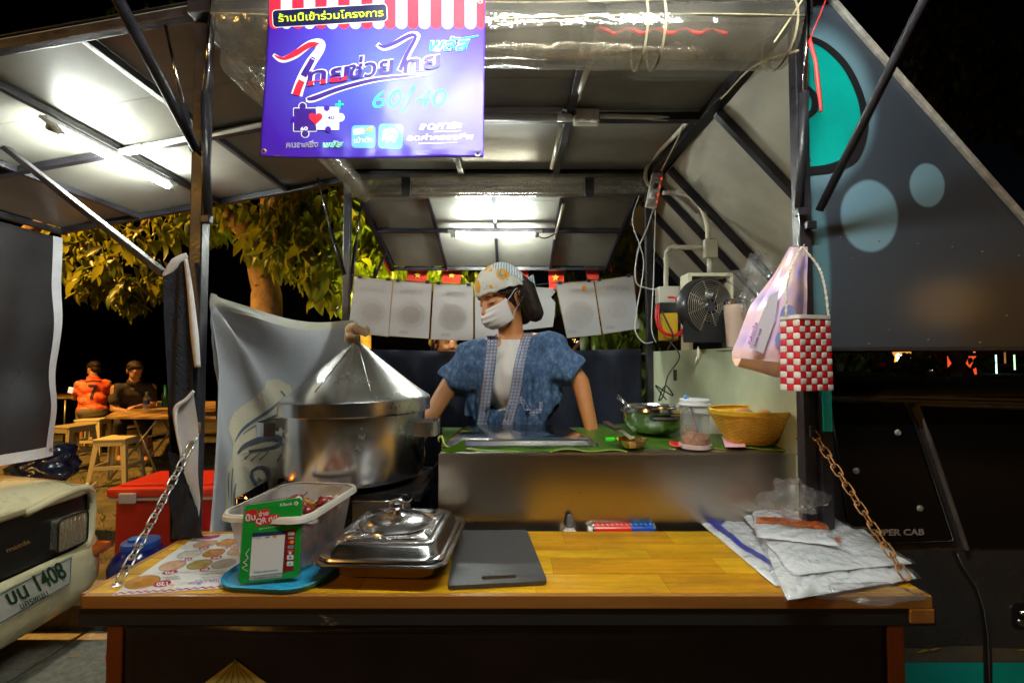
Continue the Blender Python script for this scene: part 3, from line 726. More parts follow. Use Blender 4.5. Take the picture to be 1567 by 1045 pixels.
# ================================================================ brown canvas corner behind the roll
# ================================================================ BANNERS AND CLOTHS
# blue vinyl banner
YB = 1.085
def bn(px, py, off=0):
    p = P(px, py, YB); w = .0035*math.sin(px*.020+1) * (.3 + py/240) + .0035*noise.noise(V((px*.018, py*.012, 5)))
    if py > 170: w += .004*noise.noise(V((px*.04, py*.03, 9)))*(py-170)/70
    dy = w - .055*max(0, py/240)**1.6 - off
    return p*((p.y+dy)/p.y)
def bquad(u, v): # edges of the sheet
    x0 = 413 - 16*v**1.1; x1 = 743 - 3*v; y0 = -14; y1 = 240 + 4*math.sin(u*5)*.5 + 3*u
    return x0 + (x1-x0)*u, y0 + (y1-y0)*v
BAN = M('banner_vinyl', (.15, .07, .62), .34, 0, spec=.3, coat=.14, bump=.0)
def banner_mat():
    N, L, b = nodes_of(BAN); uv = N.new('ShaderNodeUVMap'); sp = N.new('ShaderNodeVectorMath'); sp.operation = 'DISTANCE'
    L.new(uv.outputs[0], sp.inputs[0]); sp.inputs[1].default_value = (.50, .52, 0)
    r = N.new('ShaderNodeValToRGB'); e = r.color_ramp.elements; e[0].position = .05; e[0].color = (.07, .10, .55, 1); e[1].position = .55; e[1].color = (.055, .012, .36, 1)
    L.new(sp.outputs['Value'], r.inputs[0]); L.new(r.outputs[0], b.inputs['Base Color'])
    tc = N.new('ShaderNodeTexCoord'); w = N.new('ShaderNodeTexWave'); w.bands_direction = 'Z'; w.inputs['Scale'].default_value = 120; L.new(tc.outputs['Object'], w.inputs['Vector'])
    bp = N.new('ShaderNodeBump'); bp.inputs['Strength'].default_value = .08; bp.inputs['Distance'].default_value = .001; L.new(w.outputs[0], bp.inputs['Height']); L.new(bp.outputs[0], b.inputs['Normal']); L.new(bp.outputs[0], b.inputs['Coat Normal'])
banner_mat()
ban = grid('vinyl_banner', lambda u, v: bn(*bquad(u, v)), 90, 66, BAN, thick=.0006)
tag(ban, 'glossy blue vinyl banner with striped awning print and Thai slogan hanging at the front', 'banner')
def ink(n, c, **k): return M(n, c, .34, spec=.3, coat=.14, **k)
WHI = ink('white_ink', (.80, .80, .84)); RED = ink('red_ink', (.78, .02, .05)); NAVY = ink('dark_violet_ink', (.045, .015, .22)); GRN = ink('green_ink', (.02, .68, .38)); DKN = ink('near_black_ink', (.008, .008, .05)); LIM = ink('lime_ink', (.62, .85, .02)); SKY = ink('light_blue_ink', (.14, .42, .80)); ORG = ink('orange_ink', (.9, .35, .03))
def bd(name, polys, mat, lv=1): return decal(name, polys, lambda a, b: bn(a, b, .0007*lv), mat, ban, 9)
def bt(s, a, b, h, mat, lv=2, bold=0, shear=0, name='lettering'): return lettering(name, s, a, b, h, lambda x, y: bn(x, y, .0007*lv), mat, ban, bold, shear)
w_ = 17.6
for k in range(19):
    x0 = 412 + k*w_; x1 = x0 + w_
    if x1 > 744: x1 = 742
    yb = 36 + 0*k; tip = [(x1-.3, -10), (x1-.3, yb)] + [((x0+x1)/2 + (x1-x0)/2*math.cos(a), yb + 9*math.sin(a)) for a in [PI*i/8 for i in range(1, 8)]] + [(x0+.3, yb), (x0+.3, -10)]
    bd('awning_stripe', [tip], RED if k % 2 == 0 else WHI)
def tilt(poly, a, c): ca, sa = math.cos(a), math.sin(a); return [(c[0]+(x-c[0])*ca-(y-c[1])*sa, c[1]+(x-c[0])*sa+(y-c[1])*ca) for x, y in poly]
bd('header_plate', [tilt(rrect(416.5, 10.5, 593, 38, 6), R(-3.4), (505, 24))], WHI, 2)
bd('header_plate', [tilt(rrect(417.7, 11.7, 591.8, 36.8, 5), R(-3.4), (505, 24))], DKN, 3)
bt('ร้านนี้เข้าร่วมโครงการ', (426, 34), (587, 25), 11, LIM, 4, .012)
def stroke(pts, wd, mat=NAVY, out=3.4, lv=3):
    bd('brush_stroke', quads(pts, [x+out for x in wd]), WHI, lv-1 if lv < 5 else 2); bd('brush_stroke', quads(pts, wd), mat, lv)
# slogan: outlined first, then filled
bd('outline', quads([(418, 84), (432, 92), (452, 84), (474, 68), (490, 66), (490, 76), (476, 96), (462, 122), (454, 146)], [5, 9, 12, 11, 12, 13, 16, 16, 18]), WHI, 2)
bd('brush_stroke', quads([(420, 85), (434, 90), (452, 82), (474, 69), (488, 69)], [2, 5, 9, 8, 5]), RED, 3)
bd('brush_stroke', quads([(488, 69), (486, 78), (478, 92)], [7, 9, 9]), WHI, 3); bd('brush_stroke', quads([(480, 88), (470, 106), (464, 117)], [8, 9, 10]), NAVY, 3)
bd('brush_stroke', quads([(462, 124), (457, 134), (453, 146)], [10, 11, 11]), RED, 3)
for lv, mt, bo in ((2, WHI, .055), (4, NAVY, .02)):
    bt('ทย', (470, 130), (533, 121), 25, mt, lv, bo, .22); bt('ช่วย', (533, 121), (600, 113), 27, mt, lv, bo, .22); bt('ทย', (617, 111), (672, 103), 24, mt, lv, bo, .22)
bt('ทย', (471, 131.4), (531, 123), 8, RED, 5, .03, .22)
bd('outline', quads([(577, 68), (587, 74), (604, 68), (626, 55), (638, 54), (636, 62), (624, 84), (612, 110)], [7, 8, 10, 10, 9, 9, 10, 11]), WHI, 2)
bd('brush_stroke', quads([(579, 69), (588, 72), (604, 66), (626, 55), (635, 55), (634, 62), (622, 84), (612, 108)], [3, 5, 6, 6, 5, 5, 6, 6]), NAVY, 3)
bd('outline', quads([(468, 153), (480, 151), (520, 136), (570, 123), (620, 117), (652, 114)], [6, 12, 10, 9, 7, 4]), WHI, 2); bd('brush_stroke', quads([(470, 152), (482, 150), (520, 136), (570, 123), (620, 117), (648, 115)], [4, 7, 6, 5, 4, 1]), NAVY, 3)
for lv, mt, bo in ((2, WHI, .05), (4, GRN, .018)): bt('พลัส', (654, 78), (715, 77), 19, mt, lv, bo, .3)
bd('brush_stroke', quads([(706, 60), (718, 58), (732, 55)], [3, 3, 1.5]), GRN, 3)
bt('60', (568, 166), (612, 163), 27, GRN, 2, .0, .3); bt('/', (612, 172), (632, 168), 38, GRN, 2, .0, .3); bt('40', (634, 164), (680, 162), 27, GRN, 2, .0, .3)
# jigsaw pieces with a heart
bd('jigsaw_piece', [rrect(448.5, 165, 485, 202, 2), circ(463, 163, 6.5), circ(467, 205, 6.5)], WHI, 2)
bd('jigsaw_piece', [rrect(449.7, 166.2, 484, 200.8, 1), circ(463, 163, 5.2), circ(467, 205, 5.2)], NAVY, 3)
bd('jigsaw_piece', [rrect(483.5, 164, 519, 199, 1.5), circ(521, 180, 6.5)], WHI, 3)
for c_ in ((450, 183, 5), (500, 166, 4.6), (502, 198, 4.6)): bd('jigsaw_notch', [circ(*c_, n=16)], BAN, 4)
hrt = [(483 + 10.5*.0625*16*math.sin(t)**3, 181 - .65*(13*math.cos(t)-5*math.cos(2*t)-2*math.cos(3*t)-math.cos(4*t))) for t in [2*PI*i/28 for i in range(28)]]
bd('heart', [hrt], RED, 5); bt('60', (460, 200), (471, 199.5), 5.6, WHI, 4, .02); bt('40', (501, 183.5), (512, 183), 5.8, NAVY, 4, .02)
bd('plus_mark', [[(518, 154), (521, 154), (521, 167), (518, 167)], [(513, 159), (526, 158.6), (526, 161.6), (513, 162)]], GRN, 4)
for lv, mt, bo in ((2, WHI, .035), (4, NAVY, .0)): bt('คนละครึ่ง', (437, 226), (488, 225), 8.5, mt, lv, bo)
for lv, mt, bo in ((2, WHI, .04), (4, GRN, .0)): bt('พลัส', (492, 226), (524, 225), 9, mt, lv, bo, .3)
bd('app_icon', [rrect(538, 192, 574.5, 227, 6)], SKY, 2); bd('app_icon', [tilt(rrect(579, 190, 616.5, 228, 6), R(2), (597, 209))], SKY, 2)
bt('เป๋าตัง', (542, 219), (571, 217.5), 7.5, WHI, 3, .015); bd('icon_mark', [tilt(rrect(541, 197, 557, 206, 1), R(-8), (549, 202))], WHI, 3); bd('icon_mark', [[(556, 201), (570, 193), (569, 200)]], ORG, 3)
bd('icon_mark', [circ(597, 205, 12, 9), [(586, 204), (584, 216), (590, 213), (592, 220), (597, 215), (604, 219), (609, 208), (604, 200)]], WHI, 3); bd('icon_mark', quads([(592, 209), (600, 204), (606, 210), (601, 216)], [1.5, 2, 2, 1.5]), SKY, 4)
bt('ลดภาระ', (641, 199), (706, 196), 11, WHI, 2, .035, .2); bd('underline', quads([(664, 202), (706, 200.5)], [1.5, .7]), WHI, 2)
bt('ลดค่าครองชีพ', (622, 215), (724, 213), 8, WHI, 2, .03, .2); bd('underline', quads([(641, 220), (700, 218.5)], [1.6, .6]), WHI, 2)
for (a, b) in ((404, 232), (731, 236), (735, 3)): lathe('eyelet', [(.0035, .0012), (.006, .0016), (.0068, 0)], SCREW, ban, bn(a, b, .0005), 14, rot=Matrix.Rotation(PI/2, 3, 'X'))

# left inner side banner with line drawing
def mur(px, py, off=0):
    p = onX(px, py, -.848); return mfold(p, off)
def mfold(p, off=0):
    y, z = p.y, p.z
    d = V((y-1.27, z-.17)); an = math.atan2(-d.y, d.x+1e-6); r = d.length
    w = .034*math.sin(an*9)*math.exp(-r*1.2)*min(1, r*5) + .012*noise.noise(V((y*2.5, z*2, 0)))
    w += .02*math.exp(-((y-2.33)/.08)**2)
    return V((-.845 + w + off, y, z))
def mtop(y): return .185 + .015*(y-1.28) - .07*math.sin(PI*min(1, max(0, (y-1.27)/1.07)))*.6
MURB = M('grey_banner_cloth', (.48, .50, .54), .42, 0, var=.10, vs=3, coat=.1, bump=.05, bs=20)
mural = grid('side_banner', lambda u, v: mfold(V((0, 1.275+1.10*u, mtop(1.275+1.10*u)*(1-v) - .62*v))), 70, 60, MURB, thick=.001)
tag(mural, 'grey banner with cream animal line drawing closing the left side of the stall', 'banner')
CRM = M('cream_print', (.70, .64, .48), .45, var=.06); GRL = M('slate_print_line', (.13, .16, .21), .45)
def md(name, polys, mat, off): return decal(name, polys, lambda a, b: mur(a, b, off), mat, mural, 10)
grid('top_hem', lambda u, v: mfold(V((0, 1.275+1.10*u, mtop(1.275+1.10*u)-.035*v)), .002), 60, 2, M('cream_hem', (.58, .56, .44), .5), mural)
md('printed_shape', [[(352, 656), (362, 630), (385, 598), (408, 582), (432, 580), (450, 590), (456, 610), (452, 640), (448, 668), (450, 700), (452, 730), (445, 760), (430, 790), (405, 800), (372, 800), (345, 800), (338, 780), (337, 745), (341, 718), (356, 702), (360, 680)]], CRM, .0022)
for pts, wd in (([(362, 676), (375, 652), (398, 628), (428, 612)], [1, 4, 5, 1]), ([(372, 664), (395, 642), (425, 632), (445, 634)], [1, 3, 4, 1]), ([(433, 598), (440, 606), (449, 625)], [3, 4, 1]), ([(366, 694), (378, 680), (402, 668), (420, 674), (408, 684), (380, 690)], [3, 7, 10, 8, 5, 2]),
                ([(346, 722), (343, 740), (345, 765)], [2, 4, 1]), ([(356, 716), (352, 740), (351, 772)], [2, 3, 1]), ([(362, 740), (357, 760), (360, 796)], [2, 5, 3]), ([(390, 735), (386, 722), (396, 714), (406, 720), (407, 736), (398, 742), (390, 735)], [3, 4, 4, 5, 3, 3, 3]),
                ([(376, 702), (384, 692)], [2, 1]), ([(384, 705), (394, 692)], [2, 1]), ([(394, 704), (404, 690)], [2, 1]), ([(436, 720), (441, 735), (440, 750)], [3, 5, 3]), ([(412, 745), (408, 770), (420, 792)], [2, 3, 2]), ([(416, 706), (422, 694)], [2, 1])):
    md('drawn_line', quads(pts, wd), GRL, .004)
md('drawn_line', [circ(399, 729, 3.5, 5, 12)], CRM, .0055)
tube('tie_pin', [P(514, 474, 2.3), P(519, 470, 2.28)], .006, SCREW, mural)
# black cloth with white hem knotted to the left post
def cl(px, py, Y): return P(px, py, Y)
rowsL = [(392, 284, 290, 1.30), (404, 274, 292, 1.29), (440, 261, 296, 1.28), (500, 257, 300, 1.27), (560, 255, 302, 1.27), (600, 254, 303, 1.27), (625, 257, 300, 1.27), (660, 262, 300, 1.28), (720, 262, 303, 1.29), (780, 264, 308, 1.30), (822, 266, 311, 1.30)]
def tow(u, v):
    k = v*(len(rowsL)-1); i = min(int(k), len(rowsL)-2); f = k-i; a, b = rowsL[i], rowsL[i+1]
    y = a[0]+(b[0]-a[0])*f; x0 = a[1]+(b[1]-a[1])*f; x1 = a[2]+(b[2]-a[2])*f; Y = a[3]+(b[3]-a[3])*f
    p = P(x0+(x1-x0)*u, y, Y); p.y += .022*math.sin(u*9+v*3)*min(1, v*4) + .01*math.sin(u*21+v*7); return p
tw = grid('hanging_cloth', tow, 40, 60, CLOTHB, thick=.002)
tag(tw, 'black cloth with white hem bunched and tied to the left front post', 'cloth')
def strip(name, pts, wid, Y, mat, parent):
    rb = ribbon(pts, wid, 6); n = len(rb)//2
    vs = [P(a, b, Y) for a, b in rb]; vs += [v + V((0, .003, 0)) for v in vs]; fs = []
    for i in range(n-1): a, b, c, d = i, i+1, 2*n-2-i, 2*n-1-i; fs += [(a, b, c, d)]
    o = mesh(name, vs[:2*n], fs, mat, parent, True); m = o.modifiers.new('t', 'SOLIDIFY'); m.thickness = .002; return o
strip('white_hem', [(286, 390), (268, 402), (251, 424)], [7, 15, 8], 1.235, WHEDGE, tw)
strip('white_hem', [(284, 396), (291, 450), (297, 510), (302, 562)], [6, 9, 12, 9], 1.212, WHEDGE, tw)
strip('white_hem', [(296, 598), (284, 612), (268, 626), (270, 660), (278, 700)], [4, 6, 7, 4, 3], 1.208, WHEDGE, tw)
WFOLD = M('white_banner_back', (.62, .62, .66), .5, var=.1)
pts = [(268, 629), (284, 612), (298, 602), (301, 640), (304, 700), (306, 765), (303, 792), (291, 748), (276, 700)]
o = decal('white_lining', [pts], lambda a, b: P(a, b, 1.220)+V((0, .004*math.sin(b*.05), 0)), WFOLD, tw, 14)
o = decal('lower_fold', [[(258, 690), (276, 698), (291, 748), (304, 794), (311, 822), (262, 824)]], lambda a, b: P(a, b, 1.216)+V((0, .006*math.sin(b*.07+a*.2), 0)), CLOTHB, tw, 10)
o = decal('upper_fold', [[(252, 425), (284, 398), (298, 560), (297, 600), (268, 628), (256, 640)]], lambda a, b: P(a, b, 1.226)+V((0, .006*math.sin(a*.25+b*.01), 0)), CLOTHB, tw, 10)
# far left tarpaulin hanging from the flap edge
def lt(u, v): # plane x = -2.39
    y = 1.6 + .80*u; z0 = .64; z1 = -.50 + .0*u
    return V((-2.385 + .02*math.sin(u*14+v*2)*v + .03*noise.noise(V((u*3, v*4, 1))), y, z0+(z1-z0)*v))
tp = grid('side_tarpaulin', lt, 50, 40, M('charcoal_tarpaulin', (.030, .027, .030), .5, 0, var=.35, vs=2.2, bump=.15, bs=60), thick=.001)
tag(tp, 'charcoal tarpaulin with white hem hanging from the left end of the raised flap', 'tarpaulin')
grid('white_hem', lambda u, v: lt(.945+.055*u, v)+V((.004, 0, 0)), 4, 40, WHEDGE, tp); grid('white_hem', lambda u, v: lt(u*.944, .955+.045*v)+V((.004, 0, 0)), 50, 3, WHEDGE, tp)
lathe('eyelet', [(.004, .001), (.008, .002), (.009, 0)], SCREW, tp, lt(.975, .97)+V((.008, 0, 0)), 12, rot=Matrix.Rotation(PI/2, 3, 'Y'))
# rear curtain
def rc(u, v):
    x = -.85 + 1.545*u; z = .035 + .02*abs(u-.5)*2 - .9*v; return V((x, 2.46 + .014*math.sin(u*46+math.sin(v*3)) + .012*math.sin(u*23+1), z))
cu = grid('rear_curtain', rc, 130, 20, CLOTHB2, thick=.002); tag(cu, 'dark navy curtain hanging across the back of the stall behind the vendor', 'curtain')
# menu cards and their string
YM = 2.37
ws_ = tube('card_string', [P(a, b, YM) for a, b in ((534, 420), (603, 428), (664, 433), (730, 437), (800, 437), (850, 433), (910, 428), (992, 418))], .0018, CC['black'], None, 6, curve=4); tag(ws_, 'thin dark cord carrying the menu cards between the rear posts', 'cord')
CARD = M('laminated_card', (.60, .58, .60), .35, coat=.25, var=.05, vs=4); translucent(CARD, .5, (.75, .73, .72)); CARDF = film('lamination_edge', (.95, .85, .6), .35, .15, .1, 20)
CP = [M('faint_plate_print', (.57, .535, .53), .35, var=.05, vs=40), M('faint_ring_print', (.50, .455, .45), .35, var=.09, vs=90), M('faint_white_print', (.60, .60, .62), .35)]
cards = [([(543, 424), (601, 429), (594, 515), (533, 508)], 0, 'leftmost laminated menu card on the cord, edge coloured warm as if lit'), ([(602, 430), (661, 433), (656, 518), (595, 514)], 1, 'second laminated menu card from the left with a round dish ghost print'),
         ([(664, 434), (724, 437), (724, 521), (659, 519)], 2, 'third laminated menu card, just left of the vendor head, large pale plate'), ([(727, 438), (786, 439), (786, 517), (727, 520)], 3, 'menu card mostly hidden behind the vendor head'),
         ([(850, 434), (908, 430), (920, 512), (868, 517)], 4, 'menu card right of the vendor with small orange mark'), ([(910, 430), (969, 422), (977, 503), (923, 511)], 5, 'rightmost laminated menu card with pale round plate, tilted')]
for m_ in CP: translucent(m_, .4, (.75, .72, .70))
for q, k, lab in cards:
    Yk = YM - .004 - .002*(k % 2)
    c = prism('menu_card', q, lambda a, b, Yk=Yk: P(a, b, Yk), lambda a, b, Yk=Yk: P(a, b, Yk)+V((0, .002, 0)), CARD)
    tag(c, lab, 'menu card', 'menu cards hung on a cord')
    cx = sum(p[0] for p in q)/4; cy = sum(p[1] for p in q)/4; pl = lambda a, b, Yk=Yk, o=.0012: P(a, b, Yk-o)
    if k != 3:
        decal('printed_plate', [circ(cx, cy+8, 22, 21)], pl, CP[0 if k != 5 else 2], c); decal('printed_food', [circ(cx, cy+8, 15, 14)], lambda a, b, Yk=Yk: P(a, b, Yk-.002), CP[1 if k in (1, 0) else 0], c)
        decal('print_line', [rrect(cx-14+k, cy-31, cx+16, cy-27, 1)], pl, CP[2], c)
        lettering('print_heading', ['ก๋วยเตี๋ยว', 'ขนมจีน', 'ข้าวเกรียบ', '', 'TAKE AWAY', 'สาคู'][k], (cx+19, cy-22), (cx-17, cy-25), 5.5, pl, CP[1], c, .03, 0, -1)
        decal('print_line', [rrect(cx-18, cy+32, cx-4, cy+37, 1), rrect(cx+2, cy+33, cx+17, cy+35, 1)][:1], pl, CP[1], c)
        if k == 4: decal('orange_mark', [rrect(cx+4, cy-36, cx+10, cy-28, 2)], lambda a, b, Yk=Yk: P(a, b, Yk-.002), ORG, c)
    e = [P(a, b, Yk+.001) for a, b in q]; e.append(e[0]); tube('laminate_edge', e, .0022, M('clear_edge_painted_warm', (.55, .40, .24), .3), c, 4, smooth=False)  # clear laminate; warm light on the edges is put into the colour
    for s in (.12, .88): box('clip', P(q[0][0]+(q[1][0]-q[0][0])*s, q[0][1]+(q[1][1]-q[0][1])*s-1, Yk-.004), (.02, .012, .016), BLACKM, c, bevel=.002)
pp = prism('torn_paper', [(800, 438), (846, 441), (850, 447), (843, 455), (850, 463), (849, 480), (846, 500), (800, 505)], lambda a, b: P(a, b, YM-.003), lambda a, b: P(a, b, YM-.001), translucent(M('white_paper', (.60, .60, .61), .7), .4, (.8, .8, .8))); tag(pp, 'white wavy edged paper hanging on the cord right of the vendor head', 'paper')
# flags on a string at the far side of the rear flap
FL = M('red_flag_cloth', (.75, .035, .01), .7, var=.15, vs=12, sss=0); FY = M('yellow_star_cloth', (.9, .55, .03), .7)
fs_ = tube('flag_string', [P(a, b, 3.28) for a, b in ((585, 398), (640, 409), (770, 411), (900, 409), (945, 380))], .002, CC['white'], None, 6, curve=4); tag(fs_, 'white string carrying red flags under the far edge of the rear flap', 'cord')
for q, st, lab in (([(625, 407), (655, 407), (652, 432), (622, 430)], (639, 421), 'red flag with yellow star, leftmost of those above the menu cards'), ([(677, 407), (707, 408), (705, 434), (676, 432)], (691, 421), 'red flag with yellow star, directly left of the headscarf'),
                  ([(796, 408), (809, 408), (808, 436), (795, 434)], None, 'narrow red flag edge just right of the headscarf'), ([(838, 408), (863, 408), (863, 444), (841, 442)], (850, 425), 'red flag with yellow star hanging over the white paper'),
                  ([(893, 407), (914, 406), (917, 430), (900, 431)], (905, 416), 'crumpled red flag with yellow star above the right menu cards'), ([(928, 388), (932, 388), (937, 412), (935, 420)], None, 'narrow folded red flag by the right corner of the rear flap'),
                  ([(586, 398), (589, 396), (599, 420), (597, 424)], None, 'folded red flag by the left corner of the rear flap')):
    f = prism('flag', q, lambda a, b: P(a, b, 3.275)+V((0, .01*math.sin(a*.3), 0)), lambda a, b: P(a, b, 3.278)+V((0, .01*math.sin(a*.3), 0)), FL); tag(f, lab, 'flag', 'red flags on the string')
    if st:
        s = [(st[0] + (6.2 if i % 2 == 0 else 2.5)*math.sin(PI*i/5), st[1] - (6.2 if i % 2 == 0 else 2.5)*math.cos(PI*i/5)) for i in range(10)]
        decal('star', [s], lambda a, b: P(a, b, 3.262)+V((0, .01*math.sin(st[0]*.3), 0)), FY, f)
# red ribbon on the right gas strut
rbn = tube('ribbon', [P(1264, 0, 1.17), P(1250, 35, 1.175), P(1241, 58, 1.18), P(1240, 66, 1.18), P(1248, 95, 1.18), P(1252, 130, 1.18), P(1257, 172, 1.18)], [.0015, .0016, .002, .006, .005, .006, .003], REDR, None, 6, curve=5); tag(rbn, 'frayed red plastic ribbon tied round the right gas strut', 'ribbon')
# ================================================================ COOKING GEAR
# stove box with black wind guards
stv = thing('stove', 'black sheet metal stove box with wind guards under the steamer pot', 'stove', (-.48, 1.5, -.5))
BST = M('sooty_black_sheet', (.020, .018, .018), .3, .5, var=.5, vs=6, rvar=.1)
def plate(name, pts, th, mat, parent):   # quad plate with thickness
    a, b, c, d = [V(p) for p in pts]; n = (b-a).cross(c-a).normalized()*th
    return mesh(name, [a, b, c, d, a+n, b+n, c+n, d+n], [(0, 1, 2, 3), (7, 6, 5, 4), (0, 4, 5, 1), (1, 5, 6, 2), (2, 6, 7, 3), (3, 7, 4, 0)], mat, parent)
plate('guard', [P(362, 762, 1.32), P(413, 733, 1.62), P(413, 800, 1.62), P(362, 840, 1.32)], .004, BST, stv)
plate('guard', [P(364, 762, 1.31), P(364, 850, 1.31), P(560, 850, 1.31), P(560, 768, 1.31)], .004, BST, stv)
plate('guard', [P(413, 733, 1.66), P(413, 800, 1.66), P(668, 800, 1.70), P(668, 706, 1.70)], .004, BST, stv)
plate('guard', [P(627, 768, 1.315), P(627, 850, 1.315), P(670, 800, 1.64), P(670, 706, 1.64)], .004, BST, stv)
plate('guard', [P(540, 768, 1.305), P(540, 850, 1.305), P(628, 850, 1.305), P(628, 768, 1.305)], .004, BRUSHED, stv)
tube('guard_rim', [P(540, 767, 1.302), P(627, 767, 1.302), P(669, 707, 1.64)], .003, STEEL, stv, 6)
tube('guard_rim', [P(362, 762, 1.318), P(413, 733, 1.62)], .002, STEEL, stv, 6)
box('stove_top', (-.49, 1.49, -.395), (.46, .34, .02), BST, stv); 
lathe('burner_ring', [(.10, -.385), (.10, -.372), (.085, -.372), (.085, -.385)], BST, stv, (-.47, 1.5, 0), 32)
lathe('orange_drop', [(0, .012), (.005, .004), (.004, -.006), (0, -.008)], emit('orange_glow', (1, .3, .04), 14), stv, P(376, 766, 1.36), 10)  # small glowing orange drop at the left end of the guard
# steamer pot
PX = P(546, 690, 1.5).x; pc = V((PX, 1.50, 0))
POTS = M('polished_pot_steel', (.70, .69, .67), .25, 1, rvar=.05, vs=5, bump=.05, bs=7)
pot = thing('steamer_pot', 'large stainless steamer pot with tall conical lid', 'steamer pot', (PX, 1.5, -.372))
zb, zt = -.370, -.155
lathe('pot_body', [(0, zb), (.185, zb), (.208, zb+.006), (.216, zb+.022), (.218, zt-.012), (.222, zt-.008), (.224, zt-.002), (.221, zt), (.214, zt-.004), (.214, zt-.02), (0, zt-.02)], POTS, pot, pc, 96, wob=lambda a, z: .004*math.sin(3*a+z*9))
T = Matrix.Rotation(R(-1.6), 3, 'Y') @ Matrix.Rotation(R(-1.0), 3, 'X')
lid = lathe('pot_lid', [(.2315, -.022), (.2335, -.020), (.2335, .018), (.229, .024), (.200, .043), (.140, .092), (.080, .143), (.035, .182), (.018, .196), (.010, .202), (0, .203)], POTS, pot, pc + V((0, 0, zt+.008)), 96, rot=T, wob=lambda a, z: .006*math.sin(2*a+1)*(z > .03) + .003*math.sin(5*a))
for k in range(-2, 3): pass
lc = pc + V((0, 0, zt+.008))
tube('lid_seam', [lc + T @ V((r*math.cos(-1.9)*1.003, r*math.sin(-1.9)*1.003, z+.0015)) for r, z in ((.19, .050), (.140, .092), (.080, .143), (.035, .182))], .0013, POTS, lid, 6)
tube('lid_seam', [lc + T @ V((r*math.cos(-1.05)*1.003, r*math.sin(-1.05)*1.003, z+.0015)) for r, z in ((.19, .050), (.140, .092), (.080, .143), (.035, .182))], .0013, POTS, lid, 6)
kn = lc + T @ V((0, 0, .2))
vs = []
hp = [(-.010, 0), (-.011, .018), (-.010, .036), (-.004, .043), (.004, .043), (.010, .036), (.011, .018), (.010, 0)]
def strap_loop(name, pts, w, th, mat, parent, dirw):
    pts = resample(pts, 4); vs, fs = [], []; n = len(pts); dw = V(dirw).normalized()*w/2
    for i, p in enumerate(pts):
        t = (pts[min(i+1, n-1)]-pts[max(i-1, 0)]).normalized(); nn = t.cross(dw).normalized()*th/2
        vs += [p+dw+nn, p-dw+nn, p-dw-nn, p+dw-nn]
    for i in range(n-1):
        for k in range(4): a = i*4+k; b = i*4+(k+1) % 4; fs.append((a, b, b+4, a+4))
    fs += [(3, 2, 1, 0), tuple(range(4*n-4, 4*n))]
    return mesh(name, vs, fs, mat, parent, False)
strap_loop('lid_handle', [kn + V((0, a*1.1, b-.012)) for a, b in hp], .016, .003, POTS, lid, (1, 0, 0))
for s in (-1, 1):
    yo = -.06; cx = PX + s*.222
    pts = [V((cx - s*.012, 1.5+yo-.05, -.212)), V((cx+s*.030, 1.5+yo-.055, -.212)), V((cx+s*.052, 1.5+yo-.035, -.212)), V((cx+s*.052, 1.5+yo+.035, -.212)), V((cx+s*.030, 1.5+yo+.055, -.212)), V((cx-s*.006, 1.5+yo+.05, -.212))]
    strap_loop('pot_handle', pts, .042, .0022, POTS, pot, (0, 0, 1))
# beige work glove closed on the knob
GLV = M('beige_knit_glove', (.62, .44, .28), .9, var=.12, vs=30, bump=.5, bs=180)
g0 = kn + V((0, .012, .038))
gg = [ell_geo(g0 + V((-.022, .012, .002)), (.026, .03, .028)), cap_geo(g0+V((-.035, .03, -.02)), g0+V((-.022, .012, 0)), .022, .026)]
for i, (a, b) in enumerate(((-.010, .030), (-.001, .033), (.008, .031), (.017, .026))):
    q = g0 + V((a*.6-.004, -.004, .012-i*.004)); m1 = g0 + V((a+.006, -.016, .018-i*.006)); m2 = g0 + V((a+.012, -.020, .002-i*.004))
    gg += [cap_geo(g0+V((-.02+i*.004, .012, .012-i*.005)), q, .011, .0105), cap_geo(q, m1, .0105, .0095), cap_geo(m1, m2, .0095, .0085)]
gg += [cap_geo(g0+V((-.032, .0, -.006)), g0+V((-.020, -.020, -.016)), .011, .010), cap_geo(g0+V((-.020, -.020, -.016)), g0+V((-.006, -.024, -.018)), .010, .008), ell_geo(g0+V((.024, .012, .004)), (.012, .012, .018))]
gl = blob('work_glove', gg, GLV, None, .0022, 2); tag(gl, 'beige cloth glove gripping the knob of the conical pot lid', 'glove')
# ---- plastic tub of red sweets on its blue lid
tub = thing('plastic_tub', 'milky plastic tub filled with wrapped red snacks standing on a blue lid', 'tub', (-.525, 1.12, ZB))
BLUEP = M('sky_blue_plastic', (.02, .28, .50), .35, coat=.2)
TR = Matrix.Rotation(R(-6), 3, 'Z') @ Matrix.Diagonal((.86, 1, 1)); tc_ = V((-.525, 1.125, 0))
def rrloop(hx, hy, r, z, n=6): return [tc_ + TR @ V((x, y, z)) for x, y in rrect(-hx, -hy, hx, hy, r, n)]
def loft(name, loops, mat, parent, cap=(False, False), smooth=True):
    n = len(loops[0]); vs = [p for l in loops for p in l]; fs = []
    for j in range(len(loops)-1):
        for k in range(n): a = j*n+k; b = j*n+(k+1) % n; fs.append((a, b, b+n, a+n))
    if cap[0]: fs.append(tuple(range(n-1, -1, -1)))
    if cap[1]: fs.append(tuple(range((len(loops)-1)*n, len(loops)*n)))
    o = mesh(name, vs, fs, mat, parent, smooth)
    if smooth: shade_angle(o, 40)
    return o
TR0 = TR
lid_ = thing('tub_lid', 'blue oval plastic lid lying flat under the milky tub', 'lid', (-.505, 1.06, ZB))
tc_ = V((-.505, 1.065, 0))
loft('lid_disc', [rrloop(.128, .115, .07, ZB+.001), rrloop(.134, .121, .075, ZB+.012), rrloop(.130, .117, .07, ZB+.014), rrloop(.122, .109, .065, ZB+.006)], BLUEP, lid_, (True, True)); localise(lid_)
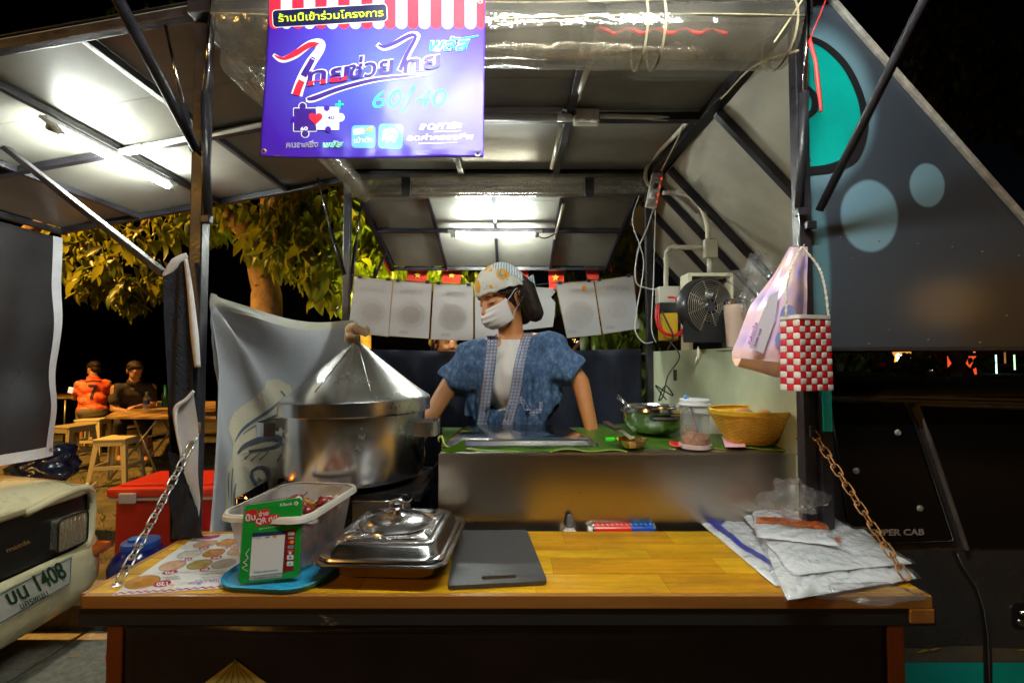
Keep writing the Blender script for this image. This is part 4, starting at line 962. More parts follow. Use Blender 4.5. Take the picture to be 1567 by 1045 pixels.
tc_ = V((-.525, 1.125, 0))
z0 = ZB+.0145
loft('tub_body', [rrloop(.094, .092, .03, z0), rrloop(.099, .097, .034, z0+.008), rrloop(.112, .128, .04, z0+.122)], MILK, tub, (True, False))
loft('tub_rim', [rrloop(.1125, .1285, .04, z0+.122), rrloop(.122, .138, .046, z0+.122), rrloop(.124, .140, .048, z0+.113), rrloop(.119, .135, .044, z0+.126), rrloop(.1125, .1285, .04, z0+.126)], M('frosted_rim_plastic', (.62, .56, .50), .35, sss=.1), tub)
localise(tub)
rnd = random.Random(3)
REDSW = M('red_snack', (.20, .014, .008), .3, coat=.35, var=.4, vs=60); AMB = M('amber_wrapper', (.42, .17, .02), .15, .35, var=.5, vs=40, bump=.4, bs=60); PAPW = M('white_twist_paper', (.75, .68, .62), .5)
sn = thing('snack_pile', 'wrapped red and amber snacks piled inside the milky tub', 'snacks', (tc_.x, tc_.y, z0))
for i in range(66):
    u, v = rnd.uniform(-.078, .085), rnd.uniform(-.075, .10); lay = i//24; zc_ = z0+.028+lay*.030+rnd.uniform(0, .006)
    rot = Euler((rnd.uniform(-.6, .6), rnd.uniform(-.6, .6), rnd.uniform(0, 6))).to_matrix(); c = tc_ + TR @ V((u, v, zc_))
    vs, fs = ell_geo(c, (.022, .017, .013), rot, 9, 6)
    vs = [v_ + V(noise.noise_vector(v_*70))*.011 for v_ in vs]
    s = mesh('snack', vs, fs, AMB if i % 5 == 0 else REDSW, sn, True)
    if lay == 2:
        for e in (-1, 1):
            b = c + rot @ V((e*.020, 0, 0)); d = rot @ V((e*.017, 0, 0)); q = rot @ V((0, .011, 0)); r2 = rot @ V((0, 0, .006))
            mesh('wrapper_end', [b, b+d+q, b+d*1.2+r2, b+d-q], [(0, 1, 2), (0, 2, 3)], PAPW, s)
localise(sn)
# ---- green payment card stand
pay = thing('payment_sign', 'green acrylic payment sign with red and white Thai lettering standing before the tub', 'sign', (P(412, 888, .99).x, .99, ZB))
YQ = .975
def py(a, b, off=0):
    p = P(a, b, YQ); t = (b-768)/120; p.y += .012*(1-t) + .05*((a-412)/85)*.35 - off; return p
c0 = [(376, 774), (451, 766), (455, 770), (454, 883), (450, 886), (372, 890), (369, 886), (372, 780)]
prism('acrylic_sheet', [(370, 772), (457, 763), (457, 888), (366, 893)], lambda a, b: py(a, b, -.004), lambda a, b: py(a, b, -.006), film('acrylic', (.95, .97, .95), .06, .04, 0, 5), pay)
GC = M('green_card', (.01, .28, .03), .3, coat=.5); prism('green_card', c0, lambda a, b: py(a, b, 0), lambda a, b: py(a, b, -.0035), GC, pay)
WC = M('white_card_print', (.72, .72, .74), .3, coat=.4); RC = M('red_card_print', (.62, .02, .02), .3, coat=.4); DB = M('navy_card_print', (.02, .035, .10), .3, coat=.4); MAR = M('maroon_card_print', (.20, .012, .018), .3, coat=.4)
def qd(n, polys, m, k=1): return decal(n, polys, lambda a, b: py(a, b, .0004*k), m, pay)
def qt(s, a, b, h, m, k=2, bold=.01, sh=0): return lettering('lettering', s, a, b, h, lambda x, y: py(x, y, .0004*k), m, pay, bold, sh)
qt('KBank', (424, 777.5), (442, 776), 4.6, WC); qd('bank_mark', [circ(447, 774, 3, n=14)], WC); qd('bank_mark', [circ(447, 774, 1.6, n=10)], RC, 2)
qd('red_plate', [tilt(rrect(375, 781, 391, 798, 3), R(-8), (383, 790)), tilt(rrect(392, 781, 409, 793, 2), R(-8), (400, 787)), tilt(rrect(389, 791, 423, 804, 2), R(-8), (405, 797))], RC, 1)
qt('ปั๊บ', (376, 797.5), (390, 795.5), 9, WC, 3, .03); qt('จ่าย', (394, 791.5), (408, 789.5), 6.5, WC, 3, .02); qt('QR', (391, 802.5), (406, 800.5), 8.5, WC, 3, .02); qt('ที่นี่', (409, 800), (421, 798), 6.5, WC, 3, .02)
qd('k_point_plate', [rrect(426, 801, 452, 807.5, 3)], M('dark_green_print', (.01, .10, .02), .3), 1); qt('K Point', (434, 806.5), (449, 805), 3.6, WC, 3)
qt('พร้อมสแกนจ่ายทุกธนาคาร', (395, 811), (424, 808), 2.2, WC, 2, 0)
qd('code_header', [[(386, 815.5), (433, 814), (433, 820), (386, 821.5)]], DB, 2); qd('code_panel', [[(385.5, 821), (432.5, 819.5), (430.5, 877), (384, 879.5)]], WC, 1)
qd('side_panel', [[(433, 814), (448, 813), (446, 875), (431, 877)]], MAR, 1)
qt('PromptPay', (388, 824.5), (398, 824), 2, DB, 2, 0); qt('VISA', (404, 824.5), (411, 824), 2.6, DB, 2, .02); qd('card_dots', [circ(417, 822.5, 1.6, n=10), ], RC, 2); qd('card_dots', [circ(419.4, 822.4, 1.6, n=10)], ORG, 3)
qt('ร้านข้าวเกรียบปากหม้อ', (390, 875.5), (424, 874), 2.6, DB, 2, .01)
qd('grey_label', [[(384, 880), (430.5, 878), (430.3, 884), (383.6, 886)]], M('grey_card_print', (.38, .38, .34), .4), 2); qt('ป้ายนี้ใช้รับชำระเงิน', (391, 884), (424, 882.5), 2.2, DB, 3, 0)
for i, yy in enumerate((819.5, 826, 832, 839.5, 847, 855, 864.5)):
    if i in (0, 5, 6): qd('pay_badge', [rrect(436.5, yy-(2.4 if i == 0 else 3.5), 446, yy+(2.4 if i == 0 else 3.5), 1.2)], WC, 2)
    if i in (5, 6): qd('pay_badge_mark', [circ(441.2, yy, 1.8, n=10)], BLUEP if i == 5 else GRN, 3)
    if i == 1: qt('VISA', (437, yy+1.6), (446, yy+1.2), 3, WC, 2, .02)
    if i == 2: qd('card_dots', [circ(439.5, yy, 2.8, n=12)], RC, 2); qd('card_dots', [circ(443, yy, 2.8, n=12)], ORG, 3)
    if i == 3: qd('pay_badge', [rrect(437, yy-2.6, 445.6, yy+2.6, 1)], M('grey_blue_badge', (.2, .25, .32), .4), 2)
    if i == 4: qd('pay_badge', [rrect(437, yy-3, 445.5, yy+.3, 1)], M('red_badge', (.7, .1, .03), .4), 2); qd('pay_badge', [circ(441, yy+1.6, 2.2, n=10)], WC, 3)
for pts in ([(383, 838), (378, 846), (381, 852), (377, 855)], [(380, 856), (375, 858), (380, 863), (374, 866), (381, 872)]): qd('handwriting', quads(pts, [.6]+[1.2]*(len(pts)-2)+[.5]), WC, 2)
localise(pay)
# ---- steel dish with domed lid
dish = thing('steel_dish', 'square stainless food dish with embossed lid and round knob on the counter', 'dish', (-.2, 1.12, ZB))
tc_ = V((-.274, 1.105, 0)); TR = Matrix.Rotation(R(-3), 3, 'Z')
FZ = ZB + .052
DS = M('pressed_dish_steel', (.62, .60, .62), .20, 1, rvar=.05, vs=7)
loft('dish_pan', [rrloop(.085, .085, .03, ZB+.002), rrloop(.110, .112, .035, ZB+.012), rrloop(.122, .128, .04, FZ), rrloop(.146, .152, .042, FZ+.002), rrloop(.148, .154, .043, FZ-.001), rrloop(.146, .152, .042, FZ-.003), rrloop(.122, .128, .04, FZ-.003)], DS, dish, (True, False))
loft('dish_lid', [rrloop(.136, .142, .04, FZ+.003), rrloop(.134, .140, .04, FZ+.007), rrloop(.127, .133, .038, FZ+.007), rrloop(.123, .129, .036, FZ+.011), rrloop(.116, .122, .034, FZ+.027), rrloop(.108, .114, .03, FZ+.032), rrloop(.099, .105, .028, FZ+.031), rrloop(.097, .103, .028, FZ+.033), rrloop(.07, .07, .03, FZ+.0345)], DS, dish, (False, True))
EMB = M('embossed_steel', (.60, .58, .60), .24, 1)
def embossed():
    N, L, b = nodes_of(EMB); tc = N.new('ShaderNodeTexCoord'); w = N.new('ShaderNodeTexWave'); w.wave_type = 'RINGS'; w.inputs['Scale'].default_value = 26; w.inputs['Distortion'].default_value = 9; w.inputs['Detail Scale'].default_value = 3
    L.new(tc.outputs['Object'], w.inputs[0]); bp = N.new('ShaderNodeBump'); bp.inputs['Strength'].default_value = .9; bp.inputs['Distance'].default_value = .003; L.new(w.outputs[0], bp.inputs['Height']); L.new(bp.outputs[0], b.inputs['Normal'])
embossed()
c3 = tc_ + V((0, 0, 0))
for k in range(4):
    a = PI/2*k + R(-3); d = V((math.cos(a), math.sin(a), 0)); e = V((-d.y, d.x, 0)); q = .086
    ctrp = tc_ + d*q
    pl_ = [(-.075, .012), (.075, .012), (.06, -.006), (.03, -.014), (-.03, -.014), (-.06, -.006)]
    vs = [ctrp + e*x + d*y*.9 + V((0, 0, FZ+.0345)) for x, y in pl_]; vs2 = [v + V((0, 0, .002)) for v in vs]
    n = len(vs); mesh('embossed_panel', vs+vs2, [tuple(range(n-1, -1, -1)), tuple(range(n, 2*n))]+[(i, (i+1) % n, (i+1) % n+n, i+n) for i in range(n)], EMB, dish)
lathe('lid_dome', [(.089, FZ+.034), (.087, FZ+.0385), (.083, FZ+.0385), (.080, FZ+.0355), (.074, FZ+.040), (.06, FZ+.047), (.035, FZ+.052), (0, FZ+.054)], DS, dish, c3, 64, sx=1.0, sy=.98)
lathe('lid_knob', [(.022, FZ+.052), (.022, FZ+.055), (.010, FZ+.058), (.008, FZ+.064), (.015, FZ+.068), (.020, FZ+.076), (.019, FZ+.084), (.012, FZ+.090), (0, FZ+.092)], DS, dish, c3, 36)
localise(dish)
# ---- chopping board with slot
CB = M('speckled_charcoal_board', (.055, .052, .055), .45, var=.25, vs=90, bump=.1, bs=120, rvar=.08)
def bdp(a, b, z=ZB): return onZ(a, b, z)
def board():
    bm = bmesh.new(); zc1 = ZB+.010
    co = [onZ(a, b, zc1) for a, b in ((702, 811), (806, 810), (838, 888), (684, 896))]
    C = sum(co, V())/4
    def loc(u, v): # bilinear
        return co[0]*(1-u)*(1-v) + co[1]*u*(1-v) + co[2]*u*v + co[3]*(1-u)*v
    outer = rrect(0, 0, 1, 1, .045, 5); slot = rrect(.34, .885, .70, .935, .022, 5)
    tri = tessellate_polygon([[V((*p, 0)) for p in outer], [V((*p, 0)) for p in reversed(slot)]])
    pts = outer + list(reversed(slot)); n = len(pts); no = len(outer)
    top = [loc(*p) for p in pts]; bot = [p - V((0, 0, .009)) for p in top]
    vs = top + bot; fs = [tuple(t) for t in tri] + [tuple(i+n for i in reversed(t)) for t in tri]
    fs += [(i, (i+1) % no, (i+1) % no+n, i+n) for i in range(no)]
    m_ = len(slot); fs += [(no+i, no+(i+1) % m_, no+(i+1) % m_+n, no+i+n) for i in range(m_)]
    o = mesh('chopping_board', vs, fs, CB); b2 = bmesh.new(); b2.from_mesh(o.data); bmesh.ops.recalc_face_normals(b2, faces=b2.faces); b2.to_mesh(o.data); b2.free()
    mo = o.modifiers.new('b', 'BEVEL'); mo.width = .0015; mo.segments = 2; mo.limit_method = 'ANGLE'; return o
tag(board(), 'dark speckled chopping board with a slot handle lying on the wooden counter', 'chopping board')
# ---- printed menu sheet lying on the counter (reads from the customer's left, upside down here)
def ms(a, b, o=0): p = onZ(a, b, ZB+.0012+o); return p
sheet_ = prism('menu_sheet', [(302, 818), (372, 815), (372, 898), (335, 900), (170, 911)], lambda a, b: ms(a, b), lambda a, b: ms(a, b, -.001), M('glossy_white_paper', (.74, .72, .68), .25, coat=.5))
tag(sheet_, 'white printed menu sheet with round dish photos lying on the left of the counter', 'menu')
DISH = [M('dish_print_%s' % n, c, .3, col2=c2, vs=70, coat=.4) for n, c, c2 in (('amber', (.62, .30, .03), (.45, .16, .05)), ('pink', (.50, .24, .14), (.60, .40, .25)), ('pale', (.42, .38, .32), (.55, .50, .45)), ('olive', (.30, .22, .04), (.45, .33, .10)), ('grey', (.25, .28, .33), (.50, .30, .15)))]
MAG = M('magenta_print', (.45, .01, .06), .3, coat=.4); GREYT = M('grey_print', (.18, .16, .20), .4); PRP = M('violet_print', (.35, .05, .45), .4)
def msd(n, polys, m, k=1): return decal(n, polys, lambda a, b: ms(a, b, .0004*k), m, sheet_)
for i, (cx, cy, rx, ry, k) in enumerate(((218, 890, 26, 10, 0), (264, 865, 20, 7.5, 1), (305, 863, 19, 7, 3), (342, 862, 18, 7, 4), (289.5, 848, 18, 6, 2), (327, 845.5, 17, 6, 0), (361, 843, 13, 6, 1), (314, 832, 18, 5, 1), (348.5, 830, 17, 5, 0), (370, 829, 5, 3, 4))):
    p = [(cx + rx*math.cos(t) - ry*.5*math.sin(t), cy + ry*math.sin(t) - rx*.13*math.cos(t)) for t in [2*PI*q/22 for q in range(22)]]
    msd('plate_print', [[(cx+(x-cx)*1.06, cy+(y-cy)*1.06) for x, y in p]], GREYT, 1); msd('dish_print', [p], DISH[k], 2)
for cx, cy, rx, ry, s in ((248, 892.5, 14, 5, '120'), (260, 875, 12, 3, '70'), (313, 870.5, 8, 3, '80'), (288, 855, 6, 2, '60'), (331, 852.5, 9, 2.4, '60'), (312, 838, 8, 2, '60'), (353, 836.5, 8, 2, '50')):
    msd('price_spot', [[(cx+rx*math.cos(t)-ry*.4*math.sin(t), cy+ry*math.sin(t)-rx*.12*math.cos(t)) for t in [2*PI*q/18 for q in range(18)]]], MAG, 3)
    lettering('price', s, (cx+rx*.62, cy-ry*.55-.3), (cx-rx*.62, cy-ry*.55+1.2), ry*1.15, lambda x, y: ms(x, y, .0016), WC, sheet_, .03)
msd('menu_heading', [[(302, 820.5), (338, 817), (335, 821), (322, 824), (298, 824)]], MAG, 2)
for i, (a, b) in enumerate((((174, 909.5), (336, 899)),)):
    n = 26
    for q in range(n):
        for r_ in range(2):
            if (q+r_) % 2: continue
            u0, u1 = q/n, (q+1)/n; x0, x1 = a[0]+(b[0]-a[0])*u0, a[0]+(b[0]-a[0])*u1; y0, y1 = a[1]+(b[1]-a[1])*u0, a[1]+(b[1]-a[1])*u1; o_ = -1.8*r_
            msd('check_border', [[(x0+r_*1.2, y0+o_), (x1+r_*1.2, y1+o_), (x1+r_*1.2+1.3, y1+o_-1.8), (x0+r_*1.2+1.3, y0+o_-1.8)]], MAG, 1)
for s, a, b, h, m in (('เครื่องดื่ม', (274, 880.5), (250, 882.5), 2.4, GREYT), ('น้ำสมุนไพร', (276, 883.5), (254, 885.5), 2.4, GREYT), ('ข้าวเกรียบปากหม้อ', (337, 880.5), (308, 882.5), 2.4, GREYT), ('สาคูไส้หมู รวม', (337, 884), (298, 887), 2.4, GREYT), ('โทร - สั่งได้', (336, 886.5), (288, 890.5), 3, PRP),
                      ('หมูสับ', (334, 876), (308, 878), 1.6, GREYT), ('ขนม', (370, 819.5), (354, 820.5), 1.6, GREYT), ('เผือก', (310, 826), (292, 827), 1.4, GREYT), ('ผัก', (352, 823.5), (340, 824.5), 1.4, GREYT)):
    lettering('menu_text', s, a, b, h, lambda x, y: ms(x, y, .0012), m, sheet_, .01)
for pts in ([(236, 877), (300, 874.5), (335, 873)], [(262, 859), (300, 857), (335, 854.5)], [(282, 843), (330, 840), (350, 838)], [(300, 828.5), (345, 825), (368, 824)]): msd('rule_line', quads(pts, [.35]*3, 2), GREYT, 1)
msd('price_dot', [circ(264, 895, 3.5, 1.4, 12)], ORG, 2); msd('price_dot', [circ(304, 893, 3.5, 1.4, 12)], SKY, 2)
# ================================================================ STEEL WORK TOP AND FOOD
wt = thing('steel_worktop', 'brushed stainless box worktop standing behind the counter', 'worktop', (.3, 1.55, -.5))
ZT = -.274
xl, xr = P(671, 700, 1.33).x, .822
box('front_sheet', ((xl+xr)/2, 1.334, ZT-.13), (xr-xl, .008, .26), BRUSHED, wt, bevel=.0015)
box('end_sheet', (xl+.004, 1.54, ZT-.13), (.008, .40, .258), BST, wt)
box('top_sheet', ((xl+xr)/2-.02, 1.545, ZT+.002), (xr-xl-.05, .43, .005), BRUSHED, wt, bevel=.0015)
box('lower_shelf', (.25, 1.40, -.497), (1.15, .22, .01), BST, wt)
# banana leaves over the worktop
BLF = ramp_mat('banana_leaf', 'NOISE', 9, [(.3, (.028, .085, .006)), (.7, (.075, .16, .012))], .36, 'UV', (9, .5, 1), bump=.25)
BLE = M('leaf_cut_edge', (.28, .34, .05), .5)
def leaf_sheet(px0, py0, px1, py1, lab, seed, amp=.006, y0=None):
    a = onZ(px0, py1, ZT+.006); b = onZ(px1, py1, ZT+.006); c = onZ(px1, py0, ZT+.006); d = onZ(px0, py0, ZT+.006)
    def fn(u, v):
        p = (a*(1-u)+b*u)*(1-v) + (d*(1-u)+c*u)*v
        e = math.sin(u*23+seed)*.5+math.sin(u*9+seed*2)*.5
        if v < .12: p.y -= .010*e*(1-v/.12) + .004; p.z -= .006*(1-v/.12)*(e+.6)
        p.z += amp*(.5+.5*noise.noise(V((u*5, v*4, seed)))) + .002*math.sin(v*60)*.3; return p
    o = grid('banana_leaf', fn, 60, 24, BLF, thick=.0012); tag(o, lab, 'leaf', 'banana leaves on the worktop')
    tube('leaf_margin', [fn(u/60, 0)+V((0, -.001, 0)) for u in range(61)], .0018, BLE, o, 5); return o
leaf_sheet(676, 655, 960, 690, 'banana leaf spread under the shallow steel tray', 2)
leaf_sheet(905, 650, 1215, 686, 'banana leaf under the jar and basket on the worktop', 6, .008)
lfp = prism('leaf_corner', [(674, 690), (712, 672), (713, 689), (690, 694)], lambda a, b: P(a, b, 1.325), lambda a, b: P(a, b, 1.328), BLF); tag(lfp, 'folded banana leaf corner poking out in front of the steel tray', 'leaf')
tlp = tube('leaf_curl', [P(672, 676, 1.345), P(671, 670, 1.35), P(676, 668, 1.36), P(680, 680, 1.35), P(690, 686, 1.34)], [.001, .003, .004, .004, .002], BLE, None, 6, curve=4); tag(tlp, 'curled pale leaf stem at the left end of the steel worktop', 'leaf stem')
# tray upside down
tr = thing('steel_tray', 'shallow stainless tray turned upside down on the banana leaf', 'tray', (0, 1.5, ZT))
def trl(z, e): # loops by corners
    co = [onZ(675, 684, ZT+.012), onZ(918, 683, ZT+.012), onZ(868, 656, ZT+.012), onZ(706, 657, ZT+.012)]
    C = sum(co, V())/4; out = []
    for i in range(4):
        p, q, r_ = co[i-1], co[i], co[(i+1) % 4]
        for k in range(5):
            t = k/4; c = C + (q-C)*1.0
            a_ = q + (p-q).normalized()*.03; b_ = q + (r_-q).normalized()*.03
            pt = a_*(1-t)**2 + q*2*t*(1-t) + b_*t*t
            d = (pt-C); d.z = 0; out.append(V((pt.x - d.normalized().x*e, pt.y - d.normalized().y*e, z)))
    return out
loft('tray_shell', [trl(ZT+.010, -.003), trl(ZT+.013, -.004), trl(ZT+.014, .002), trl(ZT+.016, .006), trl(ZT+.027, .016), trl(ZT+.031, .024)], STEEL, tr, (False, True)); localise(tr)
# bowl with handles and ladle
bc = P(1000, 640, 1.62); bz = ZT+.012
bowl = thing('steel_bowl', 'stainless mixing bowl with black side handle and spoon in it', 'bowl', (bc.x, 1.62, bz))
lathe('bowl_body', [(0, bz), (.05, bz), (.082, bz+.014), (.103, bz+.045), (.110, bz+.078), (.118, bz+.084), (.118, bz+.087), (.109, bz+.083), (.100, bz+.046), (.08, bz+.02), (0, bz+.008)], STEEL, bowl, (bc.x, 1.62, 0), 64)
lathe('bowl_lid_rim', [(.109, bz+.086), (.107, bz+.095), (.100, bz+.098), (.096, bz+.090)], STEEL, bowl, (bc.x, 1.62, 0), 64)
tube('bowl_handle', [(bc.x-.04, 1.515, bz+.066), (bc.x-.035, 1.498, bz+.066), (bc.x, 1.492, bz+.066), (bc.x+.035, 1.498, bz+.066), (bc.x+.04, 1.515, bz+.066)], .0065, BLACKM, bowl, 10, curve=4)
lathe('bowl_filling', [(0, bz+.078), (.07, bz+.076), (.1, bz+.066)], M('dark_filling', (.08, .05, .025), .5, var=.6, vs=60, bump=.6, bs=60), bowl, (bc.x, 1.62, 0), 32); localise(bowl)
for (a, b, c, d, lab) in ((946, 604, 968, 627, 'steel spoon handle leaning out of the bowl, upper of two'), (944, 609, 972, 629, 'steel spoon handle leaning out of the bowl, lower of two')):
    s = tube('spoon', [P(a, b, 1.62), P(c, d, 1.58), P(c+22, d+14, 1.58)], [.004, .003, .006], STEEL, None, 8); tag(s, lab, 'spoon')
# small brass bowl
bb = P(966, 676, 1.375); z1 = ZT+.013
bo = lathe('brass_bowl', [(0, z1), (.030, z1), (.036, z1+.006), (.046, z1+.022), (.048, z1+.024), (.045, z1+.023), (.034, z1+.008), (0, z1+.004)], M('brass', (.62, .40, .10), .2, 1), None, (bb.x, 1.375, 0), 48, wob=lambda a, z: .02*math.sin(a*12)*(z > z1+.004)); tag(bo, 'small fluted brass bowl near the front edge of the worktop', 'bowl')
kn_ = thing('knife', 'small knife with a dark handle lying beside the brass bowl', 'knife', P(945, 665, 1.45))
a_, b_ = P(926, 651, 1.52)+V((0, 0, .01)), P(947, 663, 1.44)+V((0, 0, .012)); c_ = P(968, 674, 1.40)
beam('handle', a_, b_, .020, .013, M('dark_wood_handle', (.05, .025, .015), .5, var=.4, vs=40), kn_, bevel=.004); beam('blade', b_, c_+V((0, 0, .004)), .022, .002, STEEL, kn_); localise(kn_)
gt = box('green_clip', P(935, 672, 1.40), (.035, .014, .012), M('bright_green_plastic', (.06, .75, .03), .35), bevel=.004); tag(gt, 'bright green plastic clip left of the brass bowl', 'clip')
# jar
jx = P(1063, 640, 1.38).x; jz = ZT+.010
jar = thing('plastic_jar', 'tall cloudy plastic jar of fried shallots with a flat lid', 'jar', (jx, 1.38, jz))
lathe('jar_body', [(0, jz+.001), (.041, jz+.001), (.042, jz+.006), (.0415, jz+.125), (.041, jz+.13)], JARPL, jar, (jx, 1.38, 0), 40)
lathe('jar_lid', [(.0425, jz+.126), (.046, jz+.127), (.046, jz+.131), (.043, jz+.132), (.043, jz+.143), (.040, jz+.145), (0, jz+.145)], M('white_translucent_lid', (.62, .64, .66), .4, sss=.1), jar, (jx, 1.38, 0), 40)
lathe('base_ring', [(.043, jz+.0), (.047, jz+.001), (.047, jz+.012), (.043, jz+.013)], M('pinkish_ring_plastic', (.58, .42, .40), .4), jar, (jx, 1.38, 0), 48, wob=lambda a, z: .015*math.sin(a*30))
SHAL = M('fried_shallots', (.50, .17, .03), .6, var=.5, vs=90, bump=.8, bs=90)
vs, fs = [], []
for _ in range(420):
    rr_ = .037*math.sqrt(random.random()); an = random.uniform(0, 6.3); x, y = rr_*math.cos(an), rr_*math.sin(an); h = (.052 - x*.55)*random.random()**.6 + .004
    a1 = random.uniform(0, 6.3); q = V((jx+x, 1.38+y, jz+h)); d = V((math.cos(a1), math.sin(a1), random.uniform(-.5, .5)))*.005; e = V((-d.y, d.x, .002))*.35; b = len(vs); vs += [q-d, q+e, q+d+V((0, 0, .002)), q-e+V((0, 0, .002))]; fs.append((b, b+1, b+2, b+3))
o = mesh('fried_shallots', vs, fs, SHAL, jar); o['kind'] = 'stuff'
lathe('shallot_mass', [(0, jz+.004), (.036, jz+.004), (.037, jz+.03), (.02, jz+.045), (0, jz+.05)], SHAL, jar, (jx, 1.38, 0), 24)
tube('straw', [(jx-.02, 1.38, jz+.15), (jx+.012, 1.372, jz+.03)], .003, M('blue_plastic_spoon', (.08, .25, .75), .4), jar, 8); lathe('spoon_tip', [(0, .008), (.005, .004), (.006, 0), (.004, -.004), (0, -.005)], M('blue_plastic_knob', (.08, .25, .75), .4), jar, (jx-.030, 1.37, jz+.150), 12)
tube('pink_stick', [(jx-.008, 1.365, jz+.12), (jx-.006, 1.362, jz+.04)], .0016, M('pink_stick', (.85, .25, .15), .5), jar, 6); localise(jar)
# woven basket with eggs
kx = P(1147, 650, 1.45).x; kz = ZT+.013
bas = thing('woven_basket', 'yellow woven plastic basket flaring to a wide rim', 'basket', (kx, 1.45, kz))
BASK = M('yellow_basket_strand', (.78, .45, .03), .42, var=.15, vs=30, sss=0)
def basr(t): return .058 + .056*t**.8
lathe('basket_rim', [(basr(1)+.001, .090), (basr(1)+.006, .091), (basr(1)+.007, .103), (basr(1)+.003, .106), (basr(1)-.001, .104)], BASK, bas, (kx, 1.45, kz), 60, wob=lambda a, z: .006*math.sin(a*70))
geos = []
for r_ in range(20):
    t = (r_+.5)/20; z = .09*t; pts = []
    for k in range(97):
        a = 2*PI*k/96; q = basr(t) + .0022*(1 if (k//2+r_) % 2 else -1) if k < 96 else None
        if k == 96: pts.append(pts[0]); break
        pts.append(V((kx+q*math.cos(a), 1.45+q*math.sin(a), kz+z)))
    geos.append(tube_geo(pts, .0023, 5, False))
vs, fs = merge(geos); o = mesh('woven_strands', vs, fs, BASK, bas, True); o['kind'] = 'stuff'
geos = []
for k in range(48):
    a = 2*PI*k/48; geos.append(tube_geo([V((kx+basr(t)*math.cos(a), 1.45+basr(t)*math.sin(a), kz+.09*t)) for t in (0, .5, 1)], .0016, 4, False))
vs, fs = merge(geos); o = mesh('upright_ribs', vs, fs, BASK, bas, True); o['kind'] = 'stuff'
lathe('basket_bottom', [(0, .002), (.058, .002)], BASK, bas, (kx, 1.45, kz), 32); localise(bas)
EGG = M('brown_eggshell', (.58, .26, .09), .5, var=.05, vs=40)
for (ex, ey, ez, lab) in ((-.022, -.01, .084, 'brown egg on top at the middle of the yellow basket'), (.048, .0, .078, 'brown egg half hidden at the right of the yellow basket'), (.012, .045, .07, 'brown egg lying at the back of the yellow basket'), (-.05, .03, .066, 'brown egg low on the left inside the yellow basket')):
    vs, fs = ell_geo((kx+ex, 1.45+ey, kz+ez), (.031, .027, .025), Euler((0, .1, ex*20)).to_matrix(), 20, 14); tag(mesh('egg', vs, fs, EGG, None, True), lab, 'egg', 'eggs in the basket')
pk = grid('pink_note', lambda u, v: onZ(1104+32*u+(1-v)*6, 684-13*v, ZT+.014) + V((0, 0, .018*abs(u-.45)*v)), 10, 8, M('pink_paper', (.80, .42, .52), .7), thick=.0006); tag(pk, 'crumpled pink paper note in front of the yellow basket', 'paper')
wbx = thing('white_box', 'shallow white plastic food box behind the jar and basket', 'box', P(1110, 645, 1.66))
tc_ = V((P(1105, 640, 1.66).x, 1.66, 0)); TR = Matrix()  .to_3x3()
loft('box_body', [rrloop(.085, .045, .02, ZT+.012), rrloop(.105, .058, .025, ZT+.085), rrloop(.11, .063, .025, ZT+.087), rrloop(.11, .063, .025, ZT+.083)], M('white_box_plastic', (.6, .62, .6), .35), wbx, (True, False)); localise(wbx)
REDP = M('red_crumb', (.45, .015, .01), .5)
o = grid('red_pepper_bit', lambda u, v: onZ(1024+38*u, 676+7*v*(.4+.6*math.sin(u*3)), ZT+.016)+V((0, 0, .004*math.sin(u*5+v*4))), 8, 4, REDP, thick=.001); tag(o, 'flat dark red scrap lying left of the jar base', 'scrap')
# things half hidden behind the board
can = thing('spray_can', 'red and blue printed can lying on its side behind the counter board', 'can', P(952, 806, 1.31))
a_, b_ = P(908, 813, 1.315), P(1001, 812, 1.315); F = frame_of(b_-a_)
def canr(name, s0, s1, r, mat, n=28): return tube(name, [a_.lerp(b_, s0), a_.lerp(b_, s1)], r, mat, can, n, smooth=False)
CRED = M('can_red', (.70, .02, .01), .25, coat=.5); CBLU = M('can_blue', (.01, .06, .42), .25, coat=.5)
o = canr('can_body', .0, .60, .0235, CRED); shade_angle(o); o = canr('can_body', .60, .97, .0235, CBLU); shade_angle(o)
o = canr('can_rim', .97, 1.0, .0245, STEEL); o = canr('can_rim', -.03, 0, .0245, STEEL); o = canr('can_nozzle', -.09, -.03, .016, WHITEPL)
for i in range(7+5):
    u = .06+i*.078; c = a_.lerp(b_, u)
    for an in (1.15, 1.75):
        d = V((0, -math.cos(an), math.sin(an))); t_ = (b_-a_).normalized()
        q = c + d*.0239; s = d.cross(t_)
        mesh('chevron', [q - t_*.002 + s*.004, q + t_*.001 + s*.004, q + t_*.004 - s*.004, q + t_*.002 - s*.004], [(0, 1, 2, 3)], GRN, can)
localise(can)
bt_ = thing('squeeze_bottle', 'white bottle neck with grey nozzle peeking over the counter board', 'bottle', P(872, 812, 1.31))
c = P(872, 812, 1.31)
lathe('bottle_shoulder', [(.030, -.05), (.030, -.014), (.024, -.006), (.013, .004), (.0125, .012)], WHITEPL, bt_, c, 28); lathe('nozzle', [(.0125, .010), (.0115, .020), (.009, .038), (.006, .044), (0, .046)], M('grey_nozzle', (.12, .13, .16), .4), bt_, c, 24); localise(bt_)
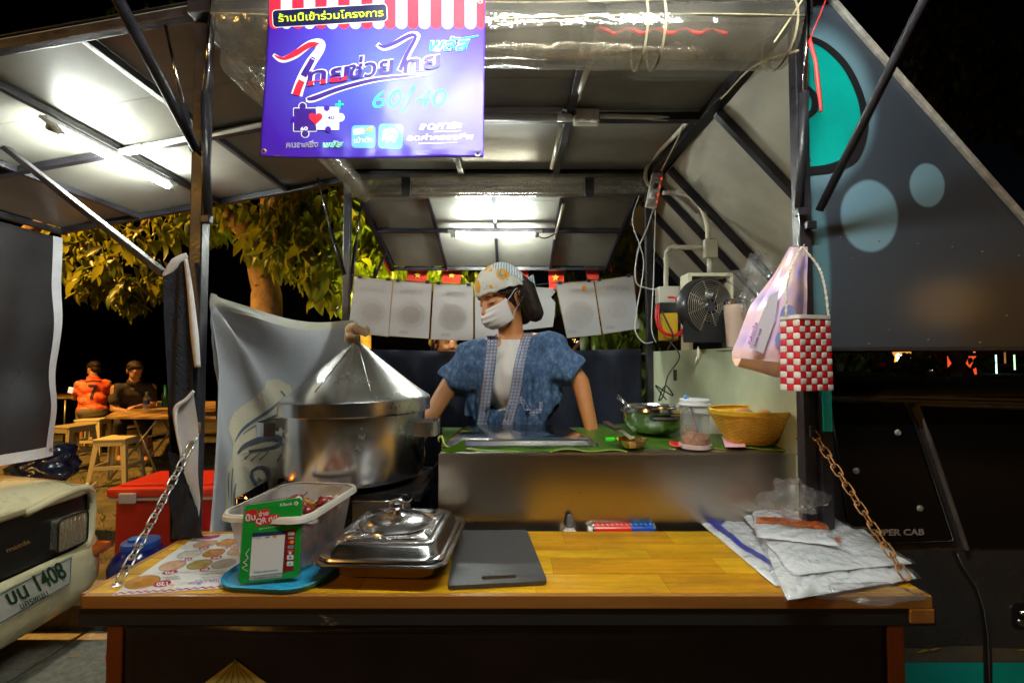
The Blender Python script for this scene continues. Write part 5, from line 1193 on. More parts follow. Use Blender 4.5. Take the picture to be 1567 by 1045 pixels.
# ================================================================ SHELF ITEMS ON THE WEDGE FLOOR
fan = thing('desk_fan', 'black round desk fan with wire guard standing on the cab shelf', 'fan', (.79, 1.86, .04))
fc = P(1079, 470, 1.84); FR_ = Matrix.Rotation(R(18), 3, 'Z') @ Matrix.Rotation(PI/2, 3, 'X')
FB = M('black_fan_plastic', (.02, .02, .022), .32, coat=.2)
def fp(r, a, d=0): return fc + FR_ @ V((r*math.cos(a), r*math.sin(a), d))
lathe('fan_housing', [(.112, -.03), (.118, -.025), (.118, .018), (.113, .026), (.106, .026), (.106, -.02)], FB, fan, fc, 56, rot=FR_)
lathe('fan_back', [(0, -.035), (.112, -.03)], FB, fan, fc, 40, rot=FR_)
gd = lathe('fan_hub', [(0, .036), (.018, .035), (.023, .030), (.024, .024)], M('fan_hub_plastic', (.05, .05, .055), .3), fan, fc, 28, rot=FR_)
GW = M('fan_wire', (.34, .30, .25), .3, .4)
geos = []
for i in range(9):
    r_ = .034+i*.0088; geos.append(tube_geo([fp(r_, 2*PI*k/40, .033-.006*(r_/.11)**2) for k in range(41)], .0015, 5, False))
vs, fs = merge(geos); tag(mesh('wire_guard', vs, fs, GW, fan, True), kind=None)
for k in range(8):
    a = 2*PI*k/8; tube('guard_spoke', [fp(.02, a, .034), fp(.06, a+.25, .033), fp(.108, a+.3, .026)], .0014, GW, fan, 5)
for k in range(5):
    a = 2*PI*k/5; n = 8; vs = []
    for i in range(n+1):
        r_ = .02+.078*i/n; w = .25+.35*i/n; vs += [fp(r_, a-w*.5, .012), fp(r_, a+w*.5, -.008)]
    mesh('fan_blade', vs, [(2*i, 2*i+1, 2*i+3, 2*i+2) for i in range(n)], M('smoky_blade', (.04, .035, .03), .25), fan, True)
lettering('fan_badge', 'Fan', (1074, 471), (1084, 471), 2.6, lambda a, b: P(a, b, 1.795), CC['white'], fan) if False else None
o = prism('fan_base', [(1046, 524), (1044, 505), (1052, 470), (1060, 480), (1096, 500), (1105, 470), (1112, 505), (1110, 524)], lambda a, b: P(a, b, 1.80), lambda a, b: P(a, b, 1.92), FB, fan)
localise(fan)
cupm = thing('insulated_tumbler', 'pinkish steel rimmed insulated tumbler standing right of the fan', 'tumbler', (P(1127, 500, 1.7).x, 1.7, .04))
cx_ = P(1127, 500, 1.70).x; zz = .036
TUMB = M('blush_powder_coat', (.56, .42, .34), .45, bump=.05, bs=200)
lathe('tumbler_body', [(0, zz), (.033, zz), (.034, zz+.006), (.043, zz+.165)], TUMB, cupm, (cx_, 1.7, 0), 40); lathe('steel_rim', [(.0432, zz+.165), (.0435, zz+.178), (.041, zz+.181), (.040, zz+.17)], STEEL, cupm, (cx_, 1.7, 0), 40)
lathe('tumbler_lid', [(.040, zz+.176), (.039, zz+.186), (0, zz+.187)], FB, cupm, (cx_, 1.7, 0), 32); lathe('tumbler_foot', [(.0345, zz-.001), (.035, zz+.008), (.033, zz+.009)], FB, cupm, (cx_, 1.7, 0), 32); localise(cupm)
cab_ = thing('plastic_cabinet', 'open cream plastic box with dark inside standing behind the fan', 'box', P(1090, 500, 2.08))
q0, q1 = P(1052, 418, 2.06), P(1122, 520, 2.06)
CAB = M('cream_box_plastic', (.66, .60, .42), .45); zc0 = q1.z; 
wq = q1.x-q0.x; hq = q0.z-.036
box('box_frame', (q0.x+wq/2, 2.10, q0.z-.008), (wq, .10, .016), CAB, cab_, bevel=.003); box('box_frame', (q0.x+.008, 2.10, .036+hq/2-.008), (.016, .10, hq-.016), CAB, cab_); box('box_frame', (q1.x-.006, 2.10, .036+hq/2-.008), (.012, .10, hq-.016), CAB, cab_); box('box_back', (q0.x+wq/2, 2.152, .036+hq/2), (wq, .006, hq), FB, cab_); localise(cab_)
bat = thing('battery_box', 'yellow and black battery case with red leads on the shelf', 'battery', P(1030, 500, 2.2))
YEL = M('yellow_battery_plastic', (.62, .38, .02), .4)
box('white_case', P(1030, 455, 2.27), (.16, .07, .10), M('ivory_case', (.6, .55, .45), .4), bat, bevel=.004); box('black_unit', P(1031, 472, 2.20), (.17, .08, .05), FB, bat, bevel=.006)
box('yellow_case', P(1022, 500, 2.20), (.075, .07, .135), YEL, bat, bevel=.005); box('dark_case', P(1042, 500, 2.24), (.05, .06, .12), FB, bat, bevel=.005)
RL = M('red_cable', (.65, .015, .01), .4)
for k, pts in enumerate(([(1006, 466, 2.15), (1004, 485, 2.14), (1010, 505, 2.13), (1028, 514, 2.13), (1045, 510, 2.13)], [(1008, 468, 2.15), (1008, 490, 2.14), (1016, 508, 2.13), (1034, 512, 2.13), (1046, 503, 2.14)], [(1040, 492, 2.18), (1048, 497, 2.16), (1042, 505, 2.16)], [(1022, 455, 2.2), (1034, 456, 2.18), (1034, 462, 2.18)])): tube('red_lead', [P(*p) for p in pts], .0055, RL, bat, 8, curve=4)
tube('black_lead', [P(1012, 475, 2.14), P(1022, 495, 2.12), P(1030, 515, 2.1), P(1022, 535, 2.02)], .004, CC['black'], bat, 6, curve=4); localise(bat)
wl = thing('wall_hook', 'small oval cream plastic hook stuck on the green side wall', 'hook', P(1074, 540, 1.79))
lathe('hook_pad', [(0, .004), (.010, .003), (.013, 0)], PVC, wl, P(1074, 540, 1.775)+V((-.014, 0, 0)), 20, sx=.8, sy=2, rot=Matrix.Rotation(-PI/2+R(0), 3, 'Y') @ Matrix.Rotation(PI/2, 3, 'Z')); tube('hook_pin', [P(1074, 546, 1.775)+V((-.02, 0, 0)), P(1076, 556, 1.77)+V((-.03, 0, 0))], .002, PVC, wl); localise(wl)
for i, (a, b) in enumerate(((1010, 534), (1035, 536), (1122, 533), (1200, 530))): lathe('wall_screw', [(0, .003), (.004, .002), (.005, 0)], SCREW, stall, onX(a, b, .765), 8, rot=Matrix.Rotation(-PI/2, 3, 'Y'))
# ================================================================ HANGING BAGS
HK = tube('wire_hook', [P(1221, 325, 1.20), P(1224, 345, 1.19), P(1221, 372, 1.17), P(1226, 380, 1.165), P(1231, 374, 1.16)], .0014, SCREW, None, 6, curve=4); tag(HK, 'thin bent wire hook hanging from the right gas strut', 'hook')
bag = thing('woven_bag', 'red and white checked woven plastic tote bag with white rope handles', 'bag', P(1236, 598, 1.13))
bmR = M('red_woven_plastic', (.55, .008, .018), .32, coat=.4, var=.1, vs=20); bmW = M('white_woven_plastic', (.68, .60, .56), .35, coat=.4, var=.08, vs=20)
RB = Matrix.Rotation(R(17), 3, 'Z'); bc0 = P(1233, 540, 1.14)
HB = (P(1200, 482, 1.13).z - P(1200, 597, 1.13).z); WB_ = .098; DB_ = .055
def sq(mat):
    bm = bmesh.new(); bm_box(bm, (0, 0, 0), (1, .25, 1), None, .16); me = bpy.data.meshes.new('weave_square'); bm.to_mesh(me); bm.free(); me.materials.append(mat)
    for p in me.polygons: p.use_smooth = True
    return me
sqr, sqw = sq(bmR), sq(bmW)
nrow = 11; hh = HB/(nrow+.8); ww = WB_/6; dd = DB_/3.5
zt0 = bc0.z + HB/2
for face in range(4):
    nc = 6 if face % 2 == 0 else 3
    for r_ in range(nrow):
        for c in range(nc):
            wcell = ww if face % 2 == 0 else DB_/3
            k = (r_+c+face) % 2
            if face == 0: l = V((-WB_/2+(c+.5)*ww, -DB_/2, 0)); ry = 0
            elif face == 1: l = V((WB_/2, -DB_/2+(c+.5)*wcell, 0)); ry = PI/2
            elif face == 2: l = V((WB_/2-(c+.5)*ww, DB_/2, 0)); ry = PI
            else: l = V((-WB_/2, DB_/2-(c+.5)*wcell, 0)); ry = -PI/2
            tap = 1 + .06*(r_/nrow)
            o = bpy.data.objects.new('weave_square', sqw if k else sqr); COL.objects.link(o); o.parent = bag
            p = bc0 + RB @ V((l.x*tap, l.y*tap, 0)); p.z = zt0 - hh*(r_+1.3) 
            o.location = p; o.rotation_euler = (random.uniform(-.04, .04), random.uniform(-.03, .03), R(17)+ry); o.scale = (wcell*(.98 if k else .93)*tap, .012 if k else .009, hh*(.95 if k else .98))
tc_ = V((bc0.x, bc0.y, 0)); TR = RB
loft('bag_lining', [rrloop(.046, .024, .008, zt0-HB+.004), rrloop(.044, .022, .008, zt0-.003)], bmR, bag, (True, False))
loft('bag_rim', [rrloop(WB_/2+.001, DB_/2+.001, .008, zt0-hh*.75), rrloop(WB_/2+.003, DB_/2+.003, .009, zt0-hh*.6), rrloop(WB_/2+.003, DB_/2+.003, .009, zt0-.001), rrloop(WB_/2-.002, DB_/2-.002, .008, zt0), rrloop(WB_/2-.003, DB_/2-.003, .008, zt0-hh*.7)], bmW, bag)
ROPE = M('white_twisted_cord', (.72, .66, .55), .7, bump=.8, bs=200)
for (a, yy) in ((1203, 1.12), (1268, 1.13)):
    top = P(1227, 378, 1.15); bot = P(a, 484, yy); mid = P(1213 if a < 1220 else 1252, 405 if a < 1220 else 408, 1.14); m2 = P(1204 if a < 1220 else 1262, 440, 1.13)
    ax = resample([top, mid, m2, bot], 14); 
    for s in (0, 1):
        hel = []
        for i, p in enumerate(ax):
            t = (ax[min(i+1, len(ax)-1)]-ax[max(i-1, 0)]).normalized(); u = t.orthogonal().normalized(); w = t.cross(u); an = i*1.1+s*PI
            hel.append(p + (u*math.cos(an)+w*math.sin(an))*.0014)
        tube('rope_handle', hel, .0018, ROPE, bag, 6)
localise(bag)
# lilac product bag
lil = thing('plastic_pack', 'lilac printed plastic pack of cups hanging on the wire hook', 'pack', P(1185, 565, 1.2))
LM = ramp_mat('lilac_printed_film', 'VRAND', 3.2, [(.0, (.30, .22, .55)), (.28, (.55, .42, .70)), (.5, (.72, .50, .68)), (.75, (.78, .52, .50))], .22, 'UV', (1, 1.6, 1), coat=.5)
def lp(u, v):
    xl_ = [(378, 1208), (400, 1200), (420, 1190), (470, 1160), (520, 1142), (536, 1134)]; 
    py_ = 378 + 170*v; 
    for i in range(len(xl_)-1):
        if py_ <= xl_[i+1][0] or i == len(xl_)-2: t = min(1, max(0, (py_-xl_[i][0])/(xl_[i+1][0]-xl_[i][0]))); x0 = xl_[i][1]+(xl_[i+1][1]-xl_[i][1])*t; break
    x1 = 1236 - 2*v
    py2 = py_ + u*14*v
    p = P(x0+(x1-x0)*u, py2, 1.215); p.y -= .035*math.sin(PI*min(1, u*1.1))*min(1, v*2) + .004*noise.noise(V((u*4, v*6, 2))); return p
grid('pack_front', lp, 30, 40, LM, lil)
grid('pack_back', lambda u, v: lp(u, v)+V((0, .05*min(1, v*2), 0)), 10, 16, LM, lil); 
o = grid('pack_bottom', lambda u, v: lp(u, 1)+V((0, .05*v, -.022*math.sin(PI*v)*1-.028*(1-abs(2*u-1))*.6*math.sin(PI*v))), 20, 8, M('peach_film', (.70, .42, .26), .3, coat=.4, sss=.0), lil)
decal('pack_panel', [[(1146, 532), (1158, 500), (1178, 452), (1192, 444), (1186, 490), (1168, 541)]], lambda a, b: P(a, b, 1.178), M('white_label_print', (.66, .62, .70), .3, coat=.4), lil)
for s, a, b, h in (('กล่องใส', (1148, 527), (1160, 494), 5), ('500 ml', (1156, 531), (1166, 504), 4)): lettering('pack_text', s, a, b, h, lambda x, y: P(x, y, 1.176), PRP, lil, .02)
decal('pack_shape', [circ(1206, 488, 13, 22), circ(1196, 520, 10, 12)], lambda a, b: P(a, b, 1.172), M('blue_lilac_print', (.28, .34, .66), .3, coat=.4), lil); decal('pack_shape', [circ(1212, 525, 14, 11), circ(1202, 540, 12, 6)], lambda a, b: P(a, b, 1.170), M('pink_print', (.70, .26, .44), .3, coat=.4), lil)
localise(lil)
def crumple(name, c, r, seed, mat, lab, sub=5, amp=.5, parent=None):
    bm = bmesh.new(); bmesh.ops.create_icosphere(bm, subdivisions=sub, radius=1)
    for v in bm.verts:
        n = v.co.normalized(); k = 1 + amp*(noise.noise(n*1.6+V((seed, 0, 0)))*1.1) + amp*.30*abs(noise.noise(n*4+V((0, seed, 0)))) + amp*.22*abs(noise.noise(n*9+V((0, 0, seed))))
        v.co = V(c) + V((n.x*r[0], n.y*r[1], n.z*r[2]))*k
    o = from_bm(name, bm, mat, parent, True)
    if lab: tag(o, lab[0], lab[1])
    return o
crumple('clear_bag', P(1160, 440, 1.5), (.065, .04, .085), 3.2, CLEAR2, ('crumpled clear plastic bag between the tumbler and the lilac pack', 'plastic bag'), 5, .8)
# ================================================================ PILE OF BAG PACKS ON THE COUNTER
BP = M('white_bag_film', (.84, .84, .86), .24, coat=.5, var=.04, vs=8, bump=.22, bs=18)
def pack(name, q, z, th, lab, seed, mat=BP, cl=True, marks=()):
    """pillow-like pack of folded bags: q = outline corners in the photograph, laid at height z"""
    co = [onZ(a, b, z) for a, b in q]
    def base(u, v): return (co[0]*(1-u)+co[1]*u)*(1-v) + (co[3]*(1-u)+co[2]*u)*v
    def top(u, v, o=0):
        p = base(u, v); e = min(u, 1-u, v, 1-v); k = min(1, e/.14); k = math.sqrt(max(0, 1-(1-k)**2))
        w = .5*noise.noise(V((u*2+seed, v*3, seed))) + .55*abs(noise.noise(V((u*3+v*2, v*13+u*6+seed, 1)))) - .35*abs(noise.noise(V((u*22+v*7, v*5-u*6, seed))))
        p.z = z + .001 + th*.62*k*(.8+w) + o
        p += V((.006*noise.noise(V((v*6, seed, 0))), .006*noise.noise(V((u*7, 0, seed))), 0))*(1-k); return p
    o = grid(name, top, 76, 76, mat); tag(o, lab, 'plastic bags', 'packs of plastic bags piled on the counter')
    grid('pack_underside', lambda u, v: base(u, v), 6, 6, mat, o)
    if cl: 
        c2 = sum(co, V())/4
        grid('clear_wrapper', lambda u, v: (lambda p: V((c2.x+(p.x-c2.x)*1.06, c2.y+(p.y-c2.y)*1.06, p.z+.0025+.003*abs(noise.noise(V((u*12+v*5, v*9-u*4, seed))))-.002*abs(noise.noise(V((u*30, v*26, seed)))))))(top(u, v)), 46, 46, CLEAR2, o)
    for nm, poly, m, k in marks:
        decal(nm, poly, lambda a, b: top(a, b, .0012*k), m, o, .08)
    return o, top
BLU = M('blue_pack_print', (.03, .04, .42), .3, coat=.4); ORP = M('orange_pack_print', (.85, .20, .03), .3, coat=.4); CY = M('cyan_pack_print', (.03, .35, .62), .3, coat=.4)
WP2 = M('pack_white_print', (.72, .72, .72), .4)
pack('bag_pack', [(1062, 792), (1150, 790), (1318, 885), (1186, 896)], ZB+.003, .014, 'flat clear wrapped bag pack with blue stripe print at the left of the pile', 1, marks=(('blue_print', [[(.08, .12), (.35, .06), (.40, .14), (.22, .22), (.16, .55), (.30, .86), (.22, .92), (.08, .6)]], BLU, 2),))
pack('bag_pack', [(1150, 800), (1325, 812), (1402, 885), (1205, 918)], ZB+.008, .020, 'wide white bag pack lying lowest and reaching over the counter edge', 4)
o, tp2 = pack('bag_pack', [(1128, 780), (1262, 785), (1395, 862), (1215, 880)], ZB+.022, .014, 'white bag pack with small orange print in the middle of the pile', 7, marks=(('orange_print', [circ(.52, .62, .06, .07, 14)], ORP, 2), ('cyan_print', [[(.02, .03), (.16, .02), (.2, .09), (.05, .1)], [(.62, .03), (.95, .04), (.99, .2), (.80, .16)]], CY, 2)))
for s, a, b in (('ถุง', (.60, .70), (.72, .60)), ('ร้อน', (.3, .68), (.45, .72))): lettering('pack_text', s, a, b, .05, lambda x, y: tp2(min(1, max(0, x)), min(1, max(0, y)), .003), ORP, o, .02)
for s, a, b, h in (('8 x 16', (.70, .22), (.88, .30), .035),): lettering('pack_text', s, a, b, h, lambda x, y: tp2(x, y, .003), BLU, o, .01)
o, tp3 = pack('bag_pack', [(1150, 768), (1246, 773), (1284, 836), (1158, 822)], ZB+.036, .013, 'small top bag pack with orange band and orange oval print', 11, marks=(('orange_band', [[(.02, .55), (.98, .56), (.98, .74), (.02, .72)]], ORP, 2), ('corner_print', [[(.02, .04), (.09, .04), (.09, .28), (.02, .28)], [(.28, .02), (.33, .02), (.33, .30), (.28, .30)]], ORP, 2),
    ('oval_print', [p for p in quads([(.42+.13*math.cos(t)+.12, .38+.11*math.sin(t)) for t in [2*PI*i/16 for i in range(17)]], [.022]*17, 1)], ORP, 2)))
lettering('pack_text', 'ตราโบว์ขนมจีน ถุงร้อน', (.94, .58), (.08, .58), .11, lambda x, y: tp3(x, y, .0036), M('dark_red_print', (.25, .03, .02), .4), o, .01, 0, 1)
lettering('pack_text', 'K-218', (.12, .16), (.27, .16), .06, lambda x, y: tp3(x, y, .003), BLU, o, .01)
crumple('clear_bag', P(1213, 760, 1.2), (.055, .04, .035), 8.1, CLEAR2, ('puffed clear plastic bag end rising behind the small top pack', 'plastic bag'), 5, .8)
crumple('clear_bag', onZ(1330, 905, ZB+.01), (.09, .03, .012), 5.7, CLEAR2, ('loose clear film hanging over the front right counter edge', 'plastic film'), 4, .6)
# ================================================================ PEOPLE
def xf(geos, Mx): return [([Mx @ v for v in vs], fs) for vs, fs in geos]
def head_geos(female=True):
    E_ = ell_geo; g = [E_((0, .012, .035), (.074, .092, .085), None, 24, 18), E_((0, -.028, -.025), (.060, .066, .075), None, 24, 18), E_((0, -.042, -.070), (.042, .046, .045), None, 18, 12), E_((0, -.075, -.092), (.020, .018, .016)),
         E_((-.032, -.066, -.038), (.022, .022, .022)), E_((.032, -.066, -.038), (.022, .022, .022)), E_((0, -.078, .030), (.050, .014, .022))]
    g += [cap_geo((0, -.088, .005), (0, -.108, -.030), .008, .0115), E_((0, -.108, -.034), (.013, .012, .010)), E_((-.011, -.100, -.036), (.008, .010, .007)), E_((.011, -.100, -.036), (.008, .010, .007))]
    g += [E_((0, -.094, -.060), (.022, .010, .0055)), E_((0, -.092, -.069), (.019, .010, .006))]
    for s in (-1, 1):
        g += [E_((s*.030, -.078, .001), (.014, .012, .010)), E_((s*.074, .012, -.015), (.008, .018, .030), Euler((R(-12), 0, s*R(22))).to_matrix()), E_((s*.079, .018, .004), (.006, .016, .014)), E_((s*.074, .006, -.040), (.006, .008, .009))]
    return g
EYEW = M('eye_white', (.62, .58, .54), .25); IRIS = M('dark_iris', (.02, .01, .006), .15); BROW = M('brow_hair', (.02, .013, .01), .7); LIP = M('lips', (.34, .10, .08), .45)
def face_bits(Mh, body, parent, eyes='open', lips=True, sides=(-1, 1)):
    bv = bvh_of(body); D = (Mh.to_3x3() @ V((0, 1, 0))).normalized()
    def on(x, z, off=.001):
        o = Mh @ V((x, -.3, z)); h = bv.ray_cast(o, D)
        return (h[0] if h[0] else Mh @ V((x, -.09, z))) - D*off
    for s in sides:
        b = [(s*.014, .0185), (s*.024, .0235), (s*.036, .0235), (s*.047, .016)]
        decal('eyebrow', quads(b, [.004, .0065, .006, .002], 4), lambda x, z: on(x, z, .0018), BROW, parent)
        if eyes == 'open':
            decal('eye', [[(s*.030+.0135*math.cos(t), .0015+.0050*math.sin(t)) for t in [2*PI*i/18 for i in range(18)]]], lambda x, z: on(x, z, .0014), EYEW, parent)
            decal('iris', [circ(s*.030+.003, .0015, .0048, .0048, 14)], lambda x, z: on(x, z, .0024), IRIS, parent)
            decal('eyelash', quads([(s*.016, .0015), (s*.024, .0075), (s*.036, .0075), (s*.045, .002)], [.0015, .0028, .003, .0015], 4), lambda x, z: on(x, z, .003), BROW, parent)
        else:
            decal('eyelash', quads([(s*.016, -.001), (s*.024, -.0045), (s*.036, -.0050), (s*.046, -.001)], [.0015, .0030, .0034, .0018], 4), lambda x, z: on(x, z, .002), BROW, parent)
            decal('eyelid_crease_shade', quads([(s*.016, .006), (s*.026, .0085), (s*.038, .0075), (s*.047, .002)], [.0008, .0014, .0014, .0008], 4), lambda x, z: on(x, z, .0016), M('skin_crease_shade', (.26, .12, .07), .6), parent)  # flat strip of darker skin; shade of the lid fold put into colour
    if lips: decal('lips', [[(-.022, -.064), (-.008, -.0575), (0, -.0595), (.008, -.0575), (.022, -.064), (.010, -.0725), (-.010, -.0725)]], lambda x, z: on(x, z, .0014), LIP, parent)
    return on
def hand_geos(w, d, palm_n, s=1, curl=.5, k=1.0):
    """wrist w, direction d of the fingers, palm_n normal out of the palm; s = thumb side"""
    w, d, n = V(w), V(d).normalized(), V(palm_n); n = (n - d*n.dot(d)).normalized(); side = d.cross(n)*s
    g = [cap_geo(w, w+d*.02*k, .024*k, .026*k, 12, .65, n)]
    g.append(ell_geo(w+d*.055*k, (.040*k, .046*k, .014*k), Matrix((side, d, n)).transposed(), 16, 10))
    for i, (o, l) in enumerate(((.028, .078), (.010, .086), (-.009, .080), (-.027, .062))):
        b = w + d*(.088-.004*abs(i-1.2))*k + side*o*k; p1 = b + (d + side*o*1.5)*l*.42*k + n*l*curl*.15*k; p2 = p1 + (d*(1-curl*.6)+n*curl*.9).normalized()*l*.33*k; p3 = p2 + (d*(1-curl)+n*curl*1.3).normalized()*l*.26*k
        g += [cap_geo(b-d*.012, p1, .0095*k, .0088*k), cap_geo(p1, p2, .0088*k, .0082*k), cap_geo(p2, p3, .0082*k, .0070*k)]
    t0 = w + d*.025*k + side*.026*k; t1 = t0 + (d*.6+side*.75+n*.2)*.034*k; t2 = t1 + (d*.9+side*.25+n*.3)*.030*k
    g += [cap_geo(w+d*.015*k+side*.012*k, t0, .015*k, .014*k), cap_geo(t0, t1, .0125*k, .0105*k), cap_geo(t1, t2, .0105*k, .0085*k)]
    return g
# ---------------------------------------------------------------- the vendor
YV = 1.84
def pv(px, py, dy=0): return P(px, py, YV+dy)
ven = thing('person', 'woman vendor in headscarf, white face mask and blue kimono jacket looking down to her right', 'person', (0, YV, -1.1))
hc = pv(768, 455); Mh = Matrix.Translation(hc) @ Euler((0, 0, R(-50))).to_matrix().to_4x4() @ Euler((R(22), 0, 0)).to_matrix().to_4x4() @ Euler((0, R(-3), 0)).to_matrix().to_4x4() @ Matrix.Scale(1.02, 4)
nb = pv(782, 515, .03); ch = pv(787, 575, .02); wa = pv(790, 665, .02); hp = pv(790, 720, .03)
sL, sR = pv(722, 540), pv(842, 528); eL, eR = pv(676, 608, -.06), pv(888, 585, -.04); wL, wR = pv(640, 672, -.14), pv(908, 668, -.10)
g = xf(head_geos(), Mh)
g += [cap_geo(Mh @ V((0, .02, -.045)), nb, .050, .052), cap_geo(nb, ch, .052, .082), ell_geo(ch, (.140, .080, .11)), ell_geo(wa, (.115, .08, .12)), ell_geo(hp, (.15, .10, .12))]
for s, e, w in ((sL, eL, wL), (sR, eR, wR)): g += [cap_geo(nb+V((0, 0, -.03)), s, .045, .050), cap_geo(s, e, .048, .036), cap_geo(e, w, .036, .025)]
g += hand_geos(wL, V((-.15, -.35, -.9)), (0, -1, .1), 1, .35); g += hand_geos(wR, V((.1, -.4, -.9)), (0, -1, .1), -1, .35)
for s in (-1, 1):
    kn2 = hp + V((s*.09, -.02, -.42)); an = hp + V((s*.10, .0, -.78)); g += [cap_geo(hp+V((s*.08, 0, -.03)), kn2, .085, .055), cap_geo(kn2, an, .055, .038), cap_geo(an, an+V((s*.02, -.13, -.03)), .034, .024)]
body = blob('body', g, SKIN, ven, .0048, 3)
face_bits(Mh, body, ven, 'closed', False)
# hair
def hg(k=1.0):
    g = [ell_geo((0, .028, .018), (.085, .086, .082), None, 20, 14), ell_geo((0, .072, -.045), (.070, .045, .095), None, 18, 12)]
    for s in (-1, 1): g += [cap_geo((s*.066, .062, .03), (s*.076, .060, -.085), .034, .036, 12), cap_geo((s*.060, .085, .0), (s*.062, .085, -.105), .036, .034, 12), cap_geo((s*.074, -.016, .050), (s*.077, .006, .026), .012, .008)]
    return g
hr = blob('hair', xf(hg(), Mh), HAIR, ven, .004, 3, post=lambda c, n: c + n*.0022*noise.noise(V(((Mh.inverted() @ c).x*130, (Mh.inverted() @ c).y*130, (Mh.inverted() @ c).z*9))))
rnd = random.Random(9); geos = []
for i in range(150):
    ph = rnd.uniform(R(-18), R(198)); rx, ry = .094+rnd.uniform(0, .006), .098+rnd.uniform(0, .008); L_ = rnd.uniform(.10, .165)*(1 if R(10) < ph < R(170) else .8)
    p = []
    for k in range(6):
        t = k/5; fl = 1.0 + .06*math.sin(t*3) - .10*t*t*rnd.random() + (.10*t if rnd.random() > .8 else 0)
        p.append(Mh @ V((rx*fl*math.cos(ph), .028 + ry*fl*.92*math.sin(ph), .006 - (L_-.03)*t)) + V((rnd.uniform(-.002, .002), rnd.uniform(-.002, .002), 0)))
    geos.append(tube_geo(resample(p, 2), [.0026*(1-.65*j/10) for j in range(11)], 4))
vs, fs = merge(geos); o = mesh('hair_strands', vs, fs, HAIR, hr, True); o['kind'] = 'stuff'
# fringe swept to the temple
for s in (-1, 1):
    for i in range(7):
        a0 = .055 - i*.004
        tube('hair_strand', [Mh @ V((s*(.050+i*.003), -.066+i*.010, .050)), Mh @ V((s*(.066+i*.002), -.048+i*.010, .022)), Mh @ V((s*(.077+.001*i), -.018+i*.007, .008))], [.006, .006, .004], HAIR, hr, 6, curve=3)
# headscarf: cap with rolled edge, knot and tails
SCF = ramp_mat('cream_print_headscarf', 'VRAND', 16, [(.0, (.50, .30, .06)), (.085, (.62, .36, .05)), (.10, (.60, .58, .53)), (.8, (.68, .66, .60))], .8, 'Object', interp='CONSTANT', bump=.05)
SCB = ramp_mat('blue_striped_headscarf', 'WAVE', 30, [(.3, (.20, .32, .42)), (.55, (.62, .64, .64))], .8, 'Object', bump=.05)
def scp(th, ph, off=0):   # th 0 top .. 1 edge, ph angle
    z0 = .040 + .010*math.sin(ph)*-1; a = th*PI*.5
    r = math.sin(a); x = (.0955+off)*r*math.cos(ph); y = .016 + (.112+off)*r*math.sin(ph); z = .046 + .015*(-math.sin(ph))*r*0 + (.087+off)*math.cos(a) - .034*r*r*max(0, math.sin(ph)+.15)
    w = .0022*math.sin(ph*9+th*6)*r + .002*math.sin(ph*17+1)*r*r
    return Mh @ V((x*(1+w*8), y*(1+w*4), z+w))
def scarf(u, v): ph = 2*PI*u; return scp(v, ph)
sc = grid('headscarf', scarf, 72, 26, SCF, ven, thick=.002)
grid('scarf_band', lambda u, v: scp(1.0, 2*PI*u, .001) + (Mh.to_3x3() @ V((0, 0, -.014*v+.002))), 72, 3, SCF, sc, thick=.002)
def bluep(u, v):  # back right part of the scarf, blue
    ph = R(-38) + R(150)*u; th = .16+.86*v; return scp(th, ph*(1), .0022) 
grid('blue_panel', lambda u, v: scp(.04+.96*v*(.30+.70*min(1, u*2.6)), R(-42)+R(150)*u, .0026), 30, 20, SCB, sc, thick=.001)
SUN = M('orange_scarf_print', (.72, .33, .015), .8); SUNB = M('teal_scarf_print', (.16, .30, .34), .8)
def onscarf(cth, cph, sc_=1):
    def f(x, y):   # x along ph, y along th
        return scp(cth + y, cph + x/max(.35, math.sin(cth*PI/2)), .0028)
    return f
def sun(cth, cph, r, nray=20, ring=True):
    pts = []
    for i in range(nray*2):
        a = PI*i/nray; q = r if i % 2 == 0 else r*.70; pts.append((q*math.cos(a)*1.15, q*math.sin(a)))
    decal('sun_print', [pts], onscarf(cth, cph), SUN, sc, r*.4)
    if ring:
        decal('sun_ring', [circ(0, 0, r*.50*1.15, r*.50)], lambda x, y: onscarf(cth, cph)(x, y) + (Mh.to_3x3() @ V((0, -1, .3))).normalized()*.0008 + (onscarf(cth, cph)(x, y)-Mh @ V((0, .014, .046))).normalized()*.0006, SUNB, sc, r*.4)
        decal('sun_ring', [circ(r*.14, r*.06, r*.36*1.15, r*.34)], lambda x, y: onscarf(cth, cph)(x, y) + (onscarf(cth, cph)(x, y)-Mh @ V((0, .014, .046))).normalized()*.0018, SUN, sc, r*.4)
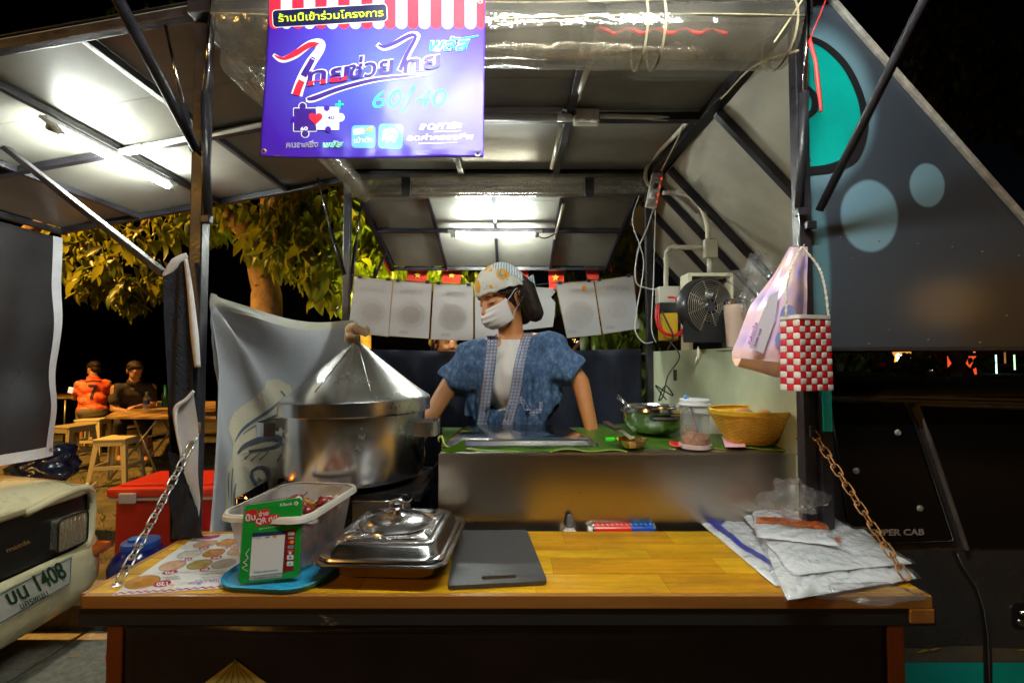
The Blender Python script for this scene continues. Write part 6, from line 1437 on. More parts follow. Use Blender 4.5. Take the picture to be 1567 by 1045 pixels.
# front of head is ph=-90 deg; the side that shows is ph towards 0
sun(.66, R(-22), .235); sun(.80, R(-92), .17, 16, False); sun(.25, R(-80), .14, 14, False); sun(.30, R(-10), .09, 12, False); sun(.72, R(24), .09, 12, False); sun(.45, R(-50), .07, 10, False); sun(.55, R(-118), .12, 14, False); sun(.92, R(-55), .06, 10, False); sun(.48, R(40), .08, 10, False)
decal('blue_dots', [[(x+.018*math.cos(t), y+.018*math.sin(t)) for t in [2*PI*i/7 for i in range(7)]] for x, y in ((-.5, .1), (-.35, .28), (-.62, -.1), (.3, .3), (.35, -.2), (-.2, -.3), (-.45, .32), (-.75, .2), (.42, .1), (-.9, .05), (-1.0, .3))], onscarf(.62, R(-40)), SUNB, sc)
kb = Mh @ V((.030, .122, .028))
for i, (d, l) in enumerate(((V((.030, .018, -.004)), 1), (V((.024, .020, -.030)), 1), (V((.0, .02, -.035)), .8))):
    dd = Mh.to_3x3() @ d
    grid('scarf_tail', lambda u, v, dd=dd, i=i: kb + dd*u + (Mh.to_3x3() @ V((0, .2, 1)))*.030*(v-.5)*(.4+u*.9) + V((0, .006*math.sin(v*6+i), 0)), 8, 5, SCB, sc, thick=.002)
vs, fs = ell_geo(kb, (.018, .014, .014)); mesh('scarf_knot', vs, fs, SCB, sc, True)
# mask
MSK = M('white_mask_cloth', (.68, .64, .66), .8, sss=.05, bump=.1, bs=200)
def mk(u, v, off=0):
    a = (u-.5)*2; z = -.020 - .084*v + (-.004)*abs(a)*0 + .016*a*a*(1-v) ; 
    b = math.sin(PI*min(1, max(0, v)))**.7
    if v > .5: z += .018*a*a*(v-.5)*2
    x = .064*math.sin(a*1.25)/math.sin(1.25)
    y = -.084 - .034*b*(1-a*a) - .010*(1-abs(a)) + .050*a*a + .006*v
    y -= .004*math.sin(v*26)*(1-a*a)*.5
    if v < .12: y -= .006*(1-v/.12)*(1-a*a)
    return Mh @ V((x, y-off, z))
mskm = grid('face_mask', mk, 30, 26, MSK, ven, thick=.0016)
tube('mask_seam', [mk(.5, v/20, .0012) for v in range(21)], .0009, MSK, mskm, 5)
tube('mask_edge', [mk(u/24, 0, .0008) for u in range(25)], .0012, MSK, mskm, 5); tube('mask_edge', [mk(u/24, 1, .0008) for u in range(25)], .0012, MSK, mskm, 5)
for s, u in ((1, 1), (-1, 0)):
    e = Mh @ V((s*.081, .030, .010)); tube('ear_loop', [mk(u, .10), Mh @ V((s*.080, -.020, .000)), Mh @ V((s*.084, .010, .018)), e], .0013, MSK, mskm, 6, curve=5)
    tube('ear_loop', [mk(u, .92), Mh @ V((s*.074, -.020, -.060)), Mh @ V((s*.083, .008, -.040)), Mh @ V((s*.084, .030, -.020))], .0013, MSK, mskm, 6, curve=5)
# tee, skirt top
TEE = M('white_cotton', (.66, .64, .62), .85, bump=.1, bs=120)
tee = blob('tshirt', [ell_geo(ch+V((0, 0, -.02)), (.152, .098, .125), None, 24, 16), ell_geo(wa, (.130, .095, .13), None, 24, 16), cap_geo(nb+V((.0, 0, -.035)), ch, .066, .100, 20), cap_geo(sL+V((.07, 0, -.02)), sR+V((-.07, 0, -.02)), .044, .044, 16)], TEE, ven, .006, 6,
    post=lambda c, n: c + n*(.004*math.sin(c.z*70+c.x*50)*max(0, min(1, (ch.z-c.z)*5)) + .002*math.sin(c.x*120+c.z*30)), cut=((nb+V((0, 0, .000)), V((0, -.25, 1))), (pv(780, 630), V((0, 0, -1)))))
DEN = denim()
blob('wrap_skirt', [ell_geo(wa+V((0, 0, .05)), (.136, .104, .09)), ell_geo(wa, (.138, .104, .10)), ell_geo(hp, (.160, .115, .16)), cap_geo(hp, hp+V((0, 0, -.55)), .165, .20, 20)], DEN, ven, .010, 4, cut=((pv(780, 626), V((0, 0, 1))),), post=lambda c, n: c + n*.006*math.sin(math.atan2(c.x-hp.x, c.y-hp.y)*14))
# kimono jacket: torso shell open at the front + wide short sleeves
def jacket():
    T0 = nb + V((0, .01, -.012))
    geos = [cap_geo(nb+V((0, .015, -.045)), ch+V((0, .01, .02)), .086, .14, 24), ell_geo(ch+V((-.005, .01, 0)), (.182, .122, .13), None, 28, 18), ell_geo(wa+V((0, .01, .05)), (.178, .125, .15), None, 28, 18), ell_geo(wa+V((0, .01, -.06)), (.195, .145, .18), None, 28, 18), cap_geo(ch+V((-.085, .005, 0)), wa+V((-.105, .005, -.15)), .097, .105, 20), cap_geo(ch+V((.090, .005, 0)), wa+V((.110, .005, -.16)), .097, .110, 20), cap_geo(ch+V((0, .005, 0)), wa+V((0, .005, -.12)), .125, .135, 20),
            cap_geo(nb+V((-.02, .01, -.05)), sL+V((.0, 0, -.010)), .056, .066, 18), cap_geo(nb+V((.02, .01, -.05)), sR+V((0, 0, -.010)), .056, .066, 18)]
    geos += [cap_geo(sL+V((.01, 0, -.018)), sL.lerp(eL, .58), .062, .066, 20, 1.0), cap_geo(sR+V((-.01, 0, -.018)), sR.lerp(eR, .66), .062, .068, 20, 1.0)]
    geos += [cap_geo(ch+V((-.09, .0, .03)), sL.lerp(eL, .5)+V((.03, 0, -.03)), .09, .055, 16), cap_geo(ch+V((.09, .0, .03)), sR.lerp(eR, .55)+V((-.03, 0, -.03)), .09, .055, 16)]
    def post(c, n):
        a = math.atan2(c.x-ch.x, -(c.y-ch.y)); dn = max(0, min(1, (ch.z+.06-c.z)/.22))
        f = .011*math.sin(a*11+math.sin(c.z*13)*1.8)*dn + .006*math.sin(a*27+c.z*9+math.sin(c.z*30))*dn
        for s, e in ((sL, eL), (sR, eR)):
            d = (e-s).normalized(); t = (c-s).dot(d); q = c-s-d*t
            if abs(c.x-ch.x) > .13: f += .004*math.sin(t*55+q.y*30+q.z*16)*min(1, max(0, (abs(c.x-ch.x)-.13)/.05))
        f += .004*noise.noise(c*16) + .0015*noise.noise(c*45)
        return c + n*f
    cuts = [(sL.lerp(eL, .78), (eL-sL).normalized()+V((-.45, 0, .1))), (sR.lerp(eR, .84), (eR-sR).normalized()+V((.45, 0, .1))), (wa+V((0, 0, -.16)), V((0, 0, -1)))]
    o = blob('kimono_jacket', geos, DEN, ven, .0058, 7, post=post, cut=cuts)
    # open the neck and the front
    bm = bmesh.new(); bm.from_mesh(o.data); dead = []
    def edge(z, side):   # x of the opening edges in photograph pixels at height z
        t = (z); return t
    for f in bm.faces:
        c = f.calc_center_median()
        if c.y > ch.y + .02:
            if c.z > nb.z - .006 and abs(c.x-nb.x) < .06: dead.append(f)
            continue
        # project to the photograph
        lx = lerp_tab(LOP, c.z); rx = lerp_tab(ROP, c.z)
        if lx-.006 < c.x < rx+.006: dead.append(f)
    bmesh.ops.delete(bm, geom=dead, context='FACES'); bm.to_mesh(o.data); bm.free()
    m = o.modifiers.new('cloth', 'SOLIDIFY'); m.thickness = .0025
    return o
def lerp_tab(tab, z):
    if z >= tab[0][0]: return tab[0][1]
    for (z0, x0), (z1, x1) in zip(tab, tab[1:]):
        if z >= z1: return x0+(x1-x0)*(z-z0)/(z1-z0)
    return tab[-1][1]
def tab(pts): return sorted([(pv(a, b, -.1).z, pv(a, b, -.1).x) for a, b in pts], key=lambda q: -q[0])
LOP = tab([(757, 507), (759, 525), (757, 560), (752, 600), (746, 640), (738, 672)]); ROP = tab([(803, 500), (797, 525), (788, 560), (782, 600), (772, 640), (766, 672)])
jk = jacket()
bm = bmesh.new(); bm.from_mesh(tee.data)
bmesh.ops.delete(bm, geom=[f for f in bm.faces if not (lerp_tab(LOP, f.calc_center_median().z)-.035 < f.calc_center_median().x < lerp_tab(ROP, f.calc_center_median().z)+.035)], context='FACES'); bm.to_mesh(tee.data); bm.free()
# patterned bands along both edges
BND = ramp_mat('white_and_navy_patterned_band', 'VORONOI', 1, [(.0, (.02, .025, .10)), (.24, (.52, .54, .62)), (.36, (.03, .04, .15)), (.50, (.45, .48, .58))], .8, 'UV', (1, 1, 1), interp='CONSTANT')
jb_ = bvh_of(jk); tb = bvh_of(tee); sb_ = bvh_of(body)
def front(x, z, off):
    o = V((x, YV-.6, z)); h = jb_.ray_cast(o, V((0, 1, 0))); 
    y = h[0].y if h[0] and h[0].y < ch.y+.05 else None
    if y is None:
        h = tb.ray_cast(o, V((0, 1, 0)))
        if not h[0]: h = sb_.ray_cast(o, V((0, 1, 0)))
        y = h[0].y-.010 if h[0] else ch.y-.05
    return V((x, y-off, z))
def band(name, pts, w0, side):
    """pts: inner edge in px; the strip widens outward by w px"""
    pts3 = resample([V((a, b, 0)) for a, b in pts], 10); vs, fs, uv = [], [], []; L_ = 0; K = 4; ys = []
    for i, p in enumerate(pts3):
        if i: L_ += (p-pts3[i-1]).length
        row = []
        for k in range(K+1):
            q = pv(p.x + side*w0*k/K, p.y, -.12); row.append(front(q.x, q.z, .004)); uv.append((k/K*3.0, L_/w0*3.0))
        ym = sorted(r.y for r in row)[1]; ys.append(ym)
        vs += row
    ys2 = [sum(ys[max(0, i-3):i+4])/len(ys[max(0, i-3):i+4]) for i in range(len(ys))]
    for i in range(len(pts3)):
        for k in range(K+1): v = vs[i*(K+1)+k]; v.y = min(v.y, ys2[i]+.012) if v.y > ys2[i]+.012 else v.y; v.y -= .0015
    for i in range(len(pts3)-1):
        for k in range(K): a = i*(K+1)+k; fs.append((a, a+1, a+K+2, a+K+1))
    o = mesh(name, vs, fs, BND, ven, True, uv); m = o.modifiers.new('s', 'SOLIDIFY'); m.thickness = .003; m.offset = 0; return o
band('jacket_band', [(760, 512), (760, 525), (757, 560), (752, 600), (747, 640), (740, 668)], 17, -1)
band('jacket_band', [(801, 507), (798, 518), (794, 530), (787, 560), (781, 600), (771, 640), (764, 668)], 16, 1)
pk_ = quads([(793, 618), (797, 610), (811, 632), (826, 629), (829, 616)], [5, 7, 8, 7, 5], 4)
pkt = decal('pocket_trim', pk_, lambda a, b: (lambda q: front(q.x, q.z, .005))(pv(a, b, -.12)), BND, jk)
for l in pkt.data.uv_layers[0].data: l.uv = (l.uv[0]*20, l.uv[1]*20)
# ---------------------------------------------------------------- woman behind the curtain
w2 = thing('person', 'woman seen only as a face below the menu cards behind the curtain', 'person', P(680, 620, 3.1))
YW = 3.1; Mw = Matrix.Translation(P(683, 523, YW)) @ Euler((R(4), 0, R(34))).to_matrix().to_4x4()
g = xf(head_geos(), Mw); c0 = P(678, 600, YW+.05); nb2 = P(678, 552, YW+.03)
g += [cap_geo(Mw @ V((0, .02, -.05)), nb2, .05, .052), cap_geo(nb2, c0, .06, .13), ell_geo(c0, (.19, .11, .15)), ell_geo(c0+V((0, 0, -.3)), (.16, .12, .2))]
for s in (-1, 1): g += [cap_geo(c0+V((s*.10, 0, .09)), c0+V((s*.2, -.02, -.16)), .05, .04), cap_geo(c0+V((s*.2, -.02, -.16)), c0+V((s*.16, -.2, -.28)), .04, .026)] + hand_geos(c0+V((s*.16, -.2, -.28)), (0, -1, -.2), (0, -.2, -1), s, .4)
b2 = blob('body', g, SKIN, w2, .006, 2); face_bits(Mw, b2, w2, 'open', True)
blob('hair', xf([ell_geo((0, .024, .045), (.084, .092, .085), None, 20, 14), ell_geo((0, .06, -.03), (.065, .05, .07)), ell_geo((-.02, .13, -.05), (.035, .035, .05)), cap_geo((-.02, .12, -.05), (-.03, .13, -.13), .03, .012), cap_geo((.070, -.02, .05), (.078, .01, -.03), .012, .008), cap_geo((-.070, -.02, .05), (-.078, .01, -.03), .012, .008)], Mw), HAIR, w2, .005, 2)
vs, fs = ell_geo(Mw @ V((-.075, .09, -.01)), (.014, .02, .026)); mesh('hair_tie', vs, fs, M('yellow_scrunchie', (.62, .38, .05), .8), w2, True)
blob('shirt', [ell_geo(c0+V((0, 0, -.03)), (.205, .125, .155)), ell_geo(c0+V((0, 0, -.3)), (.175, .135, .2)), cap_geo(c0+V((-.10, 0, .08)), c0+V((.10, 0, .08)), .06, .06)], M('dark_red_shirt', (.10, .01, .012), .85), w2, .01, 3)
# ---------------------------------------------------------------- seated people by the folding table
def seated(label, px, py_head, py_seat, Y, yaw, head_yaw, shirt, pants, hands, num=None, lean=.12, hairm=HAIR, wide=1.0, pitch=12):
    """px: torso column in the photograph; yaw 0 faces the viewer"""
    seat = P(px, py_seat, Y); Rz = Matrix.Rotation(R(yaw), 4, 'Z'); B = Matrix.Translation(seat) @ Rz
    r = thing('person', label, 'person', (seat.x, seat.y, -1.26))
    H = P(px, py_head, Y).z - seat.z; k = H/.86
    pel = V((0, .02, .09)); chs = V((0, -lean*.75, .40)); nk = V((0, -lean-.02, .56)); hd = V((0, -lean-.06, .70))
    Mh_ = B @ Matrix.Scale(k, 4) @ Matrix.Translation(hd) @ Euler((R(pitch), 0, R(head_yaw))).to_matrix().to_4x4()
    g = xf(head_geos(False), Mh_)
    body = [cap_geo(nk+V((0, .0, .08)), nk, .052, .058), cap_geo(nk, chs, .07, .12), ell_geo(chs, (.165*wide, .11*wide, .15)), ell_geo(V((0, -lean*.3, .22)), (.15*wide, .115*wide, .15)), ell_geo(pel, (.165*wide, .13, .11))]
    arms, sleeves = [], []
    for s, hnd in zip((-1, 1), hands):
        sh = V((s*.165*wide, -lean-.0, .485)); h3 = V(hnd); mid = (sh+h3)/2; el = mid + V((s*.07, .05, -.12)); 
        arms += [cap_geo(sh, el, .050, .040), cap_geo(el, h3, .040, .027)] + hand_geos(h3, (h3-el).normalized()+V((-s*.2, 0, 0)), (0, 0, -1), -s, .55)
        sleeves += [cap_geo(sh+V((-s*.03, 0, .005)), sh.lerp(el, .62), .064, .062)]
    legs, pant = [], []
    for s in (-1, 1):
        hpj = V((s*.085, 0, .07)); kj = V((s*.13, -.42, .05)); aj = V((s*.12, -.36, -.36)); tj = V((s*.13, -.52, -.41))
        legs += [cap_geo(hpj, kj, .085, .06), cap_geo(kj, aj, .055, .036), cap_geo(aj, tj, .036, .026, 12, .7)]; pant += [cap_geo(hpj, kj, .095, .070), cap_geo(kj, kj.lerp(aj, .35), .070, .062)]
    Bk = B @ Matrix.Scale(k, 4)
    bo_ = blob('body', g + xf(body+arms+legs, Bk), SKIN2, r, .009, 2)
    face_bits(Mh_, bo_, r, 'closed' if num is None else 'open', True)
    blob('hair', xf([ell_geo((0, .022, .048), (.082, .096, .084), None, 20, 14), ell_geo((0, .062, -.01), (.070, .048, .062)), ell_geo((0, -.055, .088), (.055, .035, .028)), cap_geo((.074, -.02, .055), (.078, .008, .012), .010, .007), cap_geo((-.074, -.02, .055), (-.078, .008, .012), .010, .007)], Mh_), hairm, r, .006, 1, post=lambda c, n: c + n*.004*noise.noise(c*60))
    def fold(c, n): return c + n*(.012*noise.noise(c*9) + .007*math.sin(c.z*45+c.x*30))
    sb = [cap_geo(nk+V((0, .01, -.02)), chs, .085, .13), ell_geo(chs, (.185*wide, .128*wide, .16)), ell_geo(V((0, -lean*.3, .22)), (.175*wide, .138*wide, .16)), ell_geo(V((0, .0, .11)), (.178*wide, .145, .10)), cap_geo(V((-.14*wide, -lean, .48)), V((.14*wide, -lean, .48)), .062, .062)]
    sh_ = blob('shirt', xf(sb+sleeves, Bk), shirt, r, .009, 3, post=fold)
    blob('shorts' if pants[1] else 'trousers', xf(pant + [ell_geo(pel+V((0, 0, -.01)), (.175*wide, .14, .10))], Bk), pants[0], r, .010, 2)
    return r, sh_, Bk, Mh_
JER = ramp_mat('red_orange_jersey', 'NOISE', 7, [(.35, (.55, .02, .01)), (.5, (.80, .10, .03)), (.6, (.85, .22, .08)), (.68, (.05, .01, .01))], .6, 'Object', (1, 1, 2.5))
r1, sh1, B1, M1 = seated('man in red and orange football jersey number 7 seated with his back to us', 141, 549, 637, 6.3, -138, 28, JER, (M('grey_brown_trousers', (.16, .14, .10), .8), False), ((-.10, -.42, .32), (.10, -.42, .30)), num=7, lean=.10, wide=1.0)
bv = bvh_of(sh1)
def back(x, z):
    o = B1 @ V((x, .6, z)); d = (B1.to_3x3() @ V((0, -1, 0))).normalized(); h = bv.ray_cast(o, d); return (h[0] if h[0] else B1 @ V((x, .1, z))) - d*.008
DKJ = M('dark_jersey_print', (.02, .008, .01), .7)
decal('number', quads([(.055, .46), (-.035, .46), (-.035, .455), (.0, .36), (.02, .27)], [.03, .03, .035, .035, .03], 3), back, DKJ, sh1, .03)
decal('collar_name', quads([(.09, .52), (0, .53), (-.09, .52)], [.02, .02, .02]), back, DKJ, sh1, .03)
r2, sh2, B2, M2 = seated('man in black t-shirt leaning over the folding table while eating', 202, 549, 648, 5.7, 42, 22, M('black_tshirt', (.022, .018, .018), .85), (M('black_trousers', (.012, .012, .014), .85), False), ((-.06, -.46, .20), (.05, -.44, .26)), lean=.20, wide=1.12, pitch=26)
# ================================================================ WHITE PICKUP NOSE AT THE LEFT (faces right, along +X)
CW = M('aged_white_car_paint', (.80, .71, .44), .28, 0, var=.06, vs=3, coat=.5, rvar=.06); CBK = M('black_grille_plastic', (.012, .012, .013), .35, bump=.03, bs=60)
CHR = M('chrome', (.7, .7, .72), .12, 1)
wp = thing('pickup_truck', 'old white pickup with rectangular headlight and Thai number plate parked at the left', 'pickup truck', (-2.9, 1.9, -1.45))
XC = -2.12                                  # plane of the nose
def on(a, b, dx=0): return onX(a, b, XC+dx)
yf, yn = 2.44, .98                          # far and near side of the car
def nose_x(y, z):                            # nose curve seen from above: rounded at the far corner
    t = max(0, (y-2.26)/.18); return XC - .06*t*t - .02*((1.7-y)/.7)**2
zt_ = on(150, 745).z; zh = zt_
# hood: surface back from the nose
def hood(u, v):   # u along y near->far, v back
    y = yn + (yf-yn)*u; x0 = nose_x(y, 0); x = x0 - 1.15*v
    e = max(0, (u-.86)/.14); z = zt_ + .045 + .10*v**.8 - .045*math.exp(-v*26) - .06*e*e - .02*((u-.5)*2)**2*(.5)
    return V((x, y - .02*v*0, z))
grid('hood', hood, 50, 40, CW, wp, thick=.004)
grid('hood_seam', lambda u, v: hood(.90+.004*v, u)+V((0, 0, .003)), 30, 1, CBK, wp)
def face_(y, z, dx=0): return V((nose_x(y, z)+dx, y, z))
z_gt = zt_+.0; z_gb = on(60, 905).z; z_bt = z_gb; z_bb = on(112, 905).z - .03
def H(px, py): p = on(px, py); return p
# heights, read on the nose plane
hl_t, hl_b = on(112, 790).z, on(112, 833).z
gt_, gb_ = zt_ - .012, on(0, 892).z
cuty = 2.235
grid('nose_panel', lambda u, v: face_(yn+(yf-yn)*u, zt_+.003-(zt_-gb_+.0)*v, -.02), 40, 10, CBK, wp)
grid('top_lip', lambda u, v: face_(yn+(yf-yn)*u, zt_+.012-.035*v, .010-.012*v), 40, 3, CW, wp, thick=.004)
ns = 7
for i in range(ns):
    z = gt_ - .035 - (gt_-gb_-.04)*(i+.3)/ns
    beam('grille_slat', face_(yn, z, .0), face_(1.80, z, .0), .02, .008, CBK, wp)
# headlight
yh0, yh1 = on(86, 830).y, on(132, 800).y
LENS = M('headlight_glass', (.60, .56, .42), .12, .7, coat=1, bump=.3, bs=70)
hz0, hz1 = on(110, 836).z, on(110, 788).z
pts = rrect(0, 0, 1, 1, .12, 4)
hl = prism('headlight', pts, lambda u, v: V((XC+.006, yh0+(yh1-yh0)*u, hz0+(hz1-hz0)*v)), lambda u, v: V((XC-.03, yh0+(yh1-yh0)*u, hz0+(hz1-hz0)*v)), LENS, wp)
tube('headlight_trim', [V((XC+.008, yh0+(yh1-yh0)*u, hz0+(hz1-hz0)*v)) for u, v in pts+pts[:1]], .004, CBK, hl, 6)
for k in range(1, 7): tube('lens_rib', [V((XC+.0065, yh0+(yh1-yh0)*k/7, hz0+.012)), V((XC+.0065, yh0+(yh1-yh0)*k/7, hz1-.012))], .0012, LENS, hl, 4)
# white frame around headlight bay: corner and lower edge
def fr(px, py, d=.012): return on(px, py, d)
cor = [(150, 757), (157, 764), (157, 790), (146, 820), (132, 838), (100, 852)]
tube('bay_frame', [face_(min(2.40, onX(a, b, XC).y), onX(a, b, XC).z, .0) for a, b in [(40, 785), (110, 752), (145, 748), (160, 765), (160, 795), (150, 822), (132, 840), (60, 872), (0, 900)]], .019, CW, wp, 10, curve=5)
# fender side
grid('fender', lambda u, v: V((nose_x(2.44, 0) - .02 - 1.0*u, yf + .006*math.sin(v*3), zt_ - .01 - (.62)*v + .09*u*(1-v))), 20, 8, CW, wp, thick=.004)
grid('corner_panel', lambda u, v: (lambda a: V((nose_x(2.44, 0)+.0-.03+.045*math.cos(a)-.02, yf-.05+.055*math.sin(a), zt_+.0-.60*v)))(PI/2*u), 8, 8, CW, wp, thick=.003)
# bumper with plate
bz1, bz0 = gb_ + .0, gb_ - .30
def bump_(u, v):
    y = yn + (yf+.03-yn)*u; a = v*PI; z = bz1 - (bz1-bz0)*v; return V((nose_x(y, z) + .035*math.sin(a)**.5 - .05*max(0, v-.7)/.3, y, z))
grid('front_bumper', bump_, 50, 16, CW, wp, thick=.006)
TS = M('amber_lens', (.62, .13, .02), .2, coat=.8); tl_ = P(150, 836, 2.33)
crn = box('turn_signal', (XC-.035, 2.405, P(150, 838, 2.4).z), (.10, .09, .045), TS, wp, bevel=.015)
# number plate
PW = M('plate_white', (.62, .60, .54), .4, var=.06, vs=20); PGN = M('plate_dark_green', (.01, .06, .03), .4)
xp = XC + .046
def pl(a, b, d=0): p = onX(a, b, xp+d); return p
np_ = prism('number_plate', [(-6, 908), (111, 849), (109, 894), (-6, 959)], lambda a, b: pl(a, b), lambda a, b: pl(a, b, -.004), PW, wp)
tube('plate_rim', [pl(a, b, .001) for a, b in ((-4, 911), (109, 853), (107, 892), (-4, 955), (-4, 911))], .0018, PGN, np_, 4, smooth=False)
def lg(s, a, b, h, bo): lettering('plate_text', s, a, b, h, lambda x, y: pl(x, y, .003), PGN, np_, bo, 0)
lg('บน', (16, 926), (46, 911), 24, .02); lg('1408', (61, 904), (104, 881), 27, .02); lg('นครพนม', (33, 932), (75, 911), 11, .01)
GB = M('gold_badge', (.62, .42, .12), .3, .8); lettering('grille_badge', 'mazda', (11, 845), (47, 830), 7, lambda x, y: onX(x, y, XC+.014), GB, wp, .02)
box('car_body', (-2.75, 1.71, -1.02), (1.0, 1.40, .42), CBK, wp); 
for yy in (1.08, 2.30):
    lathe('tyre', [(.20, -.09), (.29, -.09), (.305, -.05), (.305, .05), (.29, .09), (.20, .09)], M('tyre_rubber', (.012, .012, .012), .8), wp, (-2.75, yy, -1.145), 36, rot=Matrix.Rotation(PI/2, 3, 'X'))
    lathe('wheel_rim', [(.0, .05), (.10, .05), (.19, .08), (.20, .09)], CHR, wp, (-2.75, yy, -1.145), 24, rot=Matrix.Rotation(-PI/2, 3, 'X'))
localise(wp)
# ================================================================ BLACK PICKUP CAB AT THE RIGHT (side towards us)
BKP = M('matt_black_truck_paint', (.045, .040, .040), .27, .1, var=.15, vs=2, coat=.15, rvar=.08); BGL = M('dark_tinted_glass', (.004, .004, .005), .06, coat=1); TRIM = M('worn_dark_trim', (.10, .085, .08), .4, var=.3, vs=8)
bp = thing('pickup_truck', 'black extended cab pickup carrying the food stall, teal stripe along its side', 'pickup truck', (1.9, 2.1, -1.45))
YT = 1.36
def tp_(a, b, d=0):
    p = P(a, b, YT); t = max(0, (842-b)/240.0)
    return P(a, b, YT) + V((0, .012*min(1.2, t)**1.3 - d, 0))    # tumblehome of the upper side
prism('cab_side_lower', [(1268, 836), (1480, 840), (1800, 845), (1800, 1130), (1268, 1130)], lambda a, b: tp_(a, b), lambda a, b: tp_(a, b, -.03), BKP, bp)
prism('cab_side_upper', [(1256, 606), (1800, 612), (1800, 846), (1480, 841), (1268, 838)], lambda a, b: tp_(a, b, -.004), lambda a, b: tp_(a, b, -.03), BKP, bp)
def roof_(u, v): # u along the side, v towards far side
    a = 1240+560*u; p = tp_(a, 606); z = p.z + .045*math.sin(min(1, v*1.0)*PI*.5)**.6*1.0 - .02*v*v + .03*math.sin(PI*min(1, max(0, u*1.15)))*v**.5
    return V((p.x*(1+.25*v*.0), p.y + 1.25*v, z))
grid('cab_roof', roof_, 30, 20, BKP, bp, thick=.004)
tube('roof_gutter', [tp_(a, b, .006) for a, b in ((1252, 607), (1400, 608), (1560, 612), (1750, 618))], .006, TRIM, bp, 8)
def pane(name, poly, mat, d=.004): return prism(name, poly, lambda a, b: tp_(a, b, d), lambda a, b: tp_(a, b, d-.006), mat, bp)
win = pane('quarter_window', [(1271, 613), (1385, 616), (1402, 652), (1455, 823), (1452, 829), (1300, 831)], BGL)
tube('window_seal', [tp_(a, b, .008) for a, b in ((1271, 613), (1385, 616), (1402, 652), (1456, 826), (1300, 831), (1271, 613))], .003, CBK, win, 6)
pane('door_window', [(1412, 622), (1640, 628), (1700, 836), (1482, 838)], BGL)
tube('door_frame', [tp_(a, b, .010) for a, b in ((1640, 626), (1404, 618), (1420, 668), (1474, 838))], .007, TRIM, bp, 8, smooth=False)
for (a, b) in ((1375, 662), (1310, 720), (1406, 777)): lathe('window_stud', [(0, .006), (.007, .004), (.010, 0)], M('stud_cap', (.30, .30, .28), .4), win, tp_(a, b, .006), 16, rot=Matrix.Rotation(PI/2, 3, 'X'))
lettering('cab_lettering', 'SUPER CAB', (1330, 818), (1412, 817), 9.5, lambda x, y: tp_(x, y, .006), M('faded_white_letter', (.34, .30, .27), .5), win, .035)
decal('door_gap', quads([(1458, 842), (1466, 862), (1488, 895), (1500, 930), (1506, 975), (1512, 1130)], [4, 4, 5, 5, 5, 5]), lambda a, b: tp_(a, b, .003), CBK, bp)
tube('door_edge', [tp_(a, b, .004) for a, b in ((1463, 846), (1471, 864), (1493, 897), (1504, 932), (1510, 975), (1516, 1130))], .0018, TRIM, bp, 6)
TPT = M('grey_primer_stripe', (.11, .09, .065), .5, var=.2, vs=20)
for x0, x1 in ((1372, 1503), (1517, 1800)):
    decal('grey_stripe', [[(x0, 990), (x0+40, 991), (x1-40, 987), (x1, 987), (x1, 1012), (x0, 1012)]], lambda a, b: tp_(a, b, .002), TPT, bp); decal('teal_stripe', [[(x0, 1012), (x1, 1012), (x1, 1130), (x0, 1130)]], lambda a, b: tp_(a, b, .0035), TEAL, bp)
decal('paint_flake', [[(1400, 997), (1412, 991), (1420, 993), (1408, 997)], [(1420, 992), (1432, 989), (1440, 989), (1426, 994)], [(1553, 993), (1566, 991), (1566, 994)]], lambda a, b: tp_(a, b, .004), M('mustard_flake', (.45, .28, .04), .5), bp)
prism('handle_recess', rrect(1548, 922, 1600, 962, 8), lambda a, b: tp_(a, b, .002), lambda a, b: tp_(a, b, -.002), CBK, bp); tube('door_handle', [tp_(a, b, .014) for a, b in ((1552, 934), (1566, 930), (1592, 930))], .006, CHR, bp, 8); lathe('door_lock', [(0, .008), (.009, .006), (.012, 0)], CHR, bp, tp_(1561, 951, .0), 20, rot=Matrix.Rotation(PI/2, 3, 'X'))
box('cab_core', (1.85, 2.15, -.88), (1.8, 1.45, .76), CBK, bp)
for x in (2.35,): lathe('tyre', [(.20, -.09), (.29, -.09), (.305, -.05), (.305, .05), (.29, .09), (.20, .09)], CBK, bp, (x, 1.52, -1.145), 36, rot=Matrix.Rotation(PI/2, 3, 'X'))
localise(bp)
# ================================================================ LEFT: COOLER, JUG, BAG, TABLE, STOOLS
RC = M('red_cooler_plastic', (.42, .010, .012), .35, var=.06, vs=6, coat=.2); RL2 = M('red_cooler_lid', (.62, .03, .015), .35, coat=.2)
co_ = thing('cooler_box', 'large red ice cooler with a white latch standing on the grass', 'cooler', (-2.0, 2.98, -1.26))
y0 = 2.78; xa = P(168, 800, y0).x; zt_c = P(200, 757, y0).z; zb_c = -1.258; RCZ = Matrix.Rotation(R(3), 3, 'Z')
box('cooler_body', (xa+.30, y0+.19, (zb_c+zt_c-.03)/2), (.56, .36, zt_c-.03-zb_c), RC, co_, RCZ, bevel=.02)
box('white_band', (xa+.30, y0+.19, zt_c-.020), (.60, .40, .022), M('white_band_plastic', (.55, .42, .38), .4), co_, RCZ, bevel=.004)
box('cooler_lid', (xa+.30, y0+.19, zt_c+.018), (.62, .42, .052), RL2, co_, RCZ, bevel=.014)
box('lid_top', (xa+.30, y0+.20, zt_c+.05), (.54, .34, .018), RL2, co_, RCZ, bevel=.008)
box('latch', (P(196, 760, y0-.03).x, y0-.035, zt_c-.010), (.095, .02, .06), M('grey_white_latch', (.45, .42, .38), .4), co_, bevel=.006); localise(co_)
jg = thing('water_jug', 'dark blue round water jug with a bright blue lid beside the cooler', 'jug', (P(212, 880, 2.52).x, 2.52, -1.258))
